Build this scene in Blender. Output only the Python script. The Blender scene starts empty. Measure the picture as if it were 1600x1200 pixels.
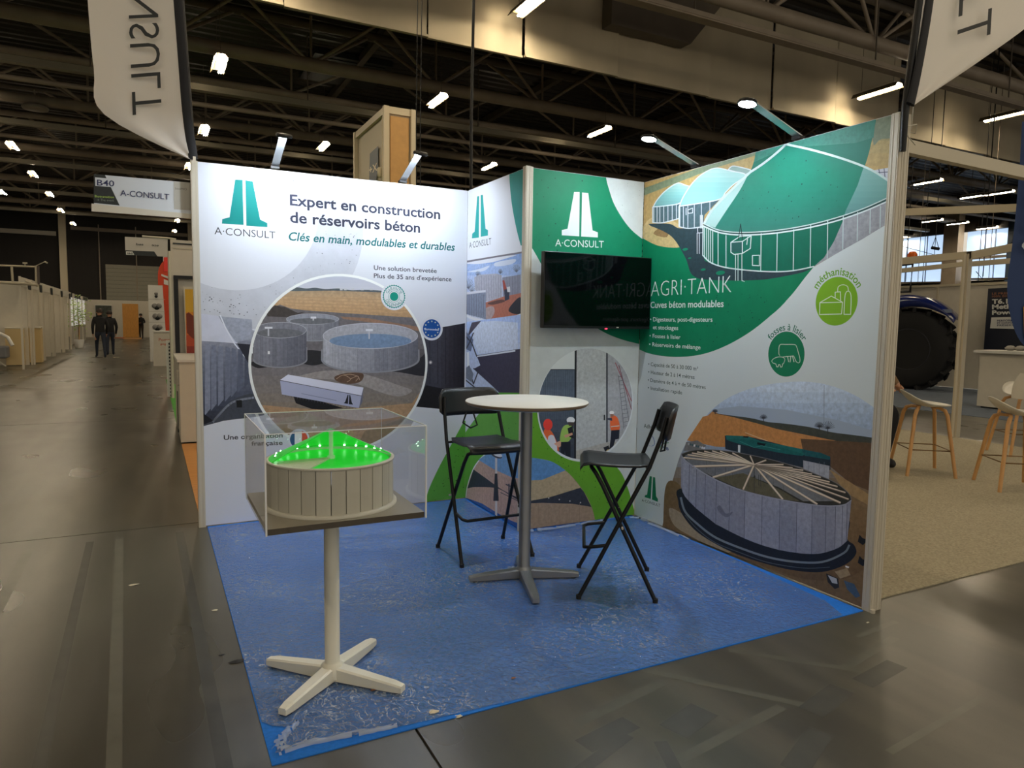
import bpy, bmesh, math, random
from mathutils import Vector, Matrix
from mathutils.geometry import tessellate_polygon
random.seed(7)
SC = bpy.context.scene
COL = SC.collection

# ------------------------------------------------------------------ camera
CP = Vector((-0.327, -5.3625, 1.4903)); YAW, PITCH, ROLL, FPX = -0.4752, -0.0868, 0.0154, 1096.1131
FW = Vector((-math.sin(YAW)*math.cos(PITCH), math.cos(YAW)*math.cos(PITCH), math.sin(PITCH)))
_r0 = Vector((math.cos(YAW), math.sin(YAW), 0)); _u0 = _r0.cross(FW)
RT = _r0*math.cos(ROLL) + _u0*math.sin(ROLL); UP = RT.cross(FW)
cam_data = bpy.data.cameras.new('camera'); cam = bpy.data.objects.new('camera', cam_data); COL.objects.link(cam)
m = Matrix((RT, UP, -FW)).transposed().to_4x4(); m.translation = CP; cam.matrix_world = m
cam_data.sensor_fit = 'HORIZONTAL'; cam_data.sensor_width = 36; cam_data.lens = 36*FPX/1600
cam_data.clip_start = 0.05; cam_data.clip_end = 300
SC.camera = cam
# ------------------------------------------------------------------ world, exposure
W = bpy.data.worlds.new('world'); SC.world = W; W.use_nodes = True
W.node_tree.nodes['Background'].inputs[0].default_value = (0.55, 0.50, 0.42, 1)
W.node_tree.nodes['Background'].inputs[1].default_value = 0.92
SC.view_settings.view_transform = 'Standard'; SC.view_settings.look = 'None'
SC.view_settings.gamma = 1; SC.view_settings.use_curve_mapping = False
SC.view_settings.exposure = 0.55
SC.cycles.max_bounces = 7; SC.cycles.diffuse_bounces = 3; SC.cycles.glossy_bounces = 4
SC.cycles.transmission_bounces = 7; SC.cycles.transparent_max_bounces = 16
SC.cycles.sample_clamp_indirect = 4.0; SC.cycles.caustics_refractive = False; SC.cycles.caustics_reflective = False
SC.cycles.use_denoising = True
HALL = 150.0      # radiance of the hall tubes
LAMP = 380.0     # radiance of the arm lamps
DAY = 0.62       # daylight in the far windows

# ------------------------------------------------------------------ pixel rays (used to read real places off known planes)
def ray(x, y): return FW + RT*((x-800)/FPX) - UP*((y-600)/FPX)
def pz(x, y, z=0.0): d = ray(x, y); return CP + d*((z-CP.z)/d.z)
def py(x, y, Y): d = ray(x, y); return CP + d*((Y-CP.y)/d.y)
def px(x, y, X): d = ray(x, y); return CP + d*((X-CP.x)/d.x)
def pxy(x, y, q):
    d = ray(x, y); return CP + d*(((q[0]-CP.x)*FW.x+(q[1]-CP.y)*FW.y)/(d.x*FW.x+d.y*FW.y))

# ------------------------------------------------------------------ colour + materials
def lin(c):
    c = c/255.0
    return c/12.92 if c <= 0.04045 else ((c+0.055)/1.055)**2.4
def rgb(r, g, b): return (lin(min(255, r)), lin(min(255, g)), lin(min(255, b)), 1)
MATS = {}
def mat(name, col=(.5, .5, .5, 1), rough=.5, metal=0.0, var=0.0, scale=8.0, bump=0.0, spec=.5, emit=None, es=0, stretch=None, trans=0, col2=None, coat=0):
    if name in MATS: return MATS[name]
    M = bpy.data.materials.new(name); M.use_nodes = True; nt = M.node_tree; b = nt.nodes['Principled BSDF']
    b.inputs['Base Color'].default_value = col; b.inputs['Roughness'].default_value = rough
    b.inputs['Metallic'].default_value = metal; b.inputs['Specular IOR Level'].default_value = spec
    if coat: b.inputs['Coat Weight'].default_value = coat
    if trans: b.inputs['Transmission Weight'].default_value = trans
    if emit: b.inputs['Emission Color'].default_value = emit; b.inputs['Emission Strength'].default_value = es
    if var or bump:
        tc = nt.nodes.new('ShaderNodeTexCoord'); mp = nt.nodes.new('ShaderNodeMapping'); n = nt.nodes.new('ShaderNodeTexNoise')
        nt.links.new(tc.outputs['Object'], mp.inputs[0]); nt.links.new(mp.outputs[0], n.inputs['Vector'])
        if stretch: mp.inputs['Scale'].default_value = stretch
        n.inputs['Scale'].default_value = scale; n.inputs['Detail'].default_value = 5
        if var:
            mx = nt.nodes.new('ShaderNodeMix'); mx.data_type = 'RGBA'
            c2 = col2 or tuple(max(0, c*(1-var)) for c in col[:3])+(1,)
            c1 = col if col2 else tuple(min(1, c*(1+var)) for c in col[:3])+(1,)
            mx.inputs[6].default_value = c1; mx.inputs[7].default_value = c2
            rr = nt.nodes.new('ShaderNodeMapRange'); rr.inputs[1].default_value = .3; rr.inputs[2].default_value = .7
            nt.links.new(n.outputs[0], rr.inputs[0]); nt.links.new(rr.outputs[0], mx.inputs[0]); nt.links.new(mx.outputs[2], b.inputs['Base Color'])
        if bump:
            bp = nt.nodes.new('ShaderNodeBump'); bp.inputs['Strength'].default_value = bump; bp.inputs['Distance'].default_value = .01
            nt.links.new(n.outputs[0], bp.inputs['Height']); nt.links.new(bp.outputs[0], b.inputs['Normal'])
    MATS[name] = M; return M
def print_mat(name, amount, scale, rough=.55):
    M = bpy.data.materials.new(name); M.use_nodes = True; nt = M.node_tree; b = nt.nodes['Principled BSDF']
    b.inputs['Roughness'].default_value = rough; b.inputs['Specular IOR Level'].default_value = .3
    a = nt.nodes.new('ShaderNodeAttribute'); a.attribute_name = 'Col'
    if amount:
        tc = nt.nodes.new('ShaderNodeTexCoord'); n = nt.nodes.new('ShaderNodeTexNoise')
        nt.links.new(tc.outputs['Object'], n.inputs['Vector']); n.inputs['Scale'].default_value = scale; n.inputs['Detail'].default_value = 7; n.inputs['Roughness'].default_value = .65
        r = nt.nodes.new('ShaderNodeMapRange'); r.inputs[1].default_value = .3; r.inputs[2].default_value = .7
        r.inputs[3].default_value = 1-amount; r.inputs[4].default_value = 1+amount
        vm = nt.nodes.new('ShaderNodeVectorMath'); vm.operation = 'SCALE'
        nt.links.new(n.outputs[0], r.inputs[0]); nt.links.new(a.outputs['Color'], vm.inputs[0]); nt.links.new(r.outputs[0], vm.inputs['Scale'])
        nt.links.new(vm.outputs[0], b.inputs['Base Color'])
    else: nt.links.new(a.outputs['Color'], b.inputs['Base Color'])
    return M
PFLAT = print_mat('printed_vinyl', 0, 1); PPHOTO = print_mat('printed_photo', .20, 38); PCONC = print_mat('printed_concrete', .07, 9)

WHITE = mat('white_laminate', rgb(214, 212, 205), .45, var=.02)
PANEL = mat('panel_board', rgb(222, 224, 226), .5, var=.015)
ALU = mat('anodised_aluminium', rgb(206, 198, 180), .5, .1, var=.01)
GREYALU = mat('cast_aluminium', rgb(138, 140, 142), .42, .7, var=.05)
BLACK = mat('black_powder_coat', rgb(14, 14, 15), .45, spec=.35)
BLACKP = mat('black_plywood', rgb(24, 24, 26), .38, var=.15, scale=14)
RUBBER = mat('black_rubber', rgb(16, 16, 17), .8)
CREAMST = mat('cream_white_steel', rgb(226, 222, 205), .4, var=.02)
BEIGEW = mat('warm_white_board', rgb(205, 198, 182), .55, var=.03)
BEIGEC = mat('bulkhead_cloth', rgb(186, 174, 148), .8, var=.10, scale=1.2, stretch=(1, 1, .3))
STEEL = mat('painted_roof_steel', rgb(150, 136, 118), .55, var=.12, scale=2)
DSTEEL = mat('dark_roof_steel', rgb(96, 86, 74), .6, var=.12, scale=2)
DECK = mat('corrugated_deck', rgb(56, 51, 45), .45, .3, var=.15, scale=1)
OAK = mat('oak_wood', rgb(196, 148, 92), .45, var=.12, scale=6, stretch=(6, 6, 1))
SHELL = mat('white_shell_plastic', rgb(212, 208, 196), .4)
TUBE = mat('fluorescent_tube', (1, 1, 1, 1), emit=(1.0, .84, .60, 1), es=HALL)
LED = mat('lamp_diffuser', (1, 1, 1, 1), emit=(.80, .90, 1.0, 1), es=LAMP)
SKIN = mat('skin', rgb(196, 148, 118), .55, var=.05, scale=20)

# ------------------------------------------------------------------ mesh builder
class MB:
    def __init__(s): s.v = []; s.f = []; s.m = []; s.c = []; s.smooth = []
    def add(s, vs, fs, mi=0, sm=False, cols=None):
        o = len(s.v); s.v += [Vector(v) for v in vs]
        for f in fs: s.f.append([o+i for i in f]); s.m.append(mi); s.smooth.append(sm); s.c.append(cols)
        return s
    def box(s, c, d, rz=0, mi=0, bev=0, M=None):
        hx, hy, hz = d[0]/2, d[1]/2, d[2]/2
        R = M or Matrix.Rotation(rz, 3, 'Z')
        if bev:
            bv = bev; o = []; 
            P = lambda x, y, z: Vector(c) + R @ Vector((x, y, z))
            bm = bmesh.new(); bmesh.ops.create_cube(bm, size=1)
            for v in bm.verts: v.co = Vector((v.co.x*d[0], v.co.y*d[1], v.co.z*d[2]))
            bmesh.ops.bevel(bm, geom=bm.edges[:], offset=bv, segments=2, affect='EDGES', profile=.5)
            bm.verts.index_update()
            s.add([Vector(c)+R@v.co for v in bm.verts], [[v.index for v in f.verts] for f in bm.faces], mi); bm.free(); return s
        vs = [Vector(c)+R@Vector((x*hx, y*hy, z*hz)) for x in (-1, 1) for y in (-1, 1) for z in (-1, 1)]
        return s.add(vs, [(0, 1, 3, 2), (4, 6, 7, 5), (0, 4, 5, 1), (2, 3, 7, 6), (0, 2, 6, 4), (1, 5, 7, 3)], mi)
    def bb(s, a, b, mi=0):      # box from corner to corner
        a = Vector(a); b = Vector(b); return s.box((a+b)/2, [abs(x) for x in (b-a)], mi=mi)
    def cyl(s, p0, p1, r, n=12, r1=None, mi=0, cap=True):
        return s.tube([p0, p1], [r, r if r1 is None else r1], n, mi, cap)
    def tube(s, pts, r, n=10, mi=0, cap=True, closed=False, flat=1.0, up=None):
        pts = [Vector(p) for p in pts]; k = len(pts)
        rs = r if isinstance(r, (list, tuple)) else [r]*k
        rings = []
        ref = None
        for i, p in enumerate(pts):
            if closed: t = pts[(i+1) % k]-pts[i-1]
            elif i == 0: t = pts[1]-p
            elif i == k-1: t = p-pts[i-1]
            else: t = (pts[i+1]-p).normalized()+(p-pts[i-1]).normalized()
            t.normalize()
            if ref is None:
                ref = Vector(up) if up else (Vector((0, 0, 1)) if abs(t.z) < .9 else Vector((1, 0, 0)))
            a = t.cross(ref)
            if a.length < 1e-4: a = t.orthogonal()
            a.normalize(); b = a.cross(t).normalized(); ref = b
            rings.append([p+(a*math.cos(2*math.pi*j/n)+b*flat*math.sin(2*math.pi*j/n))*rs[i] for j in range(n)])
        vs = [v for R in rings for v in R]; fs = []
        for i in range(k if closed else k-1):
            i2 = (i+1) % k
            for j in range(n): fs.append((i*n+j, i*n+(j+1) % n, i2*n+(j+1) % n, i2*n+j))
        s.add(vs, fs, mi, True)
        if cap and not closed: s.add(rings[0], [list(range(n))[::-1]], mi); s.add(rings[-1], [list(range(n))], mi)
        return s
    def lathe(s, c, prof, n=32, mi=0, M=None, sm=True):
        c = Vector(c); R = M or Matrix.Identity(3); vs = []; fs = []; k = len(prof)
        for (r, z) in prof:
            for j in range(n): a = 2*math.pi*j/n; vs.append(c+R@Vector((r*math.cos(a), r*math.sin(a), z)))
        for i in range(k-1):
            for j in range(n): fs.append((i*n+j, i*n+(j+1) % n, (i+1)*n+(j+1) % n, (i+1)*n+j))
        s.add(vs, fs, mi, sm)
        if prof[0][0] > 1e-5: s.add(vs[:n], [list(range(n))[::-1]], mi)
        if prof[-1][0] > 1e-5: s.add(vs[-n:], [list(range(n))], mi)
        return s
    def prism(s, poly, e, mi=0):       # 3d polygon extruded by vector e
        poly = [Vector(p) for p in poly]; e = Vector(e); n = len(poly)
        s.add(poly, [list(range(n))], mi); s.add([p+e for p in poly], [list(range(n))[::-1]], mi)
        s.add(poly+[p+e for p in poly], [(i, i+n, (i+1) % n+n, (i+1) % n) for i in range(n)], mi); return s
    def build(s, name, mats, parent=None, col=False):
        off = Matrix.Identity(4)
        chain = []; p = parent
        inv = parent_inv(parent)
        me = bpy.data.meshes.new(name)
        vs = [tuple(inv @ v) for v in s.v] if parent is not None else [tuple(v) for v in s.v]
        me.from_pydata(vs, [], s.f)
        if not isinstance(mats, (list, tuple)): mats = [mats]
        for mm in mats: me.materials.append(mm)
        me.polygons.foreach_set('material_index', s.m); me.polygons.foreach_set('use_smooth', s.smooth)
        if col:
            at = me.color_attributes.new('Col', 'FLOAT_COLOR', 'CORNER'); d = []
            for f, c in zip(s.f, s.c):
                for k in range(len(f)): d += (c[k] if isinstance(c, list) else c)
            at.data.foreach_set('color', d)
        me.update(); o = bpy.data.objects.new(name, me); COL.objects.link(o)
        if parent is not None: o.parent = parent
        return o
def loc_mat(o):
    return Matrix.Translation(o.location) @ Matrix.Rotation(o.rotation_euler.z, 4, 'Z')
def parent_inv(p):
    M = Matrix.Identity(4)
    while p is not None: M = loc_mat(p) @ M; p = p.parent
    return M.inverted()
def tag(o, label=None, cat=None, group=None, kind=None):
    if label: o['label'] = label
    if cat: o['category'] = cat
    if group: o['group'] = group
    if kind: o['kind'] = kind
    return o
def thing(name, label, cat, loc=(0, 0, 0), rz=0, group=None, kind=None):
    o = bpy.data.objects.new(name, None); o.empty_display_size = .1; COL.objects.link(o)
    o.location = loc; o.rotation_euler = (0, 0, rz); return tag(o, label, cat, group, kind)
def dup(root, loc, rz=0, label=None, group=None):
    def cp(o, par):
        c = o.copy(); COL.objects.link(c); c.parent = par
        for ch in [x for x in KIDS.get(o.name, [])]: cp(ch, c)
        return c
    c = cp(root, None); c.location = loc; c.rotation_euler = (0, 0, rz)
    if label: c['label'] = label
    if group: c['group'] = group
    return c
KIDS = {}
def index_kids(root):
    def go(o):
        KIDS[o.name] = list(o.children)
        for c in o.children: go(c)
    go(root)

# ------------------------------------------------------------------ text outlines
_tc = {}
def text_mesh(s, offset=0.0, space=1.0):
    k = (s, offset, space)
    if k in _tc: return _tc[k]
    cu = bpy.data.curves.new('t', 'FONT'); cu.body = s; cu.size = 1; cu.offset = offset; cu.space_character = space; cu.resolution_u = 3
    o = bpy.data.objects.new('t', cu); COL.objects.link(o)
    dg = bpy.context.evaluated_depsgraph_get(); ev = o.evaluated_get(dg); me = ev.to_mesh()
    vs = [(v.co.x, v.co.y) for v in me.vertices]; fs = [list(p.vertices) for p in me.polygons]
    ev.to_mesh_clear(); COL.objects.unlink(o); bpy.data.objects.remove(o); bpy.data.curves.remove(cu)
    _tc[k] = (vs, fs); return _tc[k]
CAP = 0.729  # cap height of the built-in font at size 1
def S(pts, closed=False, n=6):   # Catmull-Rom through the points
    out = []; k = len(pts)
    rng = range(k) if closed else range(k-1)
    for i in rng:
        p = [pts[(i+j) % k] if closed else pts[min(max(i+j, 0), k-1)] for j in (-1, 0, 1, 2)]
        for q in range(n):
            t = q/n
            out.append(tuple(.5*((2*p[1][a])+(-p[0][a]+p[2][a])*t+(2*p[0][a]-5*p[1][a]+4*p[2][a]-p[3][a])*t*t+(-p[0][a]+3*p[1][a]-3*p[2][a]+p[3][a])*t**3) for a in (0, 1)))
    if not closed: out.append(pts[-1])
    return out
def clip_half(poly, a, b, c):    # keep a*x+b*y<=c
    out = []; n = len(poly)
    for i in range(n):
        P, Q = poly[i], poly[(i+1) % n]; dp = a*P[0]+b*P[1]-c; dq = a*Q[0]+b*Q[1]-c
        if dp <= 0: out.append(P)
        if (dp < 0 < dq) or (dq < 0 < dp):
            t = dp/(dp-dq); out.append((P[0]+(Q[0]-P[0])*t, P[1]+(Q[1]-P[1])*t))
    return out
def clip_convex(poly, cl):
    ar = sum(cl[i][0]*cl[(i+1) % len(cl)][1]-cl[(i+1) % len(cl)][0]*cl[i][1] for i in range(len(cl)))
    sg = 1 if ar > 0 else -1
    for i in range(len(cl)):
        P, Q = cl[i], cl[(i+1) % len(cl)]; nx, ny = (Q[1]-P[1])*sg, -(Q[0]-P[0])*sg
        poly = clip_half(poly, nx, ny, nx*P[0]+ny*P[1])
        if len(poly) < 3: return []
    return poly
def ell(cx, cy, rx, ry, a0=0, a1=360, n=36, rot=0):
    r = math.radians(rot); o = []
    for i in range(n+1):
        a = math.radians(a0+(a1-a0)*i/n); x, y = rx*math.cos(a), ry*math.sin(a)
        o.append((cx+x*math.cos(r)-y*math.sin(r), cy+x*math.sin(r)+y*math.cos(r)))
    return o

class Art:      # flat print on a wall plane; authored in picture coordinates of a crop, stored as metres on the wall
    def __init__(s, axis, val, face, rect, parent):
        s.axis, s.val, s.face, s.parent = axis, val, face, parent
        s.fr = (0, 0, 1); s.k = 0; s.mb = MB(); s.clip = None; s.gain = 1.0
        u0, u1, v0, v1 = rect; s.rect = [(u0, v0), (u1, v0), (u1, v1), (u0, v1)]; s.fixed = None
    def frame(s, ox, oy, sc): s.fr = (ox, oy, sc); return s
    def uv(s, p):
        X, Y = s.fr[0]+p[0]/s.fr[2], s.fr[1]+p[1]/s.fr[2]
        P = py(X, Y, s.val) if s.axis == 'y' else px(X, Y, s.val)
        return (P.x, P.z) if s.axis == 'y' else (P.y, P.z)
    def to3(s, q, k=None):
        d = .0006+.000018*(s.k if k is None else k)
        return Vector((q[0], s.val+s.face*d, q[1])) if s.axis == 'y' else Vector((s.val+s.face*d, q[0], q[1]))
    def circle(s, a, b, c, sc=1.0, n=72):       # circle through three picture points, in wall metres
        (ax, ay), (bx, by), (cx, cy) = [s.uv(p) for p in (a, b, c)]
        D = 2*(ax*(by-cy)+bx*(cy-ay)+cx*(ay-by))
        ux = ((ax*ax+ay*ay)*(by-cy)+(bx*bx+by*by)*(cy-ay)+(cx*cx+cy*cy)*(ay-by))/D
        uy = ((ax*ax+ay*ay)*(cx-bx)+(bx*bx+by*by)*(ax-cx)+(cx*cx+cy*cy)*(bx-ax))/D
        r = math.hypot(ax-ux, ay-uy)*sc
        return [(ux+r*math.cos(2*math.pi*i/n), uy+r*math.sin(2*math.pi*i/n)) for i in range(n)]
    def disc(s, c, e, sc=1.0, n=48):
        c = s.uv(c); e = s.uv(e); r = math.dist(c, e)*sc
        return [(c[0]+r*math.cos(2*math.pi*i/n), c[1]+r*math.sin(2*math.pi*i/n)) for i in range(n)]
    def _emit(s, uvp, col, mi):
        if s.clip: uvp = clip_convex(uvp, s.clip)
        if len(uvp) < 3: return
        uvp = clip_convex(uvp, s.rect)
        if len(uvp) < 3: return
        q = [uvp[0]]
        for p in uvp[1:]:
            if math.dist(p, q[-1]) > 1e-5: q.append(p)
        if math.dist(q[0], q[-1]) < 1e-5: q.pop()
        if len(q) < 3: return
        tris = tessellate_polygon([[Vector((p[0], p[1], 0)) for p in q]])
        if s.k_auto: s.k += 1
        L = s.layer([p for p in q])
        s.mb.add([s.to3(p, L) for p in q], [list(t) for t in tris], mi, False, col)
    def layer(s, q):        # lowest print layer above everything this piece overlaps
        x0 = min(p[0] for p in q); x1 = max(p[0] for p in q); y0 = min(p[1] for p in q); y1 = max(p[1] for p in q); L = 0
        if not hasattr(s, 'done'): s.done = []
        for (a, b, c, d, l, k) in s.done:
            if l >= L and k != s.k and a < x1 and b > x0 and c < y1 and d > y0: L = l+1
        s.done.append((x0, x1, y0, y1, L, s.k)); return L
    k_auto = True
    def c(s, col): return rgb(*[min(250, v*s.gain) for v in col])
    def raw(s, uvp, col, mi=0): s._emit(uvp, s.c(col), mi)
    def poly(s, pts, col, mi=0): s._emit([s.uv(p) for p in pts], s.c(col), mi)
    def bands(s, pts, stops, n=14, mi=0, vert=True):      # soft colour change of the printed picture
        a = 1 if vert else 0
        lo = min(p[a] for p in pts); hi = max(p[a] for p in pts); s.k += 1; s.k_auto = False
        for i in range(n):
            y0 = lo+(hi-lo)*i/n; y1 = lo+(hi-lo)*(i+1)/n
            q = clip_half(clip_half(pts, 0 if vert else -1, -1 if vert else 0, -y0), 0 if vert else 1, 1 if vert else 0, y1)
            t = (i+.5)/n*(len(stops)-1); j = min(int(t), len(stops)-2); t -= j
            cc = [stops[j][k]*(1-t)+stops[j+1][k]*t for k in range(3)]
            if len(q) > 2: s._emit([s.uv(p) for p in q], s.c(cc), mi)
        s.k_auto = True
    def stroke(s, pts, w, col, closed=False, mi=0):
        s.k += 1; s.k_auto = False
        P = list(pts)+([pts[0]] if closed else [])
        for i in range(len(P)-1):
            x0, y0 = P[i]; x1, y1 = P[i+1]; L = math.hypot(x1-x0, y1-y0)
            if L < 1e-6: continue
            dx, dy = (x1-x0)/L*w/2, (y1-y0)/L*w/2; e = .35
            s._emit([s.uv(p) for p in ((x0-dy-dx*e, y0+dx-dy*e), (x1-dy+dx*e, y1+dx+dy*e), (x1+dy+dx*e, y1-dx+dy*e), (x0+dy-dx*e, y0-dx-dy*e))], s.c(col), mi)
        s.k_auto = True
    def ring(s, outer, sc_in, col, mi=0): s.raw(outer, col, mi)
    def specks(s, region, n, col, r=(.002, .006), avoid=None):
        (x0, y0), (x1, y1) = (min(p[0] for p in region), min(p[1] for p in region)), (max(p[0] for p in region), max(p[1] for p in region))
        s.k += 1; s.k_auto = False
        for i in range(n):
            for t in range(20):
                p = (random.uniform(x0, x1), random.uniform(y0, y1))
                if inside(p, region): break
            else: continue
            u, v = s.uv(p); a = random.uniform(*r); b = a*random.uniform(.5, 1); an = random.random()*3
            s._emit([(u+a*math.cos(t+an), v+b*math.sin(t+an)) for t in (0, 1.2, 2.4, 3.6, 5)], s.c(col), 0)
        s.k_auto = True
    def text(s, body, p0, p1, ptop, col, off=0.0, shear=0.0, arc=None, name='lettering', part=False, label=None):
        vs, fs = text_mesh(body, off)
        w = max(v[0] for v in vs); x0 = min(v[0] for v in vs)
        O = Vector(s.uv(p0)); X = Vector(s.uv(p1))-O; T = Vector(s.uv(ptop))-O
        vs2 = []
        for (x, y) in vs:
            t = (x-x0)/(w-x0); h = y/CAP; q = O+X*t+T*h+X.normalized()*(h*shear*T.length); vs2.append((q.x, q.y))
        s.k += 1; L = s.layer(vs2)
        s.mb.add([s.to3(q, L) for q in vs2], fs, 0, False, s.c(col))
    def arctext(s, body, c, e, a0, a1, h, col, off=0.0):      # letters bent round a disc of centre c, edge e
        vs, fs = text_mesh(body, off); w = max(v[0] for v in vs); C0 = s.uv(c); r = math.dist(C0, s.uv(e)); s.k += 1
        sgn = s.face_sign()
        q2 = []
        for (x, y) in vs:
            a = math.radians(a0+(a1-a0)*x/w); R = r+y/CAP*h
            q2.append((C0[0]+sgn*R*math.sin(a), C0[1]+R*math.cos(a)))
        L = s.layer(q2)
        s.mb.add([s.to3(q, L) for q in q2], fs, 0, False, s.c(col))
    def face_sign(s): return -1 if s.axis == 'x' else 1
    def flush(s, name, label=None, first=False):
        o = s.mb.build(name, [PFLAT, PPHOTO, PCONC], s.parent, col=True); s.mb = MB()
        if label: o['label'] = label
        return o
def inside(p, poly):
    c = False; n = len(poly)
    for i in range(n):
        a, b = poly[i], poly[i-1]
        if (a[1] > p[1]) != (b[1] > p[1]) and p[0] < (b[0]-a[0])*(p[1]-a[1])/(b[1]-a[1])+a[0]: c = not c
    return c

# ================================================================== THE BOOTH WALLS
H = 2.558; XC = 3.0; YB = -1.0222; YE = -3.008; XL = -0.016
ZA1 = (300, 240, 3.636); ZA2 = (300, 520, 3.636); ZB = (700, 240, 4.0); ZB2 = (660, 520, 3.75)
ZC1 = (980, 160, 3.636); ZC2 = (980, 440, 3.636); ZC3 = (980, 640, 3.636)
def f2f(p, a, b): return ((a[0]+p[0]/a[2]-b[0])*b[2], (a[1]+p[1]/a[2]-b[1])*b[2])
TEAL = (6, 134, 130); DKG = (18, 128, 84); LIME = (128, 182, 38); INK = (48, 52, 72)

def post(parent, x, y, z0=0.0, z1=H+.004, r=.022, name='post'):
    b = MB(); b.box((x, y, (z0+z1)/2), (2*r, 2*r, z1-z0))
    for dx, dy in ((1, 0), (-1, 0), (0, 1), (0, -1)):
        for t in (-.5, .5):
            b.box((x+dx*r+dy*r*t*1.1, y+dy*r+dx*r*t*1.1, (z0+z1)/2), (.004 if dx else .007, .004 if dy else .007, z1-z0-.002))
    return b.build(name, ALU, parent)

# ---- back wall on the left
wa = thing('display_wall', 'wide white exhibition back wall printed with round photo of concrete tanks and large headline', 'exhibition wall', (1, 0.02, 0))
MB().bb((XL+.002, .001, .012), (1.0, .03, H)).build('wall_panel', PANEL, wa)
MB().bb((1.002, .001, .012), (1.999, .03, H)).build('wall_panel', PANEL, wa)
post(wa, XL-.02, .022); post(wa, 1.0, .052)
MB().bb((XL, .0305, H-.05), (1.98, .05, H)).build('top_rail', ALU, wa)
A = Art('y', 0.0, -1, (XL+.002, 1.998, .012, H-.002), wa)
A.frame(*ZA1); A.gain = 1.0
A.bands([(0, 0), (1600, 0), (1600, 2200), (0, 2200)], [(222, 227, 236), (224, 228, 238), (222, 226, 236)], 3)
k2 = A.circle((975, 250), (990, 350), (912, 690))
k2 = A.circle((330-650, 350), (330+640, 380), (912, 690))
A.raw(k2, (204, 208, 219), 2)
A.raw(A.circle((50, 735), (300, 775), (668, 545)), (224, 228, 238))
reg = S([(60, 760), (300, 790), (560, 700), (680, 560), (740, 420), (940, 420), (910, 690), (500, 820), (300, 980), (60, 920)], True)
A.specks(reg, 110, (100, 104, 115), (.001, .0045)); A.specks([(60, 800), (340, 850), (330, 960), (60, 920)], 30, (70, 74, 88), (.002, .006))
A.specks([(560, 150), (700, 150), (700, 300), (560, 300)], 4, (120, 124, 130))
# pale interior photograph at the left, dark one at the right
lp = [f2f(p, ZA2, ZA1) for p in [(66, 530), (180, 500), (410, 462)]]
A.bands([(45, 925), (200, 950), (365, 1010), (460, 1300)]+lp[::-1], [(186, 190, 204), (150, 154, 170), (112, 118, 136), (96, 102, 120), (66, 72, 90), (40, 44, 58)], 22, 1)
A.frame(*ZA2); A.gain = 1.15
A.poly([(45, -110), (330, -70), (200, -20), (260, 60), (45, 45)], (182, 186, 202), 2)
A.poly([(150, -95), (340, -75), (345, 35), (250, 55), (170, -60)], (142, 148, 164), 1)
A.stroke([(160, -100), (190, -30), (240, 60), (320, 160)], 7, (200, 204, 216))
for i, x in enumerate((75, 110, 150, 190, 225, 262, 300)):
    A.poly([(x, 60+i*6), (x+26, 66+i*7), (x+30, 430-i*26), (x-2, 470-i*26)], [(118, 124, 142), (106, 112, 130), (110, 116, 134), (98, 104, 122), (96, 102, 120), (82, 88, 106), (70, 76, 92)][i], 1)
A.poly([(255, 60), (350, 68), (340, 180), (318, 170)], (36, 38, 48))
A.poly(S([(62, 470), (110, 505), (160, 440), (250, 372), (360, 348), (420, 430), (400, 470), (180, 500), (66, 528)]), (60, 64, 74), 1)
A.stroke(S([(120, 505), (150, 470), (230, 395), (350, 368)]), 12, (120, 126, 140)); A.poly([(62, 455), (120, 500), (66, 522)], (16, 18, 26))
A.poly([(252, 383), (283, 383), (285, 424), (254, 424)], (18, 20, 24))
A.frame(*ZA1)
rp = [f2f(p, ZA2, ZA1) for p in [(1546, 446), (1400, 430), (1255, 418), (1230, 420)]]
A.bands([(1240, 1040), (1400, 990), (1551, 963)]+rp, [(46, 50, 62), (52, 54, 66), (60, 60, 70), (44, 42, 50), (30, 28, 34)], 14, 1, vert=False)
A.frame(*ZA2)
for x in (1350, 1395, 1440, 1490, 1530): A.stroke([(x, -14-(x-1350)*.14), (x+2, 290)], 2.5, (28, 30, 40))
A.raw(A.disc((1355, 168), (1366, 168)), (112, 110, 118)); A.raw(A.disc((1355, 168), (1361, 168)), (200, 196, 196))
A.poly([(1330, 298), (1545, 340), (1546, 446), (1255, 418)], (26, 24, 30), 1)
# green arc lower right
A.poly(S([(1325, 968), (1345, 890), (1400, 770), (1470, 640), (1546, 500)])+[(1600, 500), (1600, 990), (1325, 990)], (84, 150, 60), 2)
A.specks([(1345, 950), (1480, 700), (1545, 560), (1545, 960)], 40, (30, 60, 28))
# big round photograph
A.k_auto = True
po = [f2f((322, 130), ZA2, ZA2), f2f((845, 683), ZA1, ZA2), (1338, 150)]
A.raw(A.circle(*po), (214, 218, 230))
pc = A.circle(*po, sc=.972); A.clip = pc
A.frame(*ZA1); A.gain = 1.0
A.bands([(300, 680), (1400, 680), (1400, 775), (300, 775)], [(188, 194, 212), (206, 208, 220)], 5)
A.poly(S([(380, 775), (560, 764), (600, 760), (650, 766), (700, 762), (760, 770), (830, 766), (900, 775), (1000, 774), (1100, 780), (1300, 800)])+[(1300, 830), (380, 800)], (88, 98, 104), 1)
for x in (840, 862, 905, 960, 1010): A.poly([(x, 766), (x+16, 766), (x+16, 776), (x, 776)], (200, 202, 208))
A.bands([(380, 785), (800, 779), (1400, 800), (1400, 960), (380, 920)], [(176, 152, 122), (196, 162, 124), (192, 156, 116), (174, 140, 106)], 10, 1)
for i in range(5): A.stroke([(520, 812+i*17), (1340, 838+i*20)], 3, (178, 146, 110))
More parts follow.
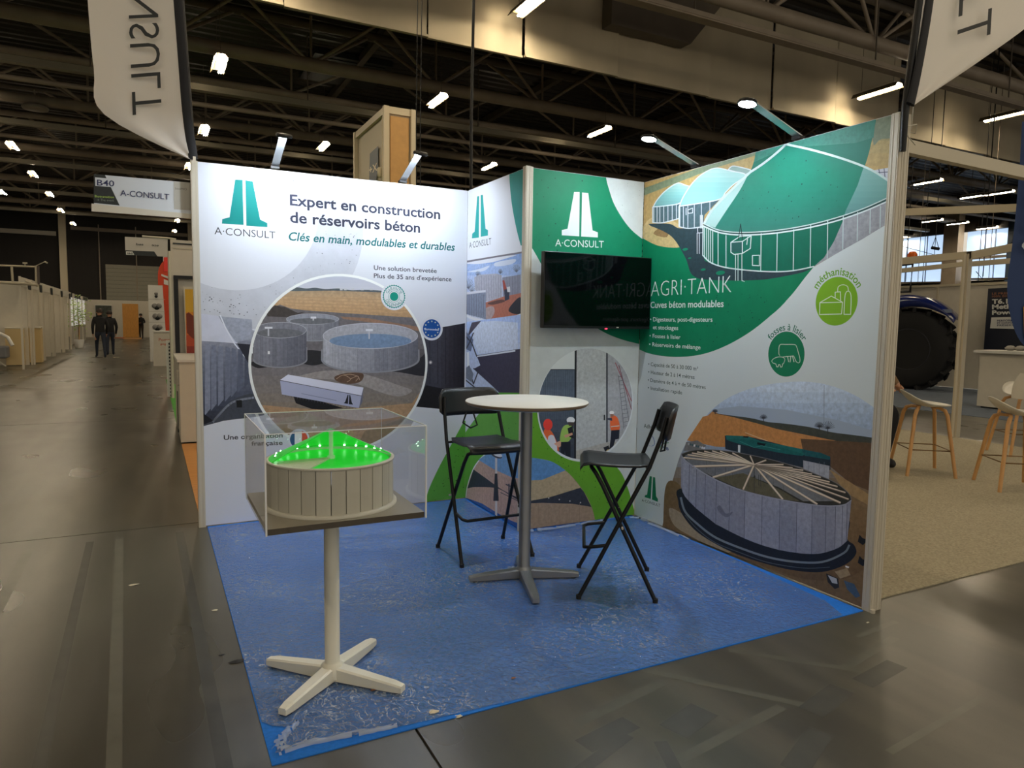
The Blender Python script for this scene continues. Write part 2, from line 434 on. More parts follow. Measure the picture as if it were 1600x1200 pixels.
A.poly([(380, 900), (500, 858), (560, 880), (640, 890), (850, 905), (1300, 935), (1400, 950), (1400, 2200), (300, 2200)], (112, 108, 112), 1)
A.poly([(420, 900), (470, 862), (530, 872), (600, 905), (640, 900), (560, 930), (430, 925)], (70, 64, 62), 1)
A.poly([(840, 925), (1000, 935), (1290, 985), (1290, 1010), (1150, 975), (860, 940)], (150, 118, 98), 1)
A.frame(*ZA2); A.gain = 1.2
A.bands([(250, 120), (1400, 90), (1400, 700), (250, 700)], [(74, 72, 76), (104, 100, 102), (112, 106, 102), (120, 108, 94), (124, 106, 82), (120, 100, 72)], 12, 1)
A.poly(S([(340, 165), (520, 150), (640, 100), (760, 110), (800, 140), (700, 185), (560, 165), (450, 190), (370, 200)], True), (34, 34, 38), 1)
A.poly(S([(760, 120), (900, 180), (1100, 200), (1280, 150), (1330, 120), (1340, 240), (1180, 225), (950, 195), (800, 170)], True), (38, 38, 44), 1)
A.poly(S([(560, 260), (760, 215), (960, 230), (1180, 300), (1250, 330), (1150, 360), (900, 280), (700, 260)], True), (134, 128, 126), 1)
A.poly(S([(810, 250), (880, 228), (970, 232), (960, 275), (900, 290), (830, 278)], True), (86, 66, 54), 1)
for q in ([(820, 262), (860, 240), (900, 262), (880, 280)], [(860, 240), (900, 236), (945, 250), (930, 275)], [(900, 262), (940, 246), (952, 268)]): A.stroke(S(q), 3, (158, 134, 112))
A.poly([(560, 320), (640, 360), (860, 428), (700, 440), (590, 400)], (22, 22, 26), 1)
A.poly([(400, 410), (560, 425), (800, 440), (1250, 400), (1300, 330), (1400, 700), (380, 700)], (150, 122, 94), 1)
A.poly([(980, 560), (1400, 420), (1400, 720), (900, 720)], (122, 104, 80), 1)
def tank2d(A, cx, cy, rx, ry, h, dark, light, n=26, water=None, hs=1.0, face=(150, 154, 166)):
    A.poly(ell(cx, cy+h+5, rx*1.035, ry*1.04, 0, 180, 30)+[(cx-rx*1.03, cy+h*.6), (cx+rx*1.03, cy+h*.6)], (146, 148, 156))
    for i in range(n):
        a0, a1 = 180*i/n, 180*(i+1)/n
        q = [(cx+rx*math.cos(math.radians(a)), cy+ry*math.sin(math.radians(a))) for a in (a0, a1)]
        t = math.cos(math.radians((a0+a1)/2))*.5+.5; v = random.uniform(-7, 7)
        c = [dark[k]*t+light[k]*(1-t)+v for k in range(3)]
        A.poly([q[0], q[1], (q[1][0], q[1][1]+h), (q[0][0], q[0][1]+h)], c, 1)
        A.stroke([q[1], (q[1][0], q[1][1]+h)], 1.6, [x*.62 for x in c])
    A.poly(ell(cx, cy, rx, ry), (196, 198, 208)); A.poly(ell(cx, cy, rx*.985, ry*.95), face, 1)
    for i in range(10):
        a = math.radians(190+160*i/9); A.stroke([(cx+rx*.98*math.cos(a), cy+ry*.95*math.sin(a)), (cx+rx*.98*math.cos(a), cy+ry*.95*math.sin(a)+h*.35*abs(math.sin(a)))], 1.2, [x*.75 for x in face])
    A.poly(ell(cx, cy+ry*.38, rx*.86, ry*.55), water or (110, 112, 118), 1)
A.gain = 1.0; A.frame(*ZA1)
tank2d(A, 685, 940, 150, 31, 90, (120, 122, 132), (150, 152, 162), 20)
tank2d(A, 500, 1003, 150, 46, 162, (98, 100, 112), (136, 138, 150), 22, face=(128, 130, 140))
tank2d(A, 1013, 1036, 271, 74, 128, (104, 106, 118), (184, 186, 196), 34, water=(122, 146, 178), face=(172, 174, 184))
for (x, y, h, w) in ((688, 932, 16, 14), (433, 990, 46, 20), (1005, 1003, 50, 18)):
    A.poly([(x-3, y), (x+5, y), (x+5, y+h), (x-3, y+h)], (196, 198, 206)); A.poly([(x-w, y-6), (x+w+4, y-6), (x+w+4, y+5), (x-w, y+5)], (222, 224, 232))
A.frame(*ZA2); A.gain = 1.2
A.poly([(430, 104), (442, 104), (442, 121), (430, 121)], (196, 196, 200))
A.poly([(500, 268), (545, 237), (974, 311), (962, 358)], (190, 192, 208)); A.poly([(500, 272), (962, 360), (948, 428), (510, 350)], (150, 154, 178)); A.poly([(962, 358), (974, 311), (968, 392), (950, 427)], (94, 96, 112))
A.stroke([(500, 270), (962, 358)], 3, (60, 62, 76)); A.stroke([(622, 345), (820, 385)], 2.5, (96, 100, 124))
for i in range(26): x = 516+i*16.5; A.stroke([(x, 351+i*3.0), (x, 360+i*3.0)], 2, (70, 70, 84))
A.poly([(884, 352), (889, 352), (886, 404), (862, 400), (870, 392)], (26, 28, 36)); A.poly([(894, 353), (899, 354), (908, 396), (915, 408), (890, 406)], (26, 28, 36))
A.clip = None; A.gain = 1.0
A.flush('printed_photo_graphic')
# logo, headline
A.frame(*ZA1)
A.poly([(245, 148), (287, 150), (293, 405), (170, 398), (172, 372), (213, 362)], TEAL); A.poly([(303, 152), (345, 158), (387, 375), (428, 395), (428, 418), (309, 410)], TEAL)
A.text('A·CONSULT', (128, 458), (474, 483), (127, 414), (64, 66, 74), -.004)
A.flush('logo')
A.text('Expert en construction', (556, 292), (1410, 372), (555, 228), INK, .024)
A.text('de réservoirs béton', (557, 390), (1296, 449), (556, 326), INK, .024)
A.text('Clés en main, modulables et durables', (545, 492), (1490, 552), (544, 442), (4, 104, 108), .017, shear=.2)
A.text('Une solution brevetée', (1033, 660), (1390, 678), (1033, 633), (70, 72, 88), .014)
A.text("Plus de 35 ans d'expérience", (1033, 706), (1474, 726), (1033, 679), (70, 72, 88), .014)
A.frame(*ZA2); A.text('Une organisation', (180, 608), (515, 594), (180, 580), (58, 60, 68), .016); A.text('française', (337, 641), (515, 636), (337, 615), (58, 60, 68), .016)
A.flush('lettering')
A.frame(*ZA1)
A.raw(A.disc((1148, 812), (1222, 820)), (224, 228, 236)); c0 = A.uv((1148, 812)); r0 = math.dist(c0, A.uv((1213, 816)))
A.raw([(c0[0]+r0*(1.0 if i % 2 else .92)*math.cos(math.pi*i/30), c0[1]+r0*(1.0 if i % 2 else .92)*math.sin(math.pi*i/30)) for i in range(60)], (20, 140, 134))
A.raw(A.disc((1148, 812), (1205, 816)), (224, 230, 234)); A.raw(A.disc((1148, 812), (1203, 816), .99), (224, 230, 234)); A.raw(A.disc((1148, 812), (1180, 814)), (20, 140, 134)); A.raw(A.disc((1148, 812), (1178, 814)), (224, 230, 234)); A.raw(A.disc((1148, 812), (1172, 813)), (14, 150, 130))
A.arctext('GARANTIE', (1148, 812), (1184, 814), -68, 68, .026, (40, 130, 130)); 
vs, fs = text_mesh('DECENNALE', 0.0); w_ = max(v[0] for v in vs); A.k += 1; q2 = []
for (x, y) in vs:
    a = math.radians(248-136*x/w_); R = r0*.83-y/CAP*.026; q2.append((c0[0]+R*math.sin(a), c0[1]+R*math.cos(a)))
L_ = A.layer(q2); A.mb.add([A.to3(q, L_) for q in q2], fs, 0, False, A.c((40, 130, 130)))
A.flush('guarantee_seal', 'teal round guarantee seal')
A.raw(A.disc((1362, 995), (1424, 1000)), (220, 224, 234)); A.raw(A.disc((1362, 995), (1412, 999)), (20, 82, 160)); c0 = A.uv((1362, 995)); r0 = math.dist(c0, A.uv((1412, 999)))
for i in range(12):
    a = math.pi*i/6; cx, cy = c0[0]+r0*.78*math.cos(a), c0[1]+r0*.78*math.sin(a)
    A.raw([(cx+.0085*(1 if j % 2 == 0 else .42)*math.sin(math.pi*j/5), cy+.0085*(1 if j % 2 == 0 else .42)*math.cos(math.pi*j/5)) for j in range(10)], (220, 226, 200))
A.text('Eurocodes', (1322, 1002), (1402, 1006), (1322, 990), (214, 222, 236), .02)
A.flush('star_badge', 'blue round badge with a ring of stars')
A.frame(*ZA2); A.gain = 1.1
A.raw(A.disc((607, 604), (667, 604)), (212, 216, 226)); dc = A.disc((607, 604), (657, 604)); A.clip = dc
A.poly([(540, 540), (583, 540), (583, 670), (540, 670)], (20, 62, 128)); A.poly([(583, 540), (624, 540), (624, 670), (583, 670)], (226, 230, 238)); A.poly([(624, 540), (680, 540), (680, 670), (624, 670)], (206, 44, 48))
A.clip = None; A.flush('round_flag_badge', 'round badge in blue, white and red bands')

# ---- short side wall of the storage cabin (faces left)
wsd = thing('display_wall', 'narrow side wall with teal logo above two construction photos, behind the left black stool', 'exhibition wall', (2.0, -.5, 0))
MB().bb((2.001, -.5, .012), (2.03, -.03, H)).build('wall_panel', PANEL, wsd); MB().bb((2.001, -1.0, .012), (2.03, -.502, H)).build('wall_panel', PANEL, wsd)
A = Art('x', 2.0, -1, (-.998, -.001, .012, H-.002), wsd); A.frame(*ZB)
A.raw(A.rect, (222, 225, 234)); 
A.poly(S([(383, 90), (386, 180), (400, 320), (428, 470), (455, 575)])+[(500, 560), (500, 60)], (8, 138, 130), 2)
A.poly([(100, 672), (500, 606), (500, 618), (100, 684)], (110, 106, 116))
A.k += 3
A.bands([(100, 690), (500, 616), (500, 1200), (100, 1200)], [(126, 158, 214), (176, 192, 224), (196, 204, 226), (196, 200, 216)], 8, 1)
A.poly(S([(112, 684), (180, 690), (280, 678), (380, 650), (430, 634), (360, 640), (240, 660)], True), (220, 222, 232))
for q in ([(120, 740), (200, 720), (260, 700), (220, 735)], [(300, 680), (420, 660), (400, 690), (300, 705)]): A.poly(S(q, True), (206, 214, 232))
for (x, y, r) in ((128, 820, 26), (150, 850, 20), (188, 755, 14), (328, 740, 12), (428, 722, 20)):
    for i in range(9): a = -math.pi*(i+.5)/9; A.stroke([(x, y+r), (x+r*1.2*math.cos(a), y+r*1.5*math.sin(a))], 2.2, (92, 96, 110))
A.poly([(165, 775), (190, 758), (300, 750), (337, 760), (340, 905), (240, 925), (168, 850)], (168, 168, 182), 1)
for i in range(11): x = 180+i*15; A.stroke([(x, 764-i*.8), (x+1, 900)], 2, (124, 124, 140))
A.poly([(340, 775), (455, 756), (455, 880), (345, 895)], (134, 136, 152), 1)
for i in range(6): x = 352+i*17; A.stroke([(x, 774-i*3), (x, 880)], 2, (104, 106, 124))
A.poly([(236, 930), (345, 895), (455, 872), (500, 860), (500, 1010), (236, 1040)], (172, 104, 84), 1)
A.poly(S([(250, 935), (330, 912), (355, 925), (280, 945)], True), (92, 60, 54)); A.poly(S([(380, 985), (410, 930), (455, 900), (455, 1000)], True), (36, 34, 44))
A.poly(S([(235, 970), (280, 955), (292, 990), (270, 1030), (238, 1032)], True), (170, 150, 150), 1)
A.poly([(340, 795), (352, 790), (372, 860), (350, 860)], (150, 64, 52)); A.poly([(352, 850), (382, 845), (384, 910), (356, 922)], (34, 40, 62)); A.poly([(368, 835), (388, 830), (390, 865), (372, 865)], (214, 214, 220))
A.poly([(106, 872), (236, 855), (238, 1036), (106, 1000)], (124, 132, 152), 1); A.poly([(106, 866), (236, 852), (236, 866), (106, 882)], (206, 208, 218))
for i in range(8): x = 118+i*15; A.stroke([(x, 880), (x, 1020)], 2, (84, 90, 110))
A.poly(S([(106, 1000), (160, 1022), (250, 1040), (350, 1032), (455, 1000)])+[(500, 990), (500, 1014), (455, 1020)]+S([(455, 1020), (350, 1050), (250, 1058), (160, 1040), (106, 1016)]), (222, 224, 232))
A.frame(*ZB2); A.gain = 1.1
A.bands([(235, -60), (600, -110), (600, 400), (235, 400)], [(150, 172, 214), (176, 188, 214), (160, 172, 198)], 6, 1)
A.poly([(290, -60), (420, -70), (560, -60), (560, 95), (330, 125), (300, 60)], (184, 194, 214), 1)
A.poly([(318, 132), (545, 98), (600, 90), (600, 400), (450, 350), (430, 330), (300, 212), (340, 190)], (58, 56, 72), 1)
A.poly([(290, -60), (345, -70), (262, 30)], (70, 66, 80), 1); A.poly([(245, -20), (300, 40), (285, 110), (245, 90)], (96, 108, 136), 1)
for q in ([(246, 10), (290, 60), (320, 140)], [(300, 0), (280, 50), (260, 90)], [(262, 120), (266, 190), (300, 300)], [(300, 300), (330, 220), (300, 210)], [(246, 270), (320, 330)]): A.stroke(q, 7, (52, 54, 64))
A.poly([(260, 115), (274, 112), (276, 195), (262, 200)], (214, 218, 226)); A.poly([(246, 215), (275, 190), (300, 240), (290, 290), (248, 260)], (108, 116, 132), 1)
A.poly([(320, 135), (545, 100), (545, 110), (322, 142)], (196, 202, 214))
A.poly(S([(235, 600), (290, 520), (350, 440), (420, 350)])+[(600, 352), (600, 1300), (235, 1300)], (90, 154, 62), 2)
A.poly([(235, 330), (300, 350), (400, 340), (440, 350), (420, 372), (350, 450), (290, 530), (235, 610)], (190, 196, 210))
A.specks([(250, 620), (420, 470), (560, 440), (560, 700), (270, 800)], 30, (34, 66, 30))
pc = A.circle((255, 965), (310, 765), (420, 690))
A.poly(S([(252, 985), (262, 900), (300, 790), (360, 715), (420, 686), (480, 680), (560, 690), (600, 700)])+[(600, 1300), (252, 1300)], (206, 210, 214))
reg = S([(256, 985), (266, 900), (304, 795), (362, 722), (420, 692), (480, 686), (560, 698), (600, 710)])+[(600, 1300), (256, 1300)]
A.poly(reg, (178, 150, 138), 1)
A.poly(S([(330, 745), (362, 722), (420, 692), (480, 686), (560, 698), (600, 710)])+[(600, 860), (520, 845), (420, 800)], (104, 146, 190), 1)
A.poly(S([(300, 800), (370, 850), (470, 920), (600, 985)])+[(600, 1000)]+S([(540, 968), (450, 915), (380, 905), (300, 905), (264, 912)]), (48, 52, 66), 1)
A.poly([(252, 965), (350, 1000), (430, 1050), (520, 1100), (600, 1130), (600, 1300), (252, 1300)], (44, 84, 150), 1)
for x in (400, 460, 520): A.stroke([(x, 940), (x+2, 1050)], 2, (150, 124, 112))
for (x, y0, y1, w) in ((433, 700, 1075, 12), (508, 885, 1020, 8)):
    A.stroke([(x, y0), (x, y1)], w, (200, 196, 194) if w > 10 else (70, 70, 80))
A.poly([(425, 825), (440, 825), (448, 985), (416, 985)], (44, 46, 58)); A.poly(ell(434, 716, 36, 16, rot=25), (60, 60, 72)); A.poly(ell(437, 710, 34, 13, rot=25), (214, 214, 220)); A.stroke([(490, 888), (524, 902)], 8, (70, 70, 80)); A.stroke([(458, 935), (560, 985)], 4, (60, 60, 70))
A.flush('printed_photo_graphic')
A.gain = 1; A.frame(*ZB)
A.poly([(183, 267), (195, 265), (193, 525), (150, 530), (152, 500), (167, 488)], (10, 146, 142)); A.poly([(205, 260), (218, 258), (235, 470), (250, 478), (250, 512), (205, 520)], (10, 146, 142))
A.text('A·CONSULT', (133, 593), (270, 568), (133, 552), (64, 66, 74), -.004)
A.flush('logo')

# ---- front wall of the cabin (screen wall)
wb = thing('display_wall', 'green and white cabin front wall carrying the black screen, with round photo of workers', 'exhibition wall', (2.5, YB, 0))
MB().bb((2.045, YB+.001, .012), (2.995, YB+.03, H)).build('wall_panel', PANEL, wb)
post(wb, 2.0, YB+.002); post(wb, 2.03, YB+.006, r=.012, name='edge_profile')
A = Art('y', YB, -1, (2.046, 2.995, .012, H-.002), wb); A.frame(*ZB)
A.raw(A.rect, (206, 212, 210), 2)
gd = A.circle((520, 583), (940, 1096), (1205, 1192))
A.poly(S([(500, 560), (520, 583), (560, 650), (640, 790), (780, 970), (940, 1096), (1080, 1160), (1240, 1200)])+[(1300, 600), (1300, 60), (500, 60)], (8, 128, 90), 2)
A.specks([(530, 120), (980, 180), (1100, 440), (1220, 560), (1200, 640), (540, 600)], 26, (8, 70, 54))
A.poly(S([(985, 60), (988, 150), (1008, 230), (1040, 320), (1100, 420), (1160, 490), (1240, 552)])+[(1300, 500), (1300, 60)], (208, 214, 212), 2)
A.specks([(1000, 180), (1230, 190), (1225, 520), (1080, 360)], 22, (120, 124, 124), (.001, .003))
A.frame(*ZB2); A.gain = 1.08
A.poly(S([(600, 440), (700, 455), (900, 620), (1050, 720), (1150, 800), (1200, 900), (1230, 1000), (1248, 1080)])+[(1248, 1300), (600, 1300)], (98, 158, 44), 2)
A.specks([(640, 560), (760, 740), (1000, 900), (1020, 1000), (1180, 1000), (1120, 850), (860, 740), (680, 500)], 60, (40, 78, 26))
A.poly(S([(590, 730), (660, 734), (760, 756), (860, 826), (945, 930), (995, 1030), (1022, 1150)])+[(1022, 1300), (590, 1300)], (158, 136, 114), 1)
A.poly(S([(590, 730), (660, 734), (760, 756), (838, 806)])+[(800, 850), (700, 862), (590, 866)], (92, 138, 186), 1)
A.poly([(590, 866), (700, 862), (838, 806), (860, 826), (925, 905), (800, 950), (590, 1000)], (176, 158, 126), 1)
A.poly([(590, 992), (740, 965), (925, 908), (945, 930), (990, 1020), (880, 1002), (700, 996), (590, 1000)], (52, 56, 66), 1)
for i in range(4): A.poly(ell(740+i*62, 968+i*9, 4, 4), (180, 180, 176))
for x in (680, 740, 800, 860, 920): A.stroke([(x, 1000), (x, 1120)], 1.6, (138, 118, 98))
cr = A.circle((668, 450), (900, 752), (1228, 350)); A.raw(A.circle((676, 500), (895, 752), (1228, 330)), (206, 212, 214))
pc = A.circle((684, 500), (895, 738), (1224, 330)); A.clip = pc
A.poly([(600, 50), (1300, 50), (1300, 800), (600, 800)], (176, 178, 178), 1)
A.bands([(600, 215), (892, 215), (892, 800), (600, 800)], [(92, 104, 120), (74, 84, 98), (52, 58, 70)], 8, 1)
for i in range(15): x = 695+i*13; A.stroke([(x, 222), (x, 520)], 1.8, (62, 72, 86))
A.stroke([(690, 216), (890, 216)], 5, (40, 46, 56))
A.poly([(600, 50), (892, 50), (892, 212), (600, 212)], (206, 212, 210))
A.poly([(892, 50), (904, 50), (900, 800), (888, 800)], (34, 36, 42)); A.poly([(904, 50), (1076, 50), (1076, 660), (900, 690)], (176, 180, 180), 1)
A.poly([(1076, 50), (1086, 50), (1086, 660), (1076, 660)], (70, 74, 80)); A.poly([(1086, 50), (1300, 50), (1300, 660), (1086, 650)], (162, 164, 168), 1)
A.poly([(1086, 640), (1300, 650), (1300, 800), (900, 800), (900, 690)], (168, 166, 160), 1)
A.stroke([(1130, 175), (1225, 400)], 4, (150, 60, 70)); A.stroke([(1150, 190), (1228, 460)], 4, (120, 60, 70))
for dx in (0, 36): A.stroke([(1148+dx*.6, 250), (1180+dx, 560)], 3, (96, 98, 104))
for i in range(13): t = i/12; A.stroke([(1148+32*t, 258+290*t), (1170+46*t, 255+285*t)], 2.5, (96, 98, 104))
# three workers of the printed picture
A.poly(S([(712, 570), (745, 568), (775, 610), (800, 690), (760, 690), (720, 640)], True), (222, 104, 58)); A.poly(S([(740, 605), (770, 605), (790, 680), (770, 700), (738, 640)], True), (206, 208, 216)); A.poly(ell(735, 538, 27, 34), (226, 68, 58)); A.poly([(770, 650), (845, 612), (862, 630), (800, 672)], (206, 158, 136))
A.poly(S([(830, 545), (862, 540), (884, 560), (880, 600), (850, 640), (808, 636), (812, 580)], True), (150, 184, 92)); A.poly([(812, 640), (868, 638), (868, 730), (842, 735), (835, 690), (826, 730), (808, 720)], (32, 36, 46)); A.poly([(850, 560), (880, 545), (888, 620), (860, 610)], (30, 34, 40)); A.poly(ell(869, 512, 24, 19), (226, 228, 232)); A.poly([(852, 522), (890, 524), (886, 545), (858, 545)], (70, 60, 58)); A.poly([(830, 600), (878, 585), (880, 598), (836, 616)], (200, 150, 126))
A.poly(S([(1102, 492), (1125, 485), (1146, 505), (1155, 565), (1105, 572)], True), (228, 108, 62)); A.stroke([(1105, 550), (1152, 545)], 5, (206, 208, 196)); A.poly([(1106, 572), (1155, 568), (1152, 620), (1130, 625), (1112, 690), (1094, 688), (1102, 620)], (34, 38, 50)); A.poly([(1078, 500), (1110, 498), (1112, 516), (1080, 508)], (60, 66, 84)); A.poly(ell(1109, 468, 14, 11), (232, 232, 236)); A.poly([(1100, 476), (1120, 476), (1118, 492), (1102, 492)], (150, 110, 96)); A.poly([(1062, 480), (1070, 480), (1070, 512), (1062, 512)], (40, 42, 48))
A.poly([(1060, 672), (1090, 660), (1098, 685), (1070, 695)], (30, 32, 38)); A.poly([(1080, 686), (1104, 680), (1096, 698), (1076, 698)], (196, 178, 120))
A.clip = None; A.flush('printed_photo_graphic')
A.gain = 1; A.frame(*ZB)
A.poly([(788, 240), (822, 240), (820, 517), (711, 510), (711, 478), (747, 470)], (224, 230, 230)); A.poly([(838, 243), (876, 247), (903, 480), (936, 492), (936, 524), (832, 518)], (224, 230, 230))
A.text('A·CONSULT', (670, 579), (973, 589), (670, 532), (222, 232, 228), -.002)
A.flush('logo')

# ---- long right wall
wc = thing('display_wall', 'long right wall printed with green domed tank drawing above and round photo of a roofless tank', 'exhibition wall', (XC, -2, 0))
for y0, y1 in ((YE+.002, -2.003), (-2.001, YB-.001)): MB().bb((XC+.001, y0, .012), (XC+.03, y1, H)).build('wall_panel', PANEL, wc)
post(wc, XC+.022, YE-.022, name='end_post'); post(wc, XC+.075, YE-.018, r=.02, name='end_post'); post(wc, XC+.052, -2.0)
MB().bb((XC-.001, YE-.0008, .01), (XC+.004, YE+.004, H)).build('edge_profile', ALU, wc)
MB().cyl((XC+.012, YE-.05, .0), (XC+.012, YE-.05, .018), .014).build('levelling_foot', ALU, wc)
A = Art('x', XC, -1, (YE+.003, YB-.001, .012, H-.002), wc)
A.frame(*ZC1)
A.raw(A.rect, (214, 222, 222))
# aerial background
A.bands([(60, 60), (1600, 0), (1600, 660), (1480, 690), (1060, 935), (800, 1010), (500, 1010), (250, 830), (60, 760)], [(120, 130, 98), (176, 156, 104), (190, 158, 100), (184, 152, 98), (170, 146, 104)], 14, 1)
A.poly([(90, 490), (400, 375), (735, 265), (735, 300), (500, 372), (300, 450), (95, 530)], (126, 140, 112), 1)
A.poly(S([(1405, 115), (1520, 70), (1520, 190), (1440, 210), (1400, 240)], True), (124, 136, 112), 1)
A.poly([(1405, 385), (1490, 370), (1490, 470), (1440, 440)], (206, 210, 220)); 
for q in ([(1430, 380), (1440, 430)], [(1405, 400), (1490, 395)], [(1460, 375), (1468, 450)]): A.stroke(q, 5, (90, 96, 116))
A.poly(S([(95, 700), (160, 650), (290, 690), (330, 760), (290, 825), (180, 815), (95, 772)], True), (206, 178, 126), 1)
A.poly(S([(150, 745), (205, 700), (235, 705), (225, 765)], True), (150, 116, 76), 1)
# green disc
A.poly(S([(60, 745), (95, 775), (180, 815), (290, 825), (330, 800), (380, 850), (430, 880)])+[(1000, 960), (1062, 932)]+S([(1062, 932), (1000, 1000), (870, 1164), (700, 1290), (500, 1400)])+[(60, 1400)], (10, 128, 88), 2)
dg = S([(738, 268), (705, 380), (640, 500), (560, 620), (490, 710)])
A.poly(dg+[(480, 900), (700, 1000), (1062, 932)]+S([(1062, 932), (1150, 830), (1240, 620), (1310, 470), (1370, 300), (1415, 98)]), (18, 112, 94), 2)
A.poly(S([(735, 262), (1000, 175), (1415, 60)])+[(1400, 200), (1300, 230), (900, 260), (720, 340)], (54, 128, 112), 1)
A.frame(*ZC2)
A.poly([(50, -60)]+[(1062-0, -90)]+S([(1062, -86), (1010, -22), (930, 80), (830, 180), (700, 285), (560, 365), (430, 412), (300, 428), (180, 420), (90, 398), (40, 380)]), (10, 128, 88), 2)
A.frame(*ZC1)
# asphalt
A.poly(S([(120, 690), (240, 690), (300, 715), (430, 705)])+[(440, 900), (560, 945), (800, 965), (1050, 945), (1000, 965)]+S([(960, 975), (760, 1008), (500, 1010), (375, 985), (330, 880), (250, 760), (130, 700)]), (48, 66, 74), 1)
for (x, y, r) in ((330, 835, 16), (432, 950, 14), (530, 968, 26), (355, 885, 10)): A.poly(ell(x, y, r, r*.45, rot=-8), (14, 130, 96))
# small tanks
def tk(roof, c, body, bc, staves, w=6, rim=None):
    A.bands(roof, c, 8); A.poly(body, bc, 1)
    for (x, a, b) in staves: A.stroke([(x, a), (x, b)], w*.7, (206, 214, 220))
    A.stroke(roof, w, (224, 232, 234), True)
tk(S([(575, 382), (600, 362), (660, 372), (705, 388), (670, 412)]), [(140, 166, 160), (150, 176, 170)], [(590, 384), (600, 383), (600, 385)], (140, 160, 160), [])
tk(S([(148, 594), (170, 555), (215, 505), (283, 460), (330, 470), (362, 486), (325, 530), (300, 572), (230, 586), (148, 594)]), [(176, 212, 206), (132, 192, 190), (120, 170, 172)], [(145, 596), (230, 588), (300, 574), (292, 662), (230, 680), (145, 682)], (78, 102, 110), [(152, 596, 682), (170, 595, 682), (186, 592, 680), (208, 588, 680), (232, 585, 678), (256, 580, 672), (280, 575, 668)])
A.stroke(S([(145, 682), (200, 684), (292, 660)]), 6, (214, 220, 224)); A.stroke([(145, 594), (145, 682)], 6, (214, 220, 224))
tk(S([(297, 590), (320, 535), (370, 460), (430, 405), (505, 373), (590, 390), (672, 412), (600, 470), (560, 510), (525, 550), (400, 575), (297, 590)]), [(180, 216, 212), (140, 196, 194), (150, 200, 198)], [(295, 592), (400, 577), (525, 552), (440, 640), (430, 712), (350, 716), (296, 706)], (76, 100, 108), [(300, 592, 706), (320, 592, 712), (345, 586, 718), (382, 580, 716), (422, 572, 712), (470, 565, 620)])
A.stroke(S([(296, 706), (350, 716), (430, 706)]), 6, (214, 220, 224)); A.stroke([(295, 592), (295, 706)], 6, (214, 220, 224))
A.poly([(345, 612), (372, 600), (372, 628), (347, 630)], (60, 84, 92)); A.stroke([(345, 612), (372, 600), (372, 628), (347, 630)], 4, (214, 220, 224), True); A.stroke([(335, 600), (335, 640)], 4, (214, 220, 224))
for q in ([(400, 715), (430, 700), (430, 740), (402, 742)],): A.stroke(q, 4, (214, 214, 222), True)
for x in (398, 410, 416, 424, 428): A.stroke([(x, 640 if x > 411 else 742), (x, 860 if x < 411 else 715)], 4, (214, 220, 224))
# the big tank
roof = S([(437, 690), (470, 630), (520, 570), (600, 490), (700, 396)])+S([(700, 396), (770, 350), (840, 295), (903, 238)])+S([(903, 238), (1050, 270), (1230, 322), (1380, 380), (1484, 445)])
low = S([(1484, 540), (1350, 600), (1200, 652), (1050, 692), (900, 720), (760, 735), (620, 738), (520, 725), (437, 690)])
rf = roof+low
A.bands(rf, [(14, 122, 102), (12, 126, 102), (30, 126, 106), (56, 128, 114)], 14, 2)
A.poly(S([(437, 690), (470, 630), (520, 570), (600, 490), (690, 405)])+S([(690, 405), (640, 500), (560, 620), (500, 712)]), (172, 208, 204))
A.bands(S([(1345, 370), (1400, 392), (1484, 445)])+S([(1484, 540), (1350, 600), (1235, 642)])+[(1240, 620), (1310, 470), (1340, 380)], [(128, 178, 172), (112, 166, 160), (96, 148, 146)], 8)
bl = S([(1484, 560), (1350, 618), (1200, 670), (1050, 708), (900, 735), (760, 750), (620, 752), (520, 738), (432, 702)])
bt = S([(432, 870), (475, 910), (560, 938), (700, 955), (840, 962), (950, 955), (1062, 932)])
A.poly(bl+bt+[(1130, 886), (1230, 836), (1340, 775), (1480, 688)], (8, 106, 84), 2)
A.poly([(1232, 660), (1484, 562), (1484, 686), (1340, 775), (1230, 836), (1062, 932), (1120, 880), (1175, 790)], (158, 160, 166), 1)
A.poly(bl+low[::-1], (30, 74, 72))
ys = lambda x: (752-(x-620)*.055 if x < 900 else 735-(x-900)*.27) if x > 520 else 710+(x-440)*.35
yb = lambda x: 885+(x-440)*.6 if x < 500 else (925+(x-500)*.15 if x < 740 else (961 if x < 900 else (961-(x-900)*.16 if x < 1062 else 932-(x-1062)*.585)))
for x in (440, 452, 463, 474, 486, 517, 562, 762, 853, 947, 1043, 1140, 1228, 1310, 1382, 1440): A.stroke([(x, ys(x)), (x-(3 if x > 700 else 0), yb(x))], 5, (196, 216, 214))
A.stroke(roof, 13, (216, 238, 236)); A.stroke(low, 6, (206, 224, 222)); A.stroke(bl, 8, (220, 234, 232)); A.stroke(bt, 7, (216, 232, 230)); A.stroke([(432, 702), (430, 870)], 6, (216, 232, 230))
A.poly([(590, 795), (655, 790), (655, 852), (590, 850)], (40, 92, 88)); A.poly([(655, 790), (705, 757), (700, 832), (655, 852)], (20, 112, 94))
A.stroke([(590, 795), (655, 790), (705, 757), (640, 762)], 5, (214, 230, 228), True); A.stroke([(590, 795), (590, 852), (608, 864), (655, 858), (655, 790)], 5, (214, 230, 228)); A.stroke([(655, 858), (700, 830), (705, 757)], 5, (214, 230, 228))
for x in (616, 630, 652): A.stroke([(x, 862), (x, 1012)], 4, (206, 224, 222))
A.stroke([(652, 1012), (668, 1018)], 4, (206, 224, 222)); A.stroke([(645, 690), (632, 780)], 4, (20, 40, 44)); A.stroke([(645, 690), (655, 780)], 4, (20, 40, 44)); A.stroke([(685, 765), (680, 808)], 5, (206, 224, 222))
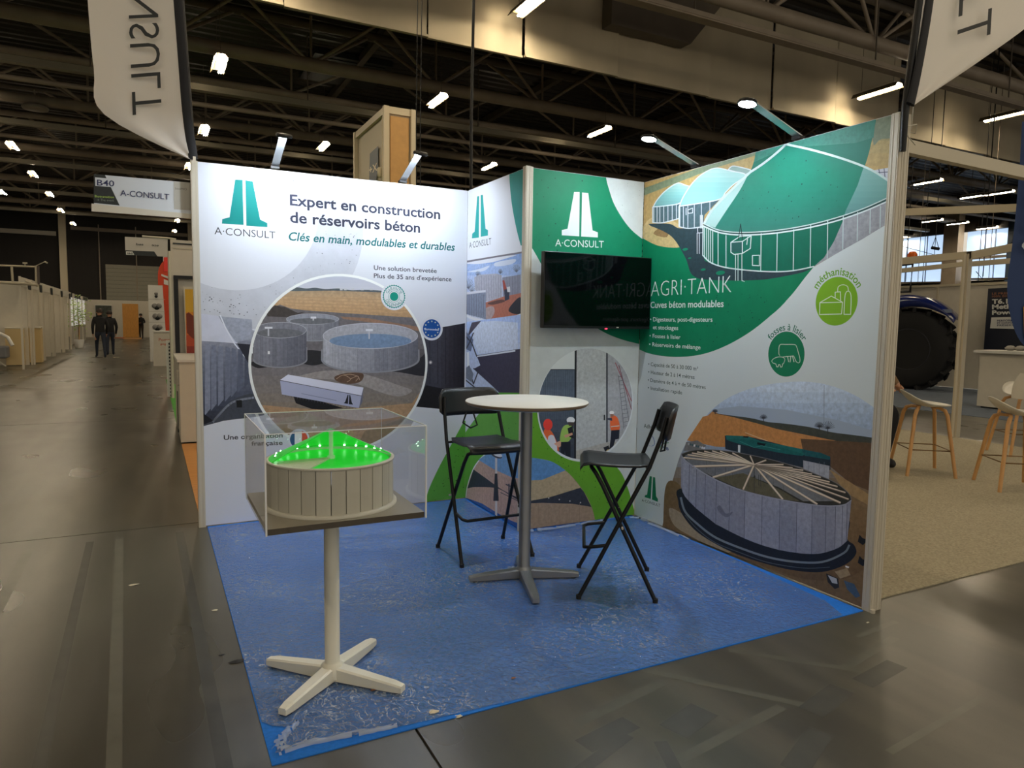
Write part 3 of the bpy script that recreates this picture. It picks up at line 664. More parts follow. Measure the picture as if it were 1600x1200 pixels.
A.stroke([(712, 870), (752, 868), (752, 928), (712, 926)], 5, (206, 224, 222), True)
A.specks([(620, 480), (900, 300), (1280, 380), (1200, 620), (700, 700)], 34, (10, 70, 62), (.002, .006))
A.specks([(60, 860), (320, 900), (400, 1000), (60, 1100)], 10, (8, 70, 54)); A.frame(*ZC2); A.specks([(60, 180), (900, 60), (700, 280), (400, 400), (60, 300)], 34, (8, 80, 58))
# lower edge of the green disc
A.specks([(440, 60), (900, 60), (700, 260), (450, 380)], 26, (8, 80, 58))
A.poly([(45, 375), (105, 402), (80, 540), (45, 640)], (188, 196, 196))
# lower round photograph
A.frame(*ZC3); A.gain = 1.12
L = f2f((560, 655), ZC2, ZC3); Tt = f2f((1010, 574), ZC2, ZC3); 
A.clip = None
lowreg = S([(205, 670), (212, 600), (232, 500), (262, 390), (300, 265), (350, 165), (420, 70), (500, -15), (610, -85), (760, -135), (940, -158), (1080, -152), (1200, -122), (1310, -72), (1420, 0)])+[(1500, 60), (1500, 1300), (205, 1300)]
A.bands(lowreg, [(190, 202, 216), (158, 174, 194), (140, 156, 178), (120, 104, 88), (120, 96, 66), (116, 92, 62), (104, 82, 56), (88, 70, 52), (80, 64, 46)], 24, 1)
A.poly([(430, 60), (490, -2), (640, -20), (900, 0), (1200, 60), (1400, 120), (1400, 165), (1250, 150), (1000, 110), (850, 80), (520, 20)], (150, 162, 178))
A.poly([(425, 62), (490, 5), (515, 22), (700, 50), (850, 82), (1010, 112), (1400, 200), (1400, 260), (980, 230), (500, 140), (380, 130)], (176, 122, 74), 1)
A.poly([(340, 175), (430, 40), (500, 25), (600, 45), (800, 95), (1000, 160), (1000, 240), (500, 210)], (178, 122, 70), 1)
A.poly(S([(490, 0), (515, 22), (700, 48), (800, 70), (900, 80), (1040, 100), (1160, 128), (1290, 145), (1400, 160)])+[(1400, 205), (1250, 190), (1000, 140), (850, 110), (760, 84), (600, 42), (500, 22)], (62, 64, 56), 1)
A.poly([(985, 165), (1150, 175), (1400, 190), (1400, 470), (1270, 420), (1150, 320), (1000, 240)], (92, 70, 50), 1)
for (x, y, r) in ((775, 45, 22), (1140, 98, 40), (1092, 92, 28), (500, 10, 16)):
    A.stroke([(x, y), (x, y+r)], 4, (50, 50, 52))
    for i in range(12):
        a = -math.pi*(i+.5)/12; A.stroke([(x, y+r*.3), (x+r*math.cos(a), y+r*.2+r*1.0*math.sin(a))], 2.4, (56, 58, 64))
A.stroke([(1118, 105), (1120, -140)], 3, (120, 130, 146)); A.stroke([(670, 130), (840, 195)], 3, (200, 180, 150))
A.poly([(335, 185), (400, 175), (450, 205), (420, 230), (320, 235)], (110, 108, 106), 1)
for i in range(9): x = 345+i*11; A.poly([(x, 190+i*3), (x+9, 188+i*3), (x+9, 200+i*3), (x, 202+i*3)], random.choice([(200, 200, 204), (60, 84, 92), (150, 150, 152)]))
A.poly([(555, 148), (700, 155), (900, 205), (1155, 270), (1155, 345), (1000, 330), (840, 290), (558, 225)], (34, 44, 54), 1)
A.poly([(560, 145), (690, 152), (760, 180), (850, 195), (1000, 225), (1155, 268), (1130, 272), (860, 240), (700, 200), (566, 172)], (30, 98, 94), 1)
A.poly(S([(568, 172), (640, 168), (760, 180), (900, 222), (990, 250), (985, 262), (840, 240), (680, 205)], True), (24, 88, 86), 1)
A.poly([(990, 225), (1100, 245), (1155, 268), (1150, 285), (1010, 262)], (28, 80, 84), 1)
for q in ([(720, 215), (790, 200)], [(720, 215), (640, 180)], [(760, 205), (870, 228)]): A.stroke(q, 3, (60, 130, 122))
A.poly([(630, 200), (644, 202), (642, 244), (630, 240)], (200, 206, 206)); A.poly([(1000, 288), (1150, 320), (1146, 395), (1002, 335)], (150, 152, 160), 1)
for x in (1030, 1062, 1092, 1120): A.stroke([(x, 298), (x, 370)], 2, (110, 112, 120))
A.poly([(660, 150), (690, 152), (688, 160), (660, 158)], (18, 20, 24)); A.poly([(740, 185), (790, 195), (780, 207), (738, 198)], (18, 24, 30))
# ground around, dark kerb, tank body
A.poly(S([(225, 420), (300, 430), (290, 540), (360, 640), (480, 740), (700, 860), (1000, 960), (1240, 960), (1400, 900), (1400, 1200), (200, 1200), (205, 640)], True), (112, 90, 62), 1)
A.poly(S([(240, 560), (330, 600), (420, 660), (520, 740), (600, 800), (520, 810), (400, 740), (270, 660)], True), (150, 134, 110), 1)
A.poly([(1150, 340), (1280, 420), (1400, 500), (1400, 560), (1240, 470)], (150, 122, 84), 1)
A.poly(S([(298, 450), (290, 520), (310, 590), (380, 680), (480, 750), (620, 820), (800, 880), (960, 915), (1110, 922), (1240, 880), (1300, 820), (1290, 770), (1250, 730), (1240, 600), (900, 560), (500, 460)], True), (28, 32, 42), 1)
A.stroke(S([(305, 500), (330, 580), (400, 650), (500, 725), (640, 785), (800, 838), (960, 865), (1110, 865), (1230, 815), (1262, 770)]), 12, (128, 138, 146)); A.stroke(S([(330, 600), (400, 680), (500, 755), (640, 812), (800, 868), (1000, 900), (1150, 895)]), 4, (84, 92, 100))
rimf = S([(308, 252), (318, 275), (370, 318), (480, 386), (580, 432), (670, 464), (780, 492), (900, 517), (1000, 533), (1090, 545), (1170, 547), (1235, 540), (1274, 515)])
rimb = S([(1274, 515), (1262, 480), (1210, 432), (1150, 398), (1060, 362), (960, 325), (850, 292), (720, 262), (600, 240), (480, 228), (380, 230), (308, 252)])
bot = S([(1250, 745), (1200, 785), (1110, 815), (1030, 820), (950, 812), (860, 796), (760, 768), (670, 733), (580, 690), (500, 645), (440, 595), (390, 555), (350, 515), (320, 475), (306, 435)])
A.poly(rimf+[(1274, 515), (1262, 640), (1250, 745)]+bot, (134, 136, 150), 1)
def at(curve, x): 
    b = min(curve, key=lambda p: abs(p[0]-x)); return b[1]
sx = [318, 332, 355, 395, 445, 508, 583, 670, 768, 868, 965, 1052, 1130, 1185, 1225, 1250]
for i in range(len(sx)-1):
    v = random.uniform(-8, 8); c = (138+v, 140+v, 154+v); x0, x1 = sx[i], sx[i+1]
    A.poly([(x0, at(rimf, x0)), (x1, at(rimf, x1)), (x1-4, at(bot, x1)-2), (x0-4, at(bot, x0)-2)], c, 1)
for x in sx[2:]: A.stroke([(x, at(rimf, x)), (x-5, at(bot, x))], 2.6, (74, 76, 88))
A.poly(S([(510, 560), (530, 545), (560, 590), (600, 580), (575, 610), (540, 600)], True), (104, 106, 120), 1)
A.poly(rimf+rimb, (52, 50, 44), 1)
A.poly(S([(330, 262), (420, 245), (560, 250), (700, 300), (720, 380), (560, 400), (500, 385), (380, 322)], True), (104, 106, 110), 1)
A.poly([(500, 388), (660, 360), (880, 460), (980, 520), (900, 515), (670, 462)], (92, 86, 66), 1)
A.poly([(720, 320), (1000, 420), (1200, 520), (1000, 520), (860, 440), (730, 390)], (112, 112, 112), 1)
for x, a, b in ((560, 322, 400), (600, 340, 395), (690, 352, 440), (790, 370, 430), (830, 385, 450), (890, 430, 480), (450, 290, 340), (500, 320, 370)): A.stroke([(x, a), (x, b)], 2, (70, 70, 66))
for x, a, b in ((722, 320, 470), (748, 370, 430), (760, 372, 436)): A.stroke([(x, a), (x, b)], 3, (60, 60, 58))
hub = (722, 312)
for i, p in enumerate([(345, 256), (322, 272), (372, 322), (488, 384), (660, 452), (884, 508), (1080, 536), (1212, 528), (1258, 508), (1240, 470), (1195, 436), (1150, 410), (1100, 384), (1050, 366), (1000, 344), (940, 330), (888, 311), (790, 286), (700, 262), (600, 246), (530, 236), (485, 234), (440, 236), (400, 240), (370, 246)]):
    A.stroke([(hub[0]+(p[0]-hub[0])*.02, hub[1]+(p[1]-hub[1])*.02+3), (p[0], p[1]+3)], 12 if i in (2, 3, 4, 5, 6, 7) else 9, (122, 110, 96)); A.stroke([hub, p], 9 if i in (2, 3, 4, 5, 6, 7) else 6, (208, 192, 170))
A.stroke(rimf, 7, (150, 152, 164)); A.stroke(rimb, 4, (110, 108, 108))
A.poly([(1130, 930), (1200, 960), (1205, 1010), (1180, 1020), (1140, 980)], (40, 42, 46), 1); A.poly([(1140, 940), (1190, 960), (1195, 990), (1165, 985)], (170, 172, 176))
A.poly([(1230, 970), (1290, 990), (1325, 1060), (1300, 1070), (1250, 1020)], (64, 84, 104), 1); A.poly([(1180, 920), (1250, 900), (1270, 940), (1210, 960)], (150, 130, 100), 1)
for p in ((1320, 710), (1320, 830)): A.poly([(p[0], p[1]), (p[0]+18, p[1]+20), (p[0]+50, p[1]+30), (p[0]+20, p[1]+60), (p[0]-10, p[1]+40)], (26, 28, 32))
A.poly([(1240, 885), (1262, 893), (1258, 902), (1240, 895)], (220, 220, 220))
A.gain = 1.0; A.flush('printed_photo_graphic')
A.frame(*ZC1); A.text('AGRI·TANK', (135, 1103), (592, 1080), (137, 1012), (226, 236, 232), -.020)
A.frame(*ZC2)
WT = (222, 234, 230); DK = (44, 70, 62)
A.text('Cuves béton modulables', (132, 150), (548, 144), (133, 113), WT, .012)
A.flush('headline_lettering', 'large white lettering')
for b, p0, p1, pt in (('• Digesteurs, post-digesteurs', (130, 226), (485, 228), (130, 201)), ('et stockages', (147, 270), (290, 275), (147, 246)), ('• Fosses à lisier', (127, 318), (303, 327), (127, 295)), ('• Réservoirs de mélange', (125, 366), (417, 385), (125, 343))): A.text(b, p0, p1, pt, WT, .01)
for b, p0, p1, pt in (('• Capacité de 50 à 30 000 m³', (120, 478), (402, 506), (120, 456)), ('• Hauteur de 2 à 14 mètres', (120, 523), (383, 554), (120, 501)), ('• Diamètre de 4 à + de 50 mètres', (118, 568), (446, 611), (118, 547)), ('• Installation rapide', (118, 612), (312, 641), (118, 591)), ('Adhérent de :', (95, 830), (230, 850), (95, 806))): A.text(b, p0, p1, pt, DK, .006)
A.flush('lettering')
# icons
A.raw(A.disc((1187, 112), (1309, 120)), LIME); A.arctext('méthanisation', (1187, 112), (1318, 122), -62, 62, .043, (110, 168, 46), .012)
wh = (228, 236, 220)
for q, cl in (([(1095, 120), (1224, 117), (1218, 184), (1093, 187)], True), ([(1097, 118), (1160, 82), (1222, 116)], False), ([(1182, 92), (1182, 60), (1212, 58), (1213, 106)], False), (S([(1196, 58), (1200, 30), (1226, 18), (1252, 28), (1257, 54)]), False), (S([(1232, 186), (1238, 80), (1255, 54), (1272, 80), (1270, 184)])+[(1270, 186)], True)): A.stroke(q, 4.5, wh, cl)
A.flush('biogas_icon', 'lime green disc with tank outline')
A.raw(A.disc((902, 412), (1008, 418)), (18, 124, 84)); A.arctext('fosses à lisier', (902, 412), (1014, 418), -56, 56, .041, (36, 110, 84), .010)
for q, cl in ((S([(862, 376), (870, 358), (900, 357), (950, 358), (962, 368), (972, 400), (982, 440), (978, 460), (962, 456), (950, 430), (946, 424)]), False), (S([(862, 376), (862, 410), (868, 420)]), False), ([(900, 428), (905, 425), (912, 428), (918, 456)], False), ([(930, 424), (926, 458)], False), ([(940, 424), (948, 456)], False), ([(886, 428), (946, 422)], False), (S([(828, 462), (822, 450), (836, 436), (860, 428), (885, 430), (896, 442), (890, 462), (882, 470)]), False), ([(828, 462), (845, 468), (850, 484), (858, 484), (860, 472), (868, 472), (872, 486), (880, 484), (884, 466)], False)): A.stroke(q, 4, wh, cl)
A.flush('cow_icon', 'dark green disc with cow and pig outline')
A.frame(*ZC3); A.gain = 1.1
G2 = (14, 108, 76)
A.poly([(128, 378), (141, 380), (134, 508), (99, 497), (102, 486), (113, 483)], G2); A.poly([(147, 382), (159, 386), (165, 493), (175, 508), (174, 524), (141, 511)], G2)
A.text('A·CONSULT', (83, 521), (188, 553), (83, 505), (44, 48, 54), .0)
A.flush('logo', 'small green logo')
A.poly([(192, 165), (206, 168), (212, 182), (204, 196), (190, 190)], (20, 78, 150)); A.stroke(S([(182, 220), (205, 195), (236, 188)]), 4, (60, 150, 90)); A.stroke(S([(186, 206), (210, 190), (232, 182)]), 3, (20, 78, 150)); A.text('FFB', (198, 222), (236, 232), (198, 206), (24, 62, 120), .02)
A.stroke(ell(138, 172, 14, 34, 200, 480, 20, rot=-20), 3, (60, 100, 170)); A.stroke([(110, 200), (150, 212)], 2, (160, 160, 190))
A.flush('membership_logo', 'small blue logo marks')

# ================================================================== HALL
def floor_mat():
    M = bpy.data.materials.new('polished_concrete'); M.use_nodes = True; nt = M.node_tree; b = nt.nodes['Principled BSDF']; L = nt.links
    tc = nt.nodes.new('ShaderNodeTexCoord')
    def noise(scale, sx=1, sy=1, det=5, rough=.6):
        mp = nt.nodes.new('ShaderNodeMapping'); mp.inputs['Scale'].default_value = (sx, sy, 1); n = nt.nodes.new('ShaderNodeTexNoise')
        n.inputs['Scale'].default_value = scale; n.inputs['Detail'].default_value = det; n.inputs['Roughness'].default_value = rough
        L.new(tc.outputs['Object'], mp.inputs[0]); L.new(mp.outputs[0], n.inputs['Vector']); return n.outputs[0]
    def rng(v, a, b_, c, d):
        r = nt.nodes.new('ShaderNodeMapRange'); r.inputs[1].default_value = a; r.inputs[2].default_value = b_; r.inputs[3].default_value = c; r.inputs[4].default_value = d; L.new(v, r.inputs[0]); return r.outputs[0]
    def mix(f, a, b_):
        mx = nt.nodes.new('ShaderNodeMix'); mx.data_type = 'RGBA'; L.new(f, mx.inputs[0])
        for i, v in ((6, a), (7, b_)):
            if isinstance(v, tuple): mx.inputs[i].default_value = v
            else: L.new(v, mx.inputs[i])
        return mx.outputs[2]
    base = mix(rng(noise(.4), .3, .7, 0, 1), rgb(60, 56, 47), rgb(84, 82, 70))
    base = mix(rng(noise(2.6, 1, .06, 2), .46, .75, 0, .6), base, rgb(112, 105, 90))      # long tyre streaks
    base = mix(rng(noise(5, 1, .25, 7), .42, .85, 0, .5), base, rgb(48, 43, 36))
    base = mix(rng(noise(28), .60, .78, 0, .3), base, rgb(46, 42, 36))
    L.new(base, b.inputs['Base Color'])
    L.new(rng(noise(1.2, 1, .5, 2), .2, .8, .24, .36), b.inputs['Roughness']); b.inputs['Specular IOR Level'].default_value = .55
    return M
FLOOR = floor_mat()
fl = thing('floor', None, None, kind='structure')
MB().bb((-30, -18, -.05), (44, 56, -.012)).build('joint_bed', mat('joint_filler', rgb(30, 27, 23), .8), fl)
xs = [-29.5+6*i for i in range(13)]; ys = [-17.85+6*i for i in range(13)]
for i in range(len(xs)-1):
    for j in range(len(ys)-1):
        MB().bb((xs[i]+.005, ys[j]+.005, -.012), (xs[i+1]-.005, ys[j+1]-.005, 0)).build('concrete_slab', FLOOR, fl)
# marks left by tape on the floor near the stand
tp = MB(); TAPE = mat('tape_residue', rgb(88, 86, 74), .34, var=.12, scale=9); TAPED = mat('dark_scuff', rgb(64, 62, 53), .45, var=.2, scale=9)
random.seed(3)
for kk, (x, y, l, w, a, mi) in enumerate(((1.3, -3.2, .5, .05, .2, 0), (1.75, -3.3, .7, .04, -.9, 0), (1.55, -3.55, .6, .045, .15, 0), (2.2, -3.25, .55, .04, -.8, 0), (2.6, -3.35, .5, .045, .2, 0), (.9, -3.5, .6, .05, .35, 1), (1.45, -3.42, .22, .12, .3, 1), (1.12, -3.36, .25, .09, .2, 1), (2.05, -3.55, .28, .1, .25, 1), (2.45, -3.5, .3, .09, .15, 1), (1.7, -3.75, .3, .09, .4, 1), (2.85, -3.2, .35, .035, .1, 0), (2.3, -3.85, .7, .03, .1, 0), (1.1, -3.9, .9, .05, 1.2, 1))):
    tp.box((x, y, .0002+.00004*kk), (l, w, .0001), rz=a, mi=mi)
for i in range(7):
    x = -1.9+i*.29+random.uniform(-.06, .06); tp.box((x, -2.2, .0002+.00004*i), (random.uniform(.03, .06), 4.3, .0001), rz=random.uniform(-.04, .04), mi=0 if i % 2 else 1)
tp.build('tape_mark', [TAPE, TAPED], fl)['kind'] = 'stuff'

# ceiling: corrugated deck
b = MB(); vs = []; fs = []; y = -14.0; prof = []
while y < 56:
    prof += [(y, 9.62), (y+.14, 9.62), (y+.20, 9.54), (y+.34, 9.54)]; y += .40
for (yy, z) in prof: vs += [(-30, yy, z), (44, yy, z)]
for i in range(len(prof)-1): fs.append((2*i, 2*i+1, 2*i+3, 2*i+2))
b.add(vs, fs); b.bb((-30, -14, 9.66), (44, 56, 9.7)); tag(b.build('ceiling', DECK), kind='structure')
# outer walls
BLK = mat('black_cladding', rgb(34, 29, 25), .7, var=.12, scale=1.5, stretch=(4, 4, .3)); CLAD = mat('grey_cladding', rgb(150, 146, 130), .55, var=.04)
wl = thing('wall_back', None, None, kind='structure')
MB().bb((-30, 55, 0), (44, 55.3, 9.6)).build('cladding', BLK, wl)
for x in (-22.5, -14.2, -5.8, 2.6, 11, 19.4, 27.8): MB().bb((x-.22, 54.6, 0), (x+.22, 54.99, 9.5)).build('column', mat('pale_column', rgb(236, 222, 192), .6), wl)
for k, x in enumerate((-3.6, -1.2)): MB().bb((x, 54.86, 0), (x+.07, 54.98, 8.2)).build('downpipe', STEEL, wl)
MB().bb((-5.3, 54.8, 7.7), (11, 54.95, 7.95)).build('rail', STEEL, wl); MB().bb((-22, 54.8, 7.2), (-6.2, 54.95, 7.5)).build('rail', BEIGEW, wl)
for i in range(9): MB().bb((-3.2, 54.9, 2.75+i*.29), (2.2, 54.98, 2.75+i*.29+.275)).build('cladding_board', CLAD, wl)
MB().bb((-3.2, 54.85, .05), (2.2, 54.93, 2.7)).build('lower_wall', BEIGEW, wl)
MB().bb((-30.3, -18, 0), (-30, 55, 9.6)).build('wall_left', BLK)['kind'] = 'structure'
wr = thing('wall_right', None, None, kind='structure')
MB().bb((44, -18, 0), (44.3, 56, 4.45)).build('cladding', BLK, wr); MB().bb((44, -18, 7.45), (44.3, 56, 9.6)).build('cladding', BLK, wr)
# daylight windows in the right wall
def win(n, y0, y1, kids=True):
    w = thing('window_%d' % n, None, None, kind='structure')
    MB().bb((44.28, y0, 4.45), (44.3, y1, 7.45)).build('window_pane', GLASSE, w)
    k = max(2, int((y1-y0)/1.3))
    for i in range(1, k): yy = y0+(y1-y0)*i/k; MB().bb((44.2, yy-.025, 4.45), (44.26, yy+.025, 7.45)).build('mullion', mat('pale_mullion', rgb(150, 165, 185), .5), w)
    MB().bb((44.1, y0, 5.75), (44.22, y1, 5.9)).build('transom', STEEL, w); MB().bb((44.0, y0, 4.36), (44.3, y1, 4.5)).build('window_sill', BEIGEW, w)
GLASSE = mat('daylight_translucent_glazing', rgb(190, 215, 240), .6, emit=(.55, .74, 1.0, 1), es=DAY)
win(1, 8.6, 16.5); win(2, 17.4, 20.7); win(3, 21.8, 30.0); win(4, 31, 39)
for y in (8, 16.95, 21.2, 30.5, 39.6): MB().bb((43.4, y-.45, 0), (44.0, y+.45, 9.5)).build('column', STEEL)['kind'] = 'structure'
MB().bb((43.3, 17.1, 4.0), (43.7, 17.9, 9.5)).build('column', mat('blue_grey_steel', rgb(60, 78, 98), .5))['kind'] = 'structure'

# bulkhead of hung cloth panels across the hall
bk = thing('bulkhead', None, None, kind='structure'); x = -7.6; i = 0
while x < 43:
    w = (2.35, 2.7, 2.1)[i % 3]; j = (i*37 % 11-5)*.012
    b = MB(); nn = 8; vs = []; fs = []
    for k in range(nn+1):
        xx = x+.012+(w-.024)*k/nn; yy = 8+j+.035*math.sin(k*1.3+i)
        vs += [(xx, yy, 7.0), (xx, yy+.02*math.sin(i), 9.5)]
    fs = [(2*k, 2*k+2, 2*k+3, 2*k+1) for k in range(nn)]
    b.add(vs, fs, 0, True); b.add([(a, yy+.02, z) for (a, yy, z) in vs], fs, 0, True)
    b.bb((x+.01, 7.97+j, 6.985), (x+w-.01, 8.05+j, 7.03)); b.build('cloth_panel', BEIGEC, bk); x += w; i += 1

# roof trusses
def truss(Y, z0, z1, rb, main=True, x0=-29, x1=43.2, step=3.4, ph=0.0, m1=STEEL):
    t = thing('roof_truss', None, None, kind='structure')
    MB().cyl((x0, Y, z0), (x1, Y, z0), rb, 14).build('bottom_chord', m1, t)
    for dy in ((-.55, .55) if main else (0,)): MB().cyl((x0, Y+dy, z1), (x1, Y+dy, z1), rb*.7, 10).build('top_chord', DSTEEL, t)
    x = x0+ph+step/2
    while x < x1-step/2:
        for dx in (-step/2, 0, step/2):
            for dy in ((-.55, .55) if main else (0,)):
                if dx == 0 and dy > 0: continue
                MB().cyl((x, Y, z0), (x+dx, Y+(dy if dx else 0), z1), .045 if dx else .035, 7).build('brace', m1, t)
        x += step*(1 if main else 1.5)
    return t
truss(5.75, 8.0, 9.3, .16, ph=1.1); truss(13.6, 8.0, 9.2, .17, ph=.2); truss(21, 8.05, 9.2, .15, ph=1.6); truss(28.4, 8.05, 9.2, .15, ph=.7); truss(36, 8.05, 9.2, .15); truss(44, 8.05, 9.2, .15, ph=1)
truss(17.6, 8.4, 9.3, .10, False, ph=.4); truss(24.6, 8.4, 9.3, .10, False); truss(48.5, 8.2, 9.3, .10, False)
def rail(Y, z, h=.16, x0=-29, x1=43, m=None, label=None):
    t = thing('cable_tray', None, None, kind='structure'); m = m or BEIGEW
    MB().bb((x0, Y-.11, z), (x1, Y+.11, z+.03)).build('tray_base', m, t)
    for d in (-.11, .11): MB().bb((x0, Y+d-.012, z+.03), (x1, Y+d+.012, z+h)).build('tray_side', m, t)
    x = x0+1
    while x < x1: MB().cyl((x, Y, z+h), (x, Y, 9.5), .018, 6).build('hanger', DSTEEL, t); x += 5.3
TR = mat('galvanised_tray', rgb(150, 142, 122), .45, .3)
rail(15.6, 7.5, m=TR); rail(5.55, 7.35, .12, m=STEEL); rail(22.4, 7.55, m=TR); rail(29.5, 7.6, m=TR); rail(37.3, 7.6, m=TR); rail(46, 7.7, m=TR)
for Y in (16.3, 23.2): MB().cyl((-29, Y, 7.35), (43, Y, 7.35), .07, 8).build('ceiling_pipe', STEEL)['kind'] = 'structure'
for k, x in enumerate((-24, -18, -12, -6.6, -.4, 5.6, 11.6, 17.6, 23.6, 29.6, 35.6)): MB().bb((x-.09, -14, 9.3), (x+.09, 54.9, 9.52)).build('purlin', DSTEEL)['kind'] = 'structure'
d = MB(); d.bb((4.2, 16.5, 9.36), (6.6, 19.0, 9.52)); d.bb((4.4, 16.7, 9.33), (6.4, 18.8, 9.36)); d.build('roof_vent', mat('dark_vent', rgb(34, 38, 36), .5))['kind'] = 'structure'
MB().lathe((-3.3, 21.0, 7.75), [(.0, 0), (.34, .02), (.36, .08), (.3, .14), (.03, .17), (.02, .6)], 20).build('ceiling_speaker', mat('grey_plastic', rgb(150, 140, 126), .5))['kind'] = 'structure'
# dark duct box fixed to the bulkhead
MB().prism([(8.6, 7.6, 7.9), (10.8, 7.6, 7.9), (12.0, 7.6, 9.3), (8.6, 7.6, 9.3)], (0, .35, 0)).build('duct_box', DSTEEL)['kind'] = 'structure'

# hall luminaires: white trough with two tubes
def luminaire():
    t = thing('ceiling_light', 'x', 'ceiling light', (0, 0, 0), 0, 'linear lights hanging in rows under the hall roof')
    b = MB(); b.prism([(-.17, -.62, .0), (-.10, -.62, .11), (.10, -.62, .11), (.17, -.62, .0), (.155, -.62, .0), (.09, -.62, .09), (-.09, -.62, .09), (-.155, -.62, .0)], (0, 1.24, 0)); b.build('reflector', mat('reflector_white', rgb(84, 72, 50), .5), t)
    for x in (.045, .10):
        b = MB(); b.cyl((x, -.58, .03), (x, .58, .03), .020, 8); b.build('tube', TUBE, t)
    b = MB(); b.bb((-.05, -.5, .11), (.05, .5, .16)); b.build('ballast_box', BEIGEW, t)
    for y in (-.45, .45): b = MB(); b.cyl((0, y, .16), (0, y, 1.95), .006, 5); b.build('wire', DSTEEL, t)
    for y in (-.3, .3):
        b = MB(); b.bb((-.16, y-.006, 0), (.16, y+.006, .01)); b.build('guard_bar', BEIGEW, t)
    return t
lm = luminaire(); index_kids(lm); first = True
LL = [((828, 8), 7.55, 'bright ceiling light at the top edge, against the beige bulkhead'), ((1383, 143), 7.5, 'ceiling light against the bulkhead, partly behind the right white flag'), ((1570, 183), 7.5, 'ceiling light against the bulkhead at the right edge'),
 ((342, 103), 7.5, 'large ceiling light right of the left flag pole'), ((680, 160), 7.5, 'ceiling light just right of the tall box tower, top row'), ((933, 208), 7.5, 'ceiling light above the screen wall, left of the arm lamps'),
 ((318, 206), 7.5, 'small ceiling light beside the lower end of the left flag pole'), ((20, 230), 7.5, 'ceiling light at the far left, nearest of the aisle row'), ((52, 274), 7.5, 'second ceiling light of the aisle row at the far left'),
 ((503, 231), 7.5, 'small ceiling light between the two arm lamps of the back wall'), ((295, 262), 7.5, 'ceiling light just above the hanging stand number board'), ((1448, 286), 7.5, 'ceiling light seen between the two neighbour stand beams'),
 ((1520, 308), 7.5, 'left of two ceiling lights end to end above the navy flag'), ((1560, 303), 7.5, 'right of two ceiling lights end to end touching the navy flag'), ((1495, 350), 7.5, 'long ceiling light just under the second neighbour beam'),
 ((1455, 346), 7.5, 'short ceiling light under the second neighbour beam, left end'), ((1541, 357), 7.5, 'ceiling light just above the right daylight window'), ((78, 305), 7.5, 'third ceiling light of the aisle row at the far left'), ((95, 330), 7.5, 'farthest ceiling light of the aisle row at the far left'), ((3, 302), 7.5, 'ceiling light cut by the left edge of the picture'), ((1408, 371), 7.5, 'tiny ceiling light beside the end post of the right wall')]
for (q, z, lab) in LL:
    P = pz(q[0], q[1], z)
    if q == (1383, 143): P = pz(1370, 146, z)
    if first: lm.location = P; lm['label'] = lab; first = False
    else: dup(lm, P, 0, lab)
for (x, y, lab) in ((-4.6, 6.8, None), (1.3, 6.8, None), (-4.6, 13.4, None), (-4.6, 19.6, None), (-10.5, 13.4, None), (-10.5, 25, None), (-4.6, -.2, None), (1.3, -.2, None), (6.6, -.2, None), (12, -.2, None), (17, -.2, None), (1.3, -7, None), (6.6, -7, None), (-4.6, -7, None), (12, -7, None), (11.5, 20, None), (6.5, 27, None), (22, 13.3, None), (1.3, 32, None), (1.3, 38, None), (1.3, 44, None), (-4.7, 49.5, None), (1.3, 50, None), (-10.5, 37, None), (-10.5, 19.5, None)):  # later entries around the far aisle are added to brighten the left booths
    dup(lm, (x, y, 7.5), 0, 'linear ceiling light of the unseen rows, or added around the aisle to brighten the left booths', 'ceiling lights outside the picture')

# hoist cables hanging in front of the roof
for (xa, ya, xb, yb_, Y, r, lab) in ((735, 0, 741, 285, 3.2, .02, 'thick black hoist chain hanging left of the screen wall'), (648, 0, 655, 270, 3.4, .006, 'thin black cable hanging right of the box tower, left one'), (654, 0, 662, 275, 3.4, .006, 'thin black cable hanging right of the box tower, right one')):
    P, Q = py(xa, ya, Y), py(xb, yb_, Y); x = (P.x+Q.x)/2
    b = MB(); b.tube([(x, Y, 9.5), (x+.01, Y, 6), (x-.01, Y, 4), (x, Y, 2.6)], r, 7); t = b.build('hoist_cable', BLACK); tag(t, lab, 'cable')

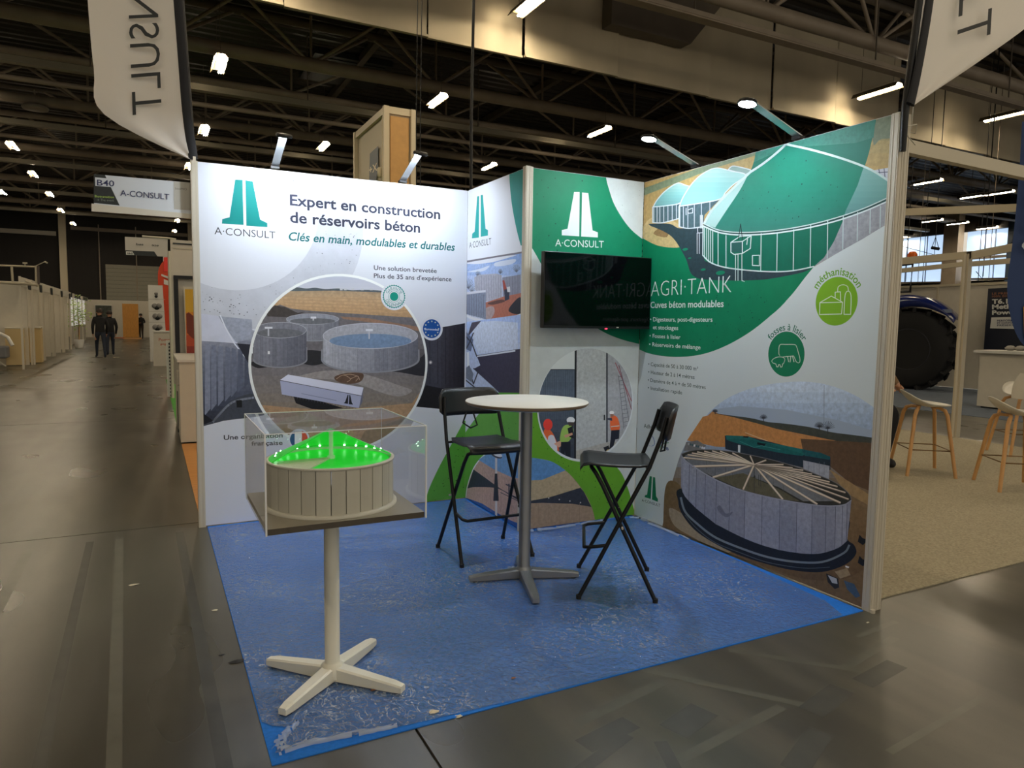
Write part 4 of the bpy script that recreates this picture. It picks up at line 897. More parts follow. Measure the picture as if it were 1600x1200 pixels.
# ================================================================== STAND FLOOR
BLUE = mat('blue_carpet', rgb(18, 112, 206), .85, var=.10, scale=60, bump=.2)
c = MB(); c.bb((-.005, -3.0246, .0), (2.985, -.001, .004)); tag(c.build('carpet', BLUE), 'bright blue carpet covering the stand floor under plastic film', 'carpet')
def film_mat():
    M = bpy.data.materials.new('clear_plastic_film'); M.use_nodes = True; nt = M.node_tree; L = nt.links; b = nt.nodes['Principled BSDF']; out = nt.nodes['Material Output']
    b.inputs['Base Color'].default_value = (.60, .76, 1.0, 1); b.inputs['Roughness'].default_value = .2; b.inputs['Specular IOR Level'].default_value = .9
    tc = nt.nodes.new('ShaderNodeTexCoord')
    def n(scale, det=6, dist=0.0, st=(1, 1, 1)):
        mp = nt.nodes.new('ShaderNodeMapping'); mp.inputs['Scale'].default_value = st; L.new(tc.outputs['Object'], mp.inputs[0])
        x = nt.nodes.new('ShaderNodeTexNoise'); x.inputs['Scale'].default_value = scale; x.inputs['Detail'].default_value = det; x.inputs['Distortion'].default_value = dist; L.new(mp.outputs[0], x.inputs['Vector']); return x.outputs[0]
    a = n(16, 8, 1.8, (1, .7, 1)); r = nt.nodes.new('ShaderNodeMath'); r.operation = 'SUBTRACT'; r.inputs[1].default_value = .5; L.new(a, r.inputs[0])
    ab = nt.nodes.new('ShaderNodeMath'); ab.operation = 'ABSOLUTE'; L.new(r.outputs[0], ab.inputs[0])
    rg = nt.nodes.new('ShaderNodeMapRange'); rg.inputs[1].default_value = 0; rg.inputs[2].default_value = .026; rg.inputs[3].default_value = .75; rg.inputs[4].default_value = 0; L.new(ab.outputs[0], rg.inputs[0])
    big = nt.nodes.new('ShaderNodeMapRange'); big.inputs[1].default_value = .42; big.inputs[2].default_value = .62; big.inputs[3].default_value = .14; big.inputs[4].default_value = 1; L.new(n(1.5, 3), big.inputs[0])
    ml = nt.nodes.new('ShaderNodeMath'); ml.operation = 'MULTIPLY'; L.new(rg.outputs[0], ml.inputs[0]); L.new(big.outputs[0], ml.inputs[1])
    ad = nt.nodes.new('ShaderNodeMath'); ad.operation = 'ADD'; ad.use_clamp = True; ad.inputs[1].default_value = .12; L.new(ml.outputs[0], ad.inputs[0])
    bp = nt.nodes.new('ShaderNodeBump'); bp.inputs['Strength'].default_value = 1.0; bp.inputs['Distance'].default_value = .012; L.new(n(34, 6, 1.2), bp.inputs['Height']); L.new(bp.outputs[0], b.inputs['Normal'])
    tr = nt.nodes.new('ShaderNodeBsdfTransparent'); mx = nt.nodes.new('ShaderNodeMixShader'); L.new(ad.outputs[0], mx.inputs[0]); L.new(tr.outputs[0], mx.inputs[1]); L.new(b.outputs[0], mx.inputs[2])
    gl = nt.nodes.new('ShaderNodeBsdfGlossy'); gl.inputs['Roughness'].default_value = .16; L.new(bp.outputs[0], gl.inputs['Normal'])
    m2 = nt.nodes.new('ShaderNodeMixShader'); fr = nt.nodes.new('ShaderNodeFresnel'); fr.inputs[0].default_value = 1.35; L.new(bp.outputs[0], fr.inputs['Normal'])
    L.new(fr.outputs[0], m2.inputs[0]); L.new(mx.outputs[0], m2.inputs[1]); L.new(gl.outputs[0], m2.inputs[2]); L.new(m2.outputs[0], out.inputs[0])
    return M
FILM = film_mat()
def on_floor(x, y): p = pz(x, y, .006); return (p.x, p.y)
edge = [on_floor(409, 1128), on_floor(425, 1134), on_floor(448, 1136), on_floor(466, 1126), on_floor(455, 1142), on_floor(437, 1158), on_floor(430, 1177), on_floor(470, 1165), on_floor(520, 1155), on_floor(590, 1142), on_floor(640, 1132)]
edge = [edge[0], edge[1], edge[2], edge[3]]+edge[4:]+[(1.0, -3.02), (1.6, -3.023), (2.3, -3.02), (2.83, -3.02), (2.91, -2.85), (2.955, -2.2), (2.97, -1.3), (2.985, -1.06), (2.6, -1.05), (2.03, -1.06), (1.985, -.9), (1.985, -.03), (1.2, -.02), (.4, -.03), (-.002, -.04), (-.003, -1.2), (-.003, -2.2)]
b = MB(); tri = tessellate_polygon([[Vector((p[0], p[1], 0)) for p in edge]]); b.add([(p[0], p[1], .0065) for p in edge], [list(t) for t in tri])
tag(b.build('protective_film', FILM), 'crinkled clear plastic film spread over the blue carpet', 'plastic film')
# crumpled rim of the film at corner and along the cabin foot
CR = mat('crumpled_film', rgb(196, 206, 220), .2, spec=.9, bump=1.0, var=.25, scale=40)
def crumple(pts, w, name, label):
    b = MB(); random.seed(len(pts)); n = len(pts)*7; path = S(pts, n=7); vs = []; fs = []
    for i, p in enumerate(path):
        q = path[min(i+1, len(path)-1)]; o = path[max(i-1, 0)]; t = Vector((q[0]-o[0], q[1]-o[1])).normalized(); nn = Vector((-t.y, t.x)); ww = w(i/len(path))
        for j in range(5): s_ = (j/4-.5)*ww*random.uniform(.8, 1.2); vs.append((p[0]+nn.x*s_, p[1]+nn.y*s_, .009+(.004+.012*random.random())*(1 if 0 < j < 4 else 0)))
    for i in range(len(path)-1):
        for j in range(4):
            if random.random() < .82: fs.append((i*5+j, i*5+j+1, i*5+j+6, i*5+j+5))
    b.add(vs, fs, 0, True); o = b.build(name, CRT); return tag(o, label, 'plastic film')
CRT = bpy.data.materials.new('crumpled_film_clear'); CRT.use_nodes = True; _n = CRT.node_tree; _b = _n.nodes['Principled BSDF']; _b.inputs['Base Color'].default_value = rgb(200, 210, 226); _b.inputs['Roughness'].default_value = .25; _b.inputs['Alpha'].default_value = .42
crumple([on_floor(436, 1172), on_floor(440, 1155), on_floor(452, 1142), on_floor(464, 1130)], lambda t: .05-.03*t, 'film_fold', 'whitish crumpled fold of film at the front left carpet corner')
crumple([on_floor(434, 1177), on_floor(480, 1163), on_floor(560, 1148), on_floor(620, 1136)], lambda t: .045-.03*t, 'film_fold', 'long crumpled film edge along the front of the carpet')
crumple([(2.05, -1.06), (2.3, -1.07), (2.6, -1.06), (2.95, -1.08), (2.965, -1.3), (2.96, -1.7)], lambda t: .04, 'film_fold', 'crumpled film bunched at the foot of the screen wall')

# arm lamps
def arm_lamp(base, d, lab, TILT=22):
    # d: unit horizontal direction the arm reaches, away from the wall
    t = thing('arm_lamp', lab, 'lamp', base, 0, 'arm lamps clipped to the wall tops')
    B = Vector(base); d = Vector(d); s = Vector((-d.y, d.x, 0)); up = Vector((0, 0, 1))
    tip = B+d*.36+up*.135; w = .026
    b = MB(); th = (tip-B).cross(s).normalized()*.006; b.prism([B-s*w+up*.01, B+s*w+up*.01, tip+s*w, tip-s*w], th); b.build('arm', mat('satin_white_metal', rgb(206, 210, 214), .25, .5), t)
    b = MB(); b.box(B+up*.004, (.06 if abs(d.y) > .5 else .045, .045 if abs(d.y) > .5 else .06, .016)); b.build('clamp', BLACK, t)
    n = (-d*math.sin(math.radians(TILT))-up*math.cos(math.radians(TILT))).normalized()
    z = -n; xx = s; yy = z.cross(xx); R = Matrix((xx, yy, z)).transposed(); c = tip+d*.045
    b = MB(); b.lathe(c, [(.0, .016), (.05, .014), (.054, .006), (.054, -.004), (.048, -.004)], 24, M=R); hd = b.build('lamp_head', BLACK, t)
    b = MB(); b.lathe(c, [(.047, -.0045), (.0001, -.0046)], 24, M=R, sm=False); b.build('diffuser', LED, hd)
    return t
TILT = 22
arm_lamp((.495, .012, H+.012), (0, -1, 0), 'arm lamp on the left back wall above the headline, nearer the logo')
arm_lamp((1.451, .012, H+.012), (0, -1, 0), 'arm lamp on the back wall overlapping the tall box tower')
arm_lamp((XC+.012, -1.567, H+.012), (-1, 0, 0), 'lit arm lamp on the right wall, left one above the domed tanks', -9)
arm_lamp((XC+.012, -2.422, H+.012), (-1, 0, 0), 'lit arm lamp on the right wall, right one nearer the flag', -9)

# television
tv = thing('television', 'black flat television screen hung on the green wall under the white logo', 'television', (2.52, -1.1, 1.72))
b = MB(); b.box((2.527, -1.135, 1.722), (.915, .045, .525), bev=.004); b.build('casing', mat('black_gloss_plastic', rgb(10, 10, 11), .3), tv)
b = MB(); b.bb((2.076, -1.1597, 1.478), (2.978, -1.158, 1.978)); b.build('screen', mat('dark_glass_screen', rgb(2, 2, 3), .06, spec=.28), tv)
b = MB(); b.bb((2.40, -1.11, 1.6), (2.66, YB-.0005, 1.85)); b.build('wall_bracket', BLACK, tv)
b = MB(); b.bb((2.075, -1.1605, 1.4615), (2.979, -1.158, 1.476)); b.build('lower_bezel', BLACK, tv)
b = MB(); b.bb((2.585, -1.162, 1.455), (2.6, -1.152, 1.4625)); b.build('standby_light', mat('red_led', (1, .02, .05, 1), emit=(1, .03, .08, 1), es=3), tv, )
b = MB(); b.bb((2.68, -1.1612, 1.466), (2.70, -1.1602, 1.472)); b.build('maker_badge', ALU, tv)

# ================================================================== FURNITURE
def star_base(b, c, feet, r0, w0, w1, h0, h1, zt):
    for f in feet:
        f = Vector(f); d = Vector((f.x-c[0], f.y-c[1], 0)); L = d.length; d.normalize(); s = Vector((-d.y, d.x, 0)); n = 8; vs = []; 
        for i in range(n+1):
            t = i/n; p = Vector((c[0], c[1], 0))+d*(L*t); w = w0+(w1-w0)*t; top = h0+(h1-h0)*t
            if i == n: w *= .8; top -= .004
            lo = .012
            for (sx, z) in ((-1, lo), (-1, top-.006), (-.72, top), (.72, top), (1, top-.006), (1, lo)): vs.append(p+s*(sx*w/2)+Vector((0, 0, z)))
        fs = [(i*6+j, i*6+(j+1) % 6, (i+1)*6+(j+1) % 6, (i+1)*6+j) for i in range(n) for j in range(6)]+[(n*6+j for j in range(6))]
        b.add(vs, [tuple(f_) for f_ in fs], 0, False)
    return b
def feet4(c, L, a0): return [(c[0]+L*math.cos(math.radians(a0+90*i)), c[1]+L*math.sin(math.radians(a0+90*i)), 0) for i in range(4)]
# display stand with model
SX, SY = .307, -2.54
st = thing('pedestal_stand', 'cream white pedestal stand with four-foot star base carrying the clear display case', 'stand', (SX, SY, 0))
FT = [(.088, -2.304), (.073, -2.742), (.534, -2.777), (.544, -2.316)]
for f in FT:
    b = MB(); star_base(b, (SX, SY), [(f[0], f[1], 0)], 0, .060, .044, .072, .042, 0); fa_ = b.build('foot_arm', CREAMST, st)
    b = MB(); b.cyl((f[0]+(SX-f[0])*.1, f[1]+(SY-f[1])*.1, .004), (f[0]+(SX-f[0])*.1, f[1]+(SY-f[1])*.1, .013), .016, 12); b.build('glide', RUBBER, fa_)
b = MB(); b.lathe((SX, SY, 0), [(.048, .02), (.048, .066), (.034, .078), (.0305, .085), (.0305, .72), (.0305, .737)], 32); b.build('column', CREAMST, st)
b = MB(); b.lathe((SX, SY, .715), [(.03, 0), (.09, .012), (.09, .0195)], 24); b.build('mounting_plate', CREAMST, st)
X0, X1, Y0, Y1 = .012, .600, -2.850, -2.262; ZB0, ZT = .735, 1.094
cs = thing('display_case', 'clear acrylic display case on the white pedestal, holding a tank model', 'display case', ((X0+X1)/2, (Y0+Y1)/2, ZB0))
ACR = bpy.data.materials.new('clear_acrylic'); ACR.use_nodes = True; nt = ACR.node_tree; b_ = nt.nodes['Principled BSDF']; out = nt.nodes['Material Output']
b_.inputs['Base Color'].default_value = (.9, .92, .96, 1); b_.inputs['Roughness'].default_value = .06
tr = nt.nodes.new('ShaderNodeBsdfTransparent'); tr.inputs[0].default_value = (.975, .98, .985, 1); gl = nt.nodes.new('ShaderNodeBsdfGlossy'); gl.inputs['Roughness'].default_value = .02; fr = nt.nodes.new('ShaderNodeFresnel'); fr.inputs[0].default_value = 1.68; mx = nt.nodes.new('ShaderNodeMixShader')
ge = nt.nodes.new('ShaderNodeNewGeometry'); iv = nt.nodes.new('ShaderNodeMath'); iv.operation = 'SUBTRACT'; iv.inputs[0].default_value = 1; nt.links.new(ge.outputs['Backfacing'], iv.inputs[1])
ml = nt.nodes.new('ShaderNodeMath'); ml.operation = 'MULTIPLY'; nt.links.new(fr.outputs[0], ml.inputs[0]); nt.links.new(iv.outputs[0], ml.inputs[1])
nt.links.new(ml.outputs[0], mx.inputs[0]); nt.links.new(tr.outputs[0], mx.inputs[1]); nt.links.new(gl.outputs[0], mx.inputs[2]); nt.links.new(mx.outputs[0], out.inputs[0])
EDGE = mat('acrylic_edge', rgb(238, 240, 242), .3, emit=None)
th = .004
for (a, c_) in (((X0, Y0, ZB0), (X1, Y0+th, ZT)), ((X0, Y1-th, ZB0), (X1, Y1, ZT)), ((X0, Y0+th, ZB0), (X0+th, Y1-th, ZT)), ((X1-th, Y0+th, ZB0), (X1, Y1-th, ZT)), ((X0+th, Y0+th, ZT-th), (X1-th, Y1-th, ZT))):
    MB().bb(a, c_).build('acrylic_panel', ACR, cs)
b = MB()
for x in (X0, X1):
    for y in (Y0, Y1):
        b.box((x, y, (ZB0+ZT)/2), (.0055, .0055, ZT-ZB0) if y == Y0 else (.0022, .0022, ZT-ZB0))
for y in (Y0, Y1): b.box(((X0+X1)/2, y, ZT), (X1-X0, .003, .003))
for x in (X0, X1): b.box((x, (Y0+Y1)/2, ZT), (.003, Y1-Y0, .003))
b.build('polished_edge', EDGE, cs)
b = MB(); b.bb((X0+th+.001, Y0+th+.001, ZB0+.001), (X1-th-.001, Y1-th-.001, ZB0+.022)); b.build('base_board', mat('taupe_base_board', rgb(150, 142, 124), .35, var=.03), cs)
b = MB(); b.bb((X0+th+.001, Y0+th, ZB0+.001), (X1-th-.001, Y0+th+.0015, ZB0+.0225)); b.build('board_edge', mat('brown_edge', rgb(74, 64, 50), .5), cs)
# tank model
MX, MY, MZ = .303, -2.56, ZB0+.0225; MR = .246; MHT = .185
md = thing('tank_model', 'cream scale model of round concrete tank with glowing green roof inside the clear case', 'scale model', (MX, MY, MZ))
CRM = mat('cream_model_plastic', rgb(208, 203, 186), .45, var=.03, scale=12); CRD = mat('cream_panel_b', rgb(200, 195, 178), .45)
b = MB(); b.lathe((MX, MY, MZ), [(MR+.014, 0), (MR+.014, .009), (MR+.004, .013)], 72); b.build('base_ring', CRM, md)
np_ = 28
for i in range(np_):
    a0 = 2*math.pi*(i+.03)/np_; a1 = 2*math.pi*(i+.97)/np_; vs = []
    for r in (MR-.008, MR):
        for z in (.012, MHT):
            for k in range(4): a = a0+(a1-a0)*k/3; vs.append((MX+r*math.cos(a), MY+r*math.sin(a), MZ+z))
    fs = []
    for k in range(3): fs += [(8+k, 8+k+1, 12+k+1, 12+k), (k, 4+k, 4+k+1, k+1), (4+k, 12+k, 12+k+1, 4+k+1), (k, k+1, 8+k+1, 8+k)]
    fs += [(0, 8, 12, 4), (3, 7, 15, 11)]
    b = MB(); b.add(vs, fs); b.build('wall_segment', CRM if i % 2 else CRD, md)
b = MB(); b.lathe((MX, MY, MZ), [(MR-.010, MHT-.01), (MR+.003, MHT-.006), (MR+.004, MHT+.002), (MR-.009, MHT+.003), (MR-.010, MHT-.01)], 72); b.build('rim', CRM, md)
GRN = mat('glowing_green_membrane', rgb(10, 190, 26), .4, emit=(.0, .62, .03, 1), es=.26)
ap = MZ+MHT+.118
def sector(a0, a1, r0, z0, z1, n, mi=0, thk=.003):
    vs = [(MX, MY, z1)]; 
    for i in range(n+1): a = math.radians(a0+(a1-a0)*i/n); vs.append((MX+r0*math.cos(a), MY+r0*math.sin(a), z0))
    vs += [(v[0], v[1], v[2]-thk) for v in vs]; m_ = n+2
    fs = [(0, i, i+1) for i in range(1, n+1)]+[(m_, m_+i+1, m_+i) for i in range(1, n+1)]+[(i, m_+i, m_+i+1, i+1) for i in range(1, n+1)]+[(0, m_, m_+1, 1), (0, n+1, m_+n+1, m_)]
    b = MB(); b.add(vs, fs); return b
A_CUT0, A_CUT1 = -12, 190
sector(A_CUT0, A_CUT1, MR-.008, MZ+MHT+.004, ap, 40).build('cone_roof', GRN, md)
sector(-124, A_CUT0+190-0, MR-.014, MZ+MHT-.008, MZ+MHT-.004, 44, thk=.002).build('inner_membrane', GRN, md)
for i in range(6):
    a = -124-i*9.8; b = sector(a, a-9.4, MR-.014, MZ+MHT-.003, MZ+MHT+.001, 3, thk=.006); b.build('roof_plank', CRM, md)
b = MB(); b.lathe((MX, MY, MZ+MHT-.006), [(.016, 0), (.0155, .012), (.0085, .014), (.0085, .104), (.014, .116), (.0001, .118)], 20); b.build('centre_post', mat('glowing_post', rgb(170, 220, 160), .4, emit=(.25, .8, .3, 1), es=.12), md)
DK_ = mat('dark_green_wire', rgb(10, 60, 22), .5)
b = MB(); b.tube([(MX+(MR-.03)*math.cos(math.radians(a)), MY+(MR-.03)*math.sin(math.radians(a)), MZ+MHT+.013) for a in range(0, 181, 6)], .0022, 6); b.build('light_string', DK_, md)
LEDG = mat('green_white_led', (1, 1, 1, 1), emit=(.55, 1, .6, 1), es=9)
for i in range(13):
    a = math.radians(6+168*i/12); b = MB(); b.lathe((MX+(MR-.034)*math.cos(a), MY+(MR-.034)*math.sin(a), MZ+MHT+.010), [(.0001, -.001), (.0042, 0), (.0036, .006), (.0001, .011)], 8); b.build('led_bulb', LEDG, md)

# high table
TX, TY = 1.581, -1.845
tb = thing('bar_table', 'round white high table on a grey metal four-foot base between the black stools', 'table', (TX, TY, 0))
b = MB(); b.lathe((TX, TY, 0), [(.0001, 1.018), (.30, 1.018), (.338, 1.026), (.352, 1.04), (.352, 1.046), (.350, 1.048), (.0001, 1.048)], 72); b.build('table_top', WHITE, tb)
b = MB(); b.lathe((TX, TY, 0), [(.349, 1.0465), (.3535, 1.044), (.3535, 1.039), (.341, 1.0265), (.345, 1.030), (.349, 1.0465)], 72); b.build('edge_band', mat('brown_ply_edge', rgb(116, 98, 78), .5), tb)
b = MB(); b.lathe((TX, TY, 0), [(.05, .03), (.05, .062), (.037, .07), (.034, .08), (.034, 1.0)], 32); b.build('column', GREYALU, tb)
b = MB(); b.box((TX, TY, 1.009), (.24, .05, .016), rz=.45); b.box((TX, TY, 1.009), (.05, .24, .016), rz=.45); b.build('mounting_plate', BLACK, tb)
for f in ((1.262, -1.774), (1.452, -2.225), (1.875, -1.975), (1.70, -1.56)):
    b = MB(); star_base(b, (TX, TY), [(f[0], f[1], 0)], 0, .062, .046, .066, .04, 0); fa_ = b.build('foot_arm', GREYALU, tb)
    b = MB(); b.cyl((f[0]+(TX-f[0])*.1, f[1]+(TY-f[1])*.1, .004), (f[0]+(TX-f[0])*.1, f[1]+(TY-f[1])*.1, .013), .018, 12); b.build('glide', RUBBER, fa_)

# folding bar stools (facing local +Y)
def folding_stool(lab, loc, rz, wf, wr, lf, lr):
    t = thing('folding_bar_stool', lab, 'bar stool', loc, rz, 'black folding bar stools at the high table')
    Rz = Matrix.Translation(loc) @ Matrix.Rotation(rz, 4, 'Z')
    G = lambda *p: Rz @ Vector(p)
    r = .0115
    for s in (-1, 1):
        b = MB(); b.tube([G(s*wf, lf, .012), G(s*.205, -.155, .73), G(s*.195, -.215, .90), G(s*.185, -.24, 1.0)], r, 10); b.build('back_upright', BLACK, t)
        b = MB(); b.tube([G(s*wr, -lr, .012), G(s*.185, .09, .62), G(s*.175, .125, .68), G(s*.12, .15, .705), G(0, .153, .708)], r, 10); b.build('front_leg', BLACK, t)
        for (x, y) in ((wf, lf), (wr, -lr)): b = MB(); b.cyl(G(s*x, y, 0.002), G(s*x, y, .026), .0145, 10); b.build('rubber_foot', RUBBER, t)
        b = MB(); b.cyl(G(s*.198, -.02, .40), G(s*.24, -.02, .40), .006, 8); b.build('pivot_bolt', ALU, t)
    b = MB(); b.tube([G(-.205, -.15, .715), G(0, -.15, .712), G(.205, -.15, .715)], .008, 8); b.build('seat_rail', BLACK, t)
    yy = lf-(lf+.155)*.30/.73*1.0
    b = MB(); b.tube([G(-.222, yy+.0, .30), G(-.222, yy+.10, .285), G(-.20, yy+.125, .28), G(.20, yy+.125, .28), G(.222, yy+.10, .285), G(.222, yy, .30)], .010, 8); b.build('footrest', BLACK, t)
    # seat: bent plywood, front lip rolled down
    b = MB(); prof = [(-.18, .735), (-.12, .728), (0, .726), (.10, .732), (.16, .738), (.195, .730), (.212, .708), (.214, .698)]; vs = []; nx = 8
    for (y, z) in prof:
        for k in range(nx+1):
            q = -1+2*k/nx; hw = .185+(.012 if y > .05 else 0)-(.02 if y < -.15 else 0); vs.append(G(q*hw, y-(.012 if y < -.1 else 0)*q*q*-1, z+.006*q*q))
    n0 = len(vs); vs += [v-Vector((0, 0, .012)) for v in vs]; w = nx+1; fs = []
    for i in range(len(prof)-1):
        for k in range(nx): a = i*w+k; fs += [(a, a+1, a+w+1, a+w), (n0+a, n0+a+w, n0+a+w+1, n0+a+1)]
    for i in range(len(prof)-1): fs += [(i*w, (i+1)*w, n0+(i+1)*w, n0+i*w), (i*w+nx, n0+i*w+nx, n0+(i+1)*w+nx, (i+1)*w+nx)]
    for k in range(nx): a = (len(prof)-1)*w+k; fs += [(k, n0+k, n0+k+1, k+1), (a, a+1, n0+a+1, n0+a)]
    b.add(vs, fs, 0, True); b.build('seat', BLACKP, t)
    # backrest: curved plate with rounded top corners
    b = MB(); vs = []; fs = []; nz = 6; nx = 14
    for j in range(nz+1):
        v = j/nz
        for k in range(nx+1):
            q = -1+2*k/nx; e = abs(q)
            top = 1.05-.055*max(0, (e-.78)/.22)**2.2; bot = .872+.03*max(0, (e-.8)/.2)**2
            z = bot+(top-bot)*v; y = -.225-.055*(1-q*q)-.03*(z-.9)/.15; vs.append(G(q*.222, y, z))
    n0 = len(vs); nrm = G(0, 1, 0)-G(0, 0, 0); vs += [v-nrm*.012 for v in vs]; w = nx+1
    for j in range(nz):
        for k in range(nx): a = j*w+k; fs += [(a, a+1, a+w+1, a+w), (n0+a, n0+a+w, n0+a+w+1, n0+a+1)]
    for j in range(nz): fs += [(j*w, j*w+w, n0+j*w+w, n0+j*w), (j*w+nx, n0+j*w+nx, n0+j*w+w+nx, j*w+w+nx)]
    for k in range(nx): a = nz*w+k; fs += [(k, n0+k, n0+k+1, k+1), (a, a+1, n0+a+1, n0+a)]
    b.add(vs, fs, 0, True); b.build('backrest', BLACKP, t)
    b = MB(); b.tube([G(-.03, -.262, .885), G(-.055, -.25, .80), G(0, -.235, .785), G(.05, -.25, .82), G(.02, -.262, .885)], .006, 7); b.build('carry_loop', BLACK, t)
    return t
folding_stool('black folding bar stool behind the high table, left one, its seat facing the camera', (1.563, -1.327, 0), math.pi, .245, .24, .21, .205)
folding_stool('black folding bar stool right of the high table, seen from its side', (2.007, -2.154, 0), math.atan2(.54, -.84)-math.pi/2, .245, .245, .205, .205)

# scraps on the floor
def scrap(P, s, col, lab, cat='debris', rz=0):
    random.seed(int(P[0]*1000)); b = MB(); n = 8; vs = [(P[0], P[1], P[2]+s*.25)]+[(P[0]+s*random.uniform(.6, 1)*math.cos(6.283*i/n), P[1]+s*.55*random.uniform(.6, 1)*math.sin(6.283*i/n), P[2]+.001+s*.12*random.random()) for i in range(n)]
    b.add(vs, [(0, 1+i, 1+(i+1) % n) for i in range(n)]+[tuple(range(n, 0, -1))]); tag(b.build('scrap', mat('scrap_%s' % col[0], col[1], .7)), lab, cat)
pl = ('pale', rgb(206, 196, 168)); br = ('brown', rgb(124, 84, 52)); bkc = ('black', rgb(26, 24, 22))
scrap(pz(677, 1113, .008), .03, pl, 'pale leaf-like scrap on the film near the front edge of the carpet'); scrap(pz(585, 1078, .008), .022, br, 'brown scrap beside the right front foot of the white pedestal'); scrap(pz(802, 1060, .008), .016, br, 'small brown scrap on the film right of centre')
scrap(pz(716, 1120, 0), .025, pl, 'pale scrap on the concrete at the carpet edge'); scrap(pz(371, 1034, 0), .04, bkc, 'black scrap on the concrete left of the carpet'); scrap(pz(336, 954, 0), .022, pl, 'white paper bit on the concrete left of the carpet'); scrap(pz(210, 914, 0), .03, pl, 'small white tick-shaped bit on the aisle floor'); scrap(pz(1356, 973, 0), .014, pl, 'tiny pale bit below the end of the right wall'); scrap(pz(346, 1024, 0), .018, bkc, 'short black sliver on the concrete left of the carpet')

# ================================================================== FLAGS, BOARDS
CLOTH = bpy.data.materials.new('white_flag_cloth'); CLOTH.use_nodes = True; nt = CLOTH.node_tree; b_ = nt.nodes['Principled BSDF']; out = nt.nodes['Material Output']; b_.inputs['Base Color'].default_value = rgb(240, 236, 230); b_.inputs['Roughness'].default_value = .7
tl = nt.nodes.new('ShaderNodeBsdfTranslucent'); tl.inputs[0].default_value = rgb(240, 234, 224); mx = nt.nodes.new('ShaderNodeMixShader'); mx.inputs[0].default_value = .4; nt.links.new(b_.outputs[0], mx.inputs[1]); nt.links.new(tl.outputs[0], mx.inputs[2]); nt.links.new(mx.outputs[0], out.inputs[0])
INKF = mat('dark_flag_ink', rgb(44, 46, 46), .7)
def flag(name, lab, Y, pole, outer, text, cloth, inkm, txt, ripple=.02, depth=lambda u, v: 0, n=26, m=16, gap=.0, pr=.014, polez=(0, 6)):
    # pole: list of (x,z) bottom->top, outer: same count, free edge. cloth spans between
    t = thing(name, lab, 'flag', (pole[0][0], Y, pole[0][1]))
    P = S(pole, n=n//(len(pole)-1)); O = S(outer, n=n//(len(pole)-1)); k = len(P); vs = []; fs = []
    def yy(u, i): return Y-.02-ripple*(math.sin(u*9+i*.12)*.6+math.sin(u*4-i*.3)*.4)*min(1, u*3)
    for i in range(k):
        for j in range(m+1):
            u = j/m; x = P[i][0]*(1-u)+O[i][0]*u; z = P[i][1]*(1-u)+O[i][1]*u; vs.append((x, yy(u, i), z))
    fs = [(i*(m+1)+j, i*(m+1)+j+1, (i+1)*(m+1)+j+1, (i+1)*(m+1)+j) for i in range(k-1) for j in range(m)]
    b = MB(); b.add(vs, fs, 0, True); b.build('flag_cloth', cloth, t)
    b = MB(); b.tube([(p[0], Y, p[1]) for p in [(pole[0][0], pole[0][1]-.22)]+pole], [pr*.8]+[pr]*len(pole), 10); b.build('flag_pole', BLACK, t)
    b = MB(); b.tube([(p[0]+(O[i][0]-p[0])*.035, yy(0, i)-.004, p[1]) for i, p in enumerate(P)], .030, 8, flat=.35, up=(0, 1, 0)); b.build('pole_sleeve', mat('black_sleeve', rgb(28, 28, 32), .8), t)
    tv_, tf = text_mesh(text, -.006); w = max(v[0] for v in tv_); b = MB(); (ax, az), (dx, dz), (ux, uz), fl_ = txt; q = []
    for (x, y) in tv_:
        X = ax+dx*x/w+ux*y/CAP; Z = az+dz*x/w+uz*y/CAP; q.append((X, Z))
    b.add([(x, Y-.02-ripple-.006, z) for (x, z) in q], tf); b.build('flag_lettering', inkm, t)
    return t
def pf(x, y, Y): p = py(x, y, Y); return (p.x, p.z)
# left flag, seen from the back: letters mirrored
Yf = .09
a = pf(205, 200, Yf); e = pf(168, -290, Yf); hgt = pf(248, 178, Yf)
p_bot, p_top = pf(302, 250, Yf), pf(283, 0, Yf); up_ = (p_top[0]-p_bot[0], p_top[1]-p_bot[1])
P4 = [(p_bot[0]+up_[0]*t, p_bot[1]+up_[1]*t) for t in (0, .3, .7, 1.2, 1.8, 2.2)]
O4 = [pf(298, 252, Yf), pf(165, 181, Yf), pf(148, 105, Yf), pf(137, 0, Yf), pf(128, -140, Yf), pf(124, -250, Yf)]
O4 = [pf(300, 252, Yf), pf(163, 180, Yf), pf(147, 110, Yf), pf(137, 0, Yf), pf(126, -150, Yf), pf(120, -260, Yf)]
t0 = pf(204, 183, Yf); tend = pf(190, -176, Yf)
TL = pf(248, 179, Yf); LT_ = pf(199, 184, Yf)
flag('feather_flag', 'white flag with mirrored dark letters on black pole at top left', Yf, P4, O4, 'A·CONSULT', CLOTH, INKF, ((tend[0]+(TL[0]-LT_[0]), tend[1]+(TL[1]-LT_[1])), (t0[0]-tend[0], t0[1]-tend[1]), (LT_[0]-TL[0], LT_[1]-TL[1]), 1), pr=.02)
Yg = -3.07
p_bot, p_top = pf(1415, 165, Yg), pf(1437, 0, Yg); up_ = (p_top[0]-p_bot[0], p_top[1]-p_bot[1])
P4 = [(p_bot[0]+up_[0]*t, p_bot[1]+up_[1]*t) for t in (0, .25, .6, 1.0, 1.9, 2.6)]
O4 = [pf(1419, 168, Yg), pf(1520, 100, Yg), pf(1600, 43, Yg), pf(1640, 6, Yg), pf(1668, -150, Yg), pf(1690, -300, Yg)]
te = pf(1480, 77, Yg); ts = pf(1504, -350, Yg); tt = pf(1537, 57, Yg)
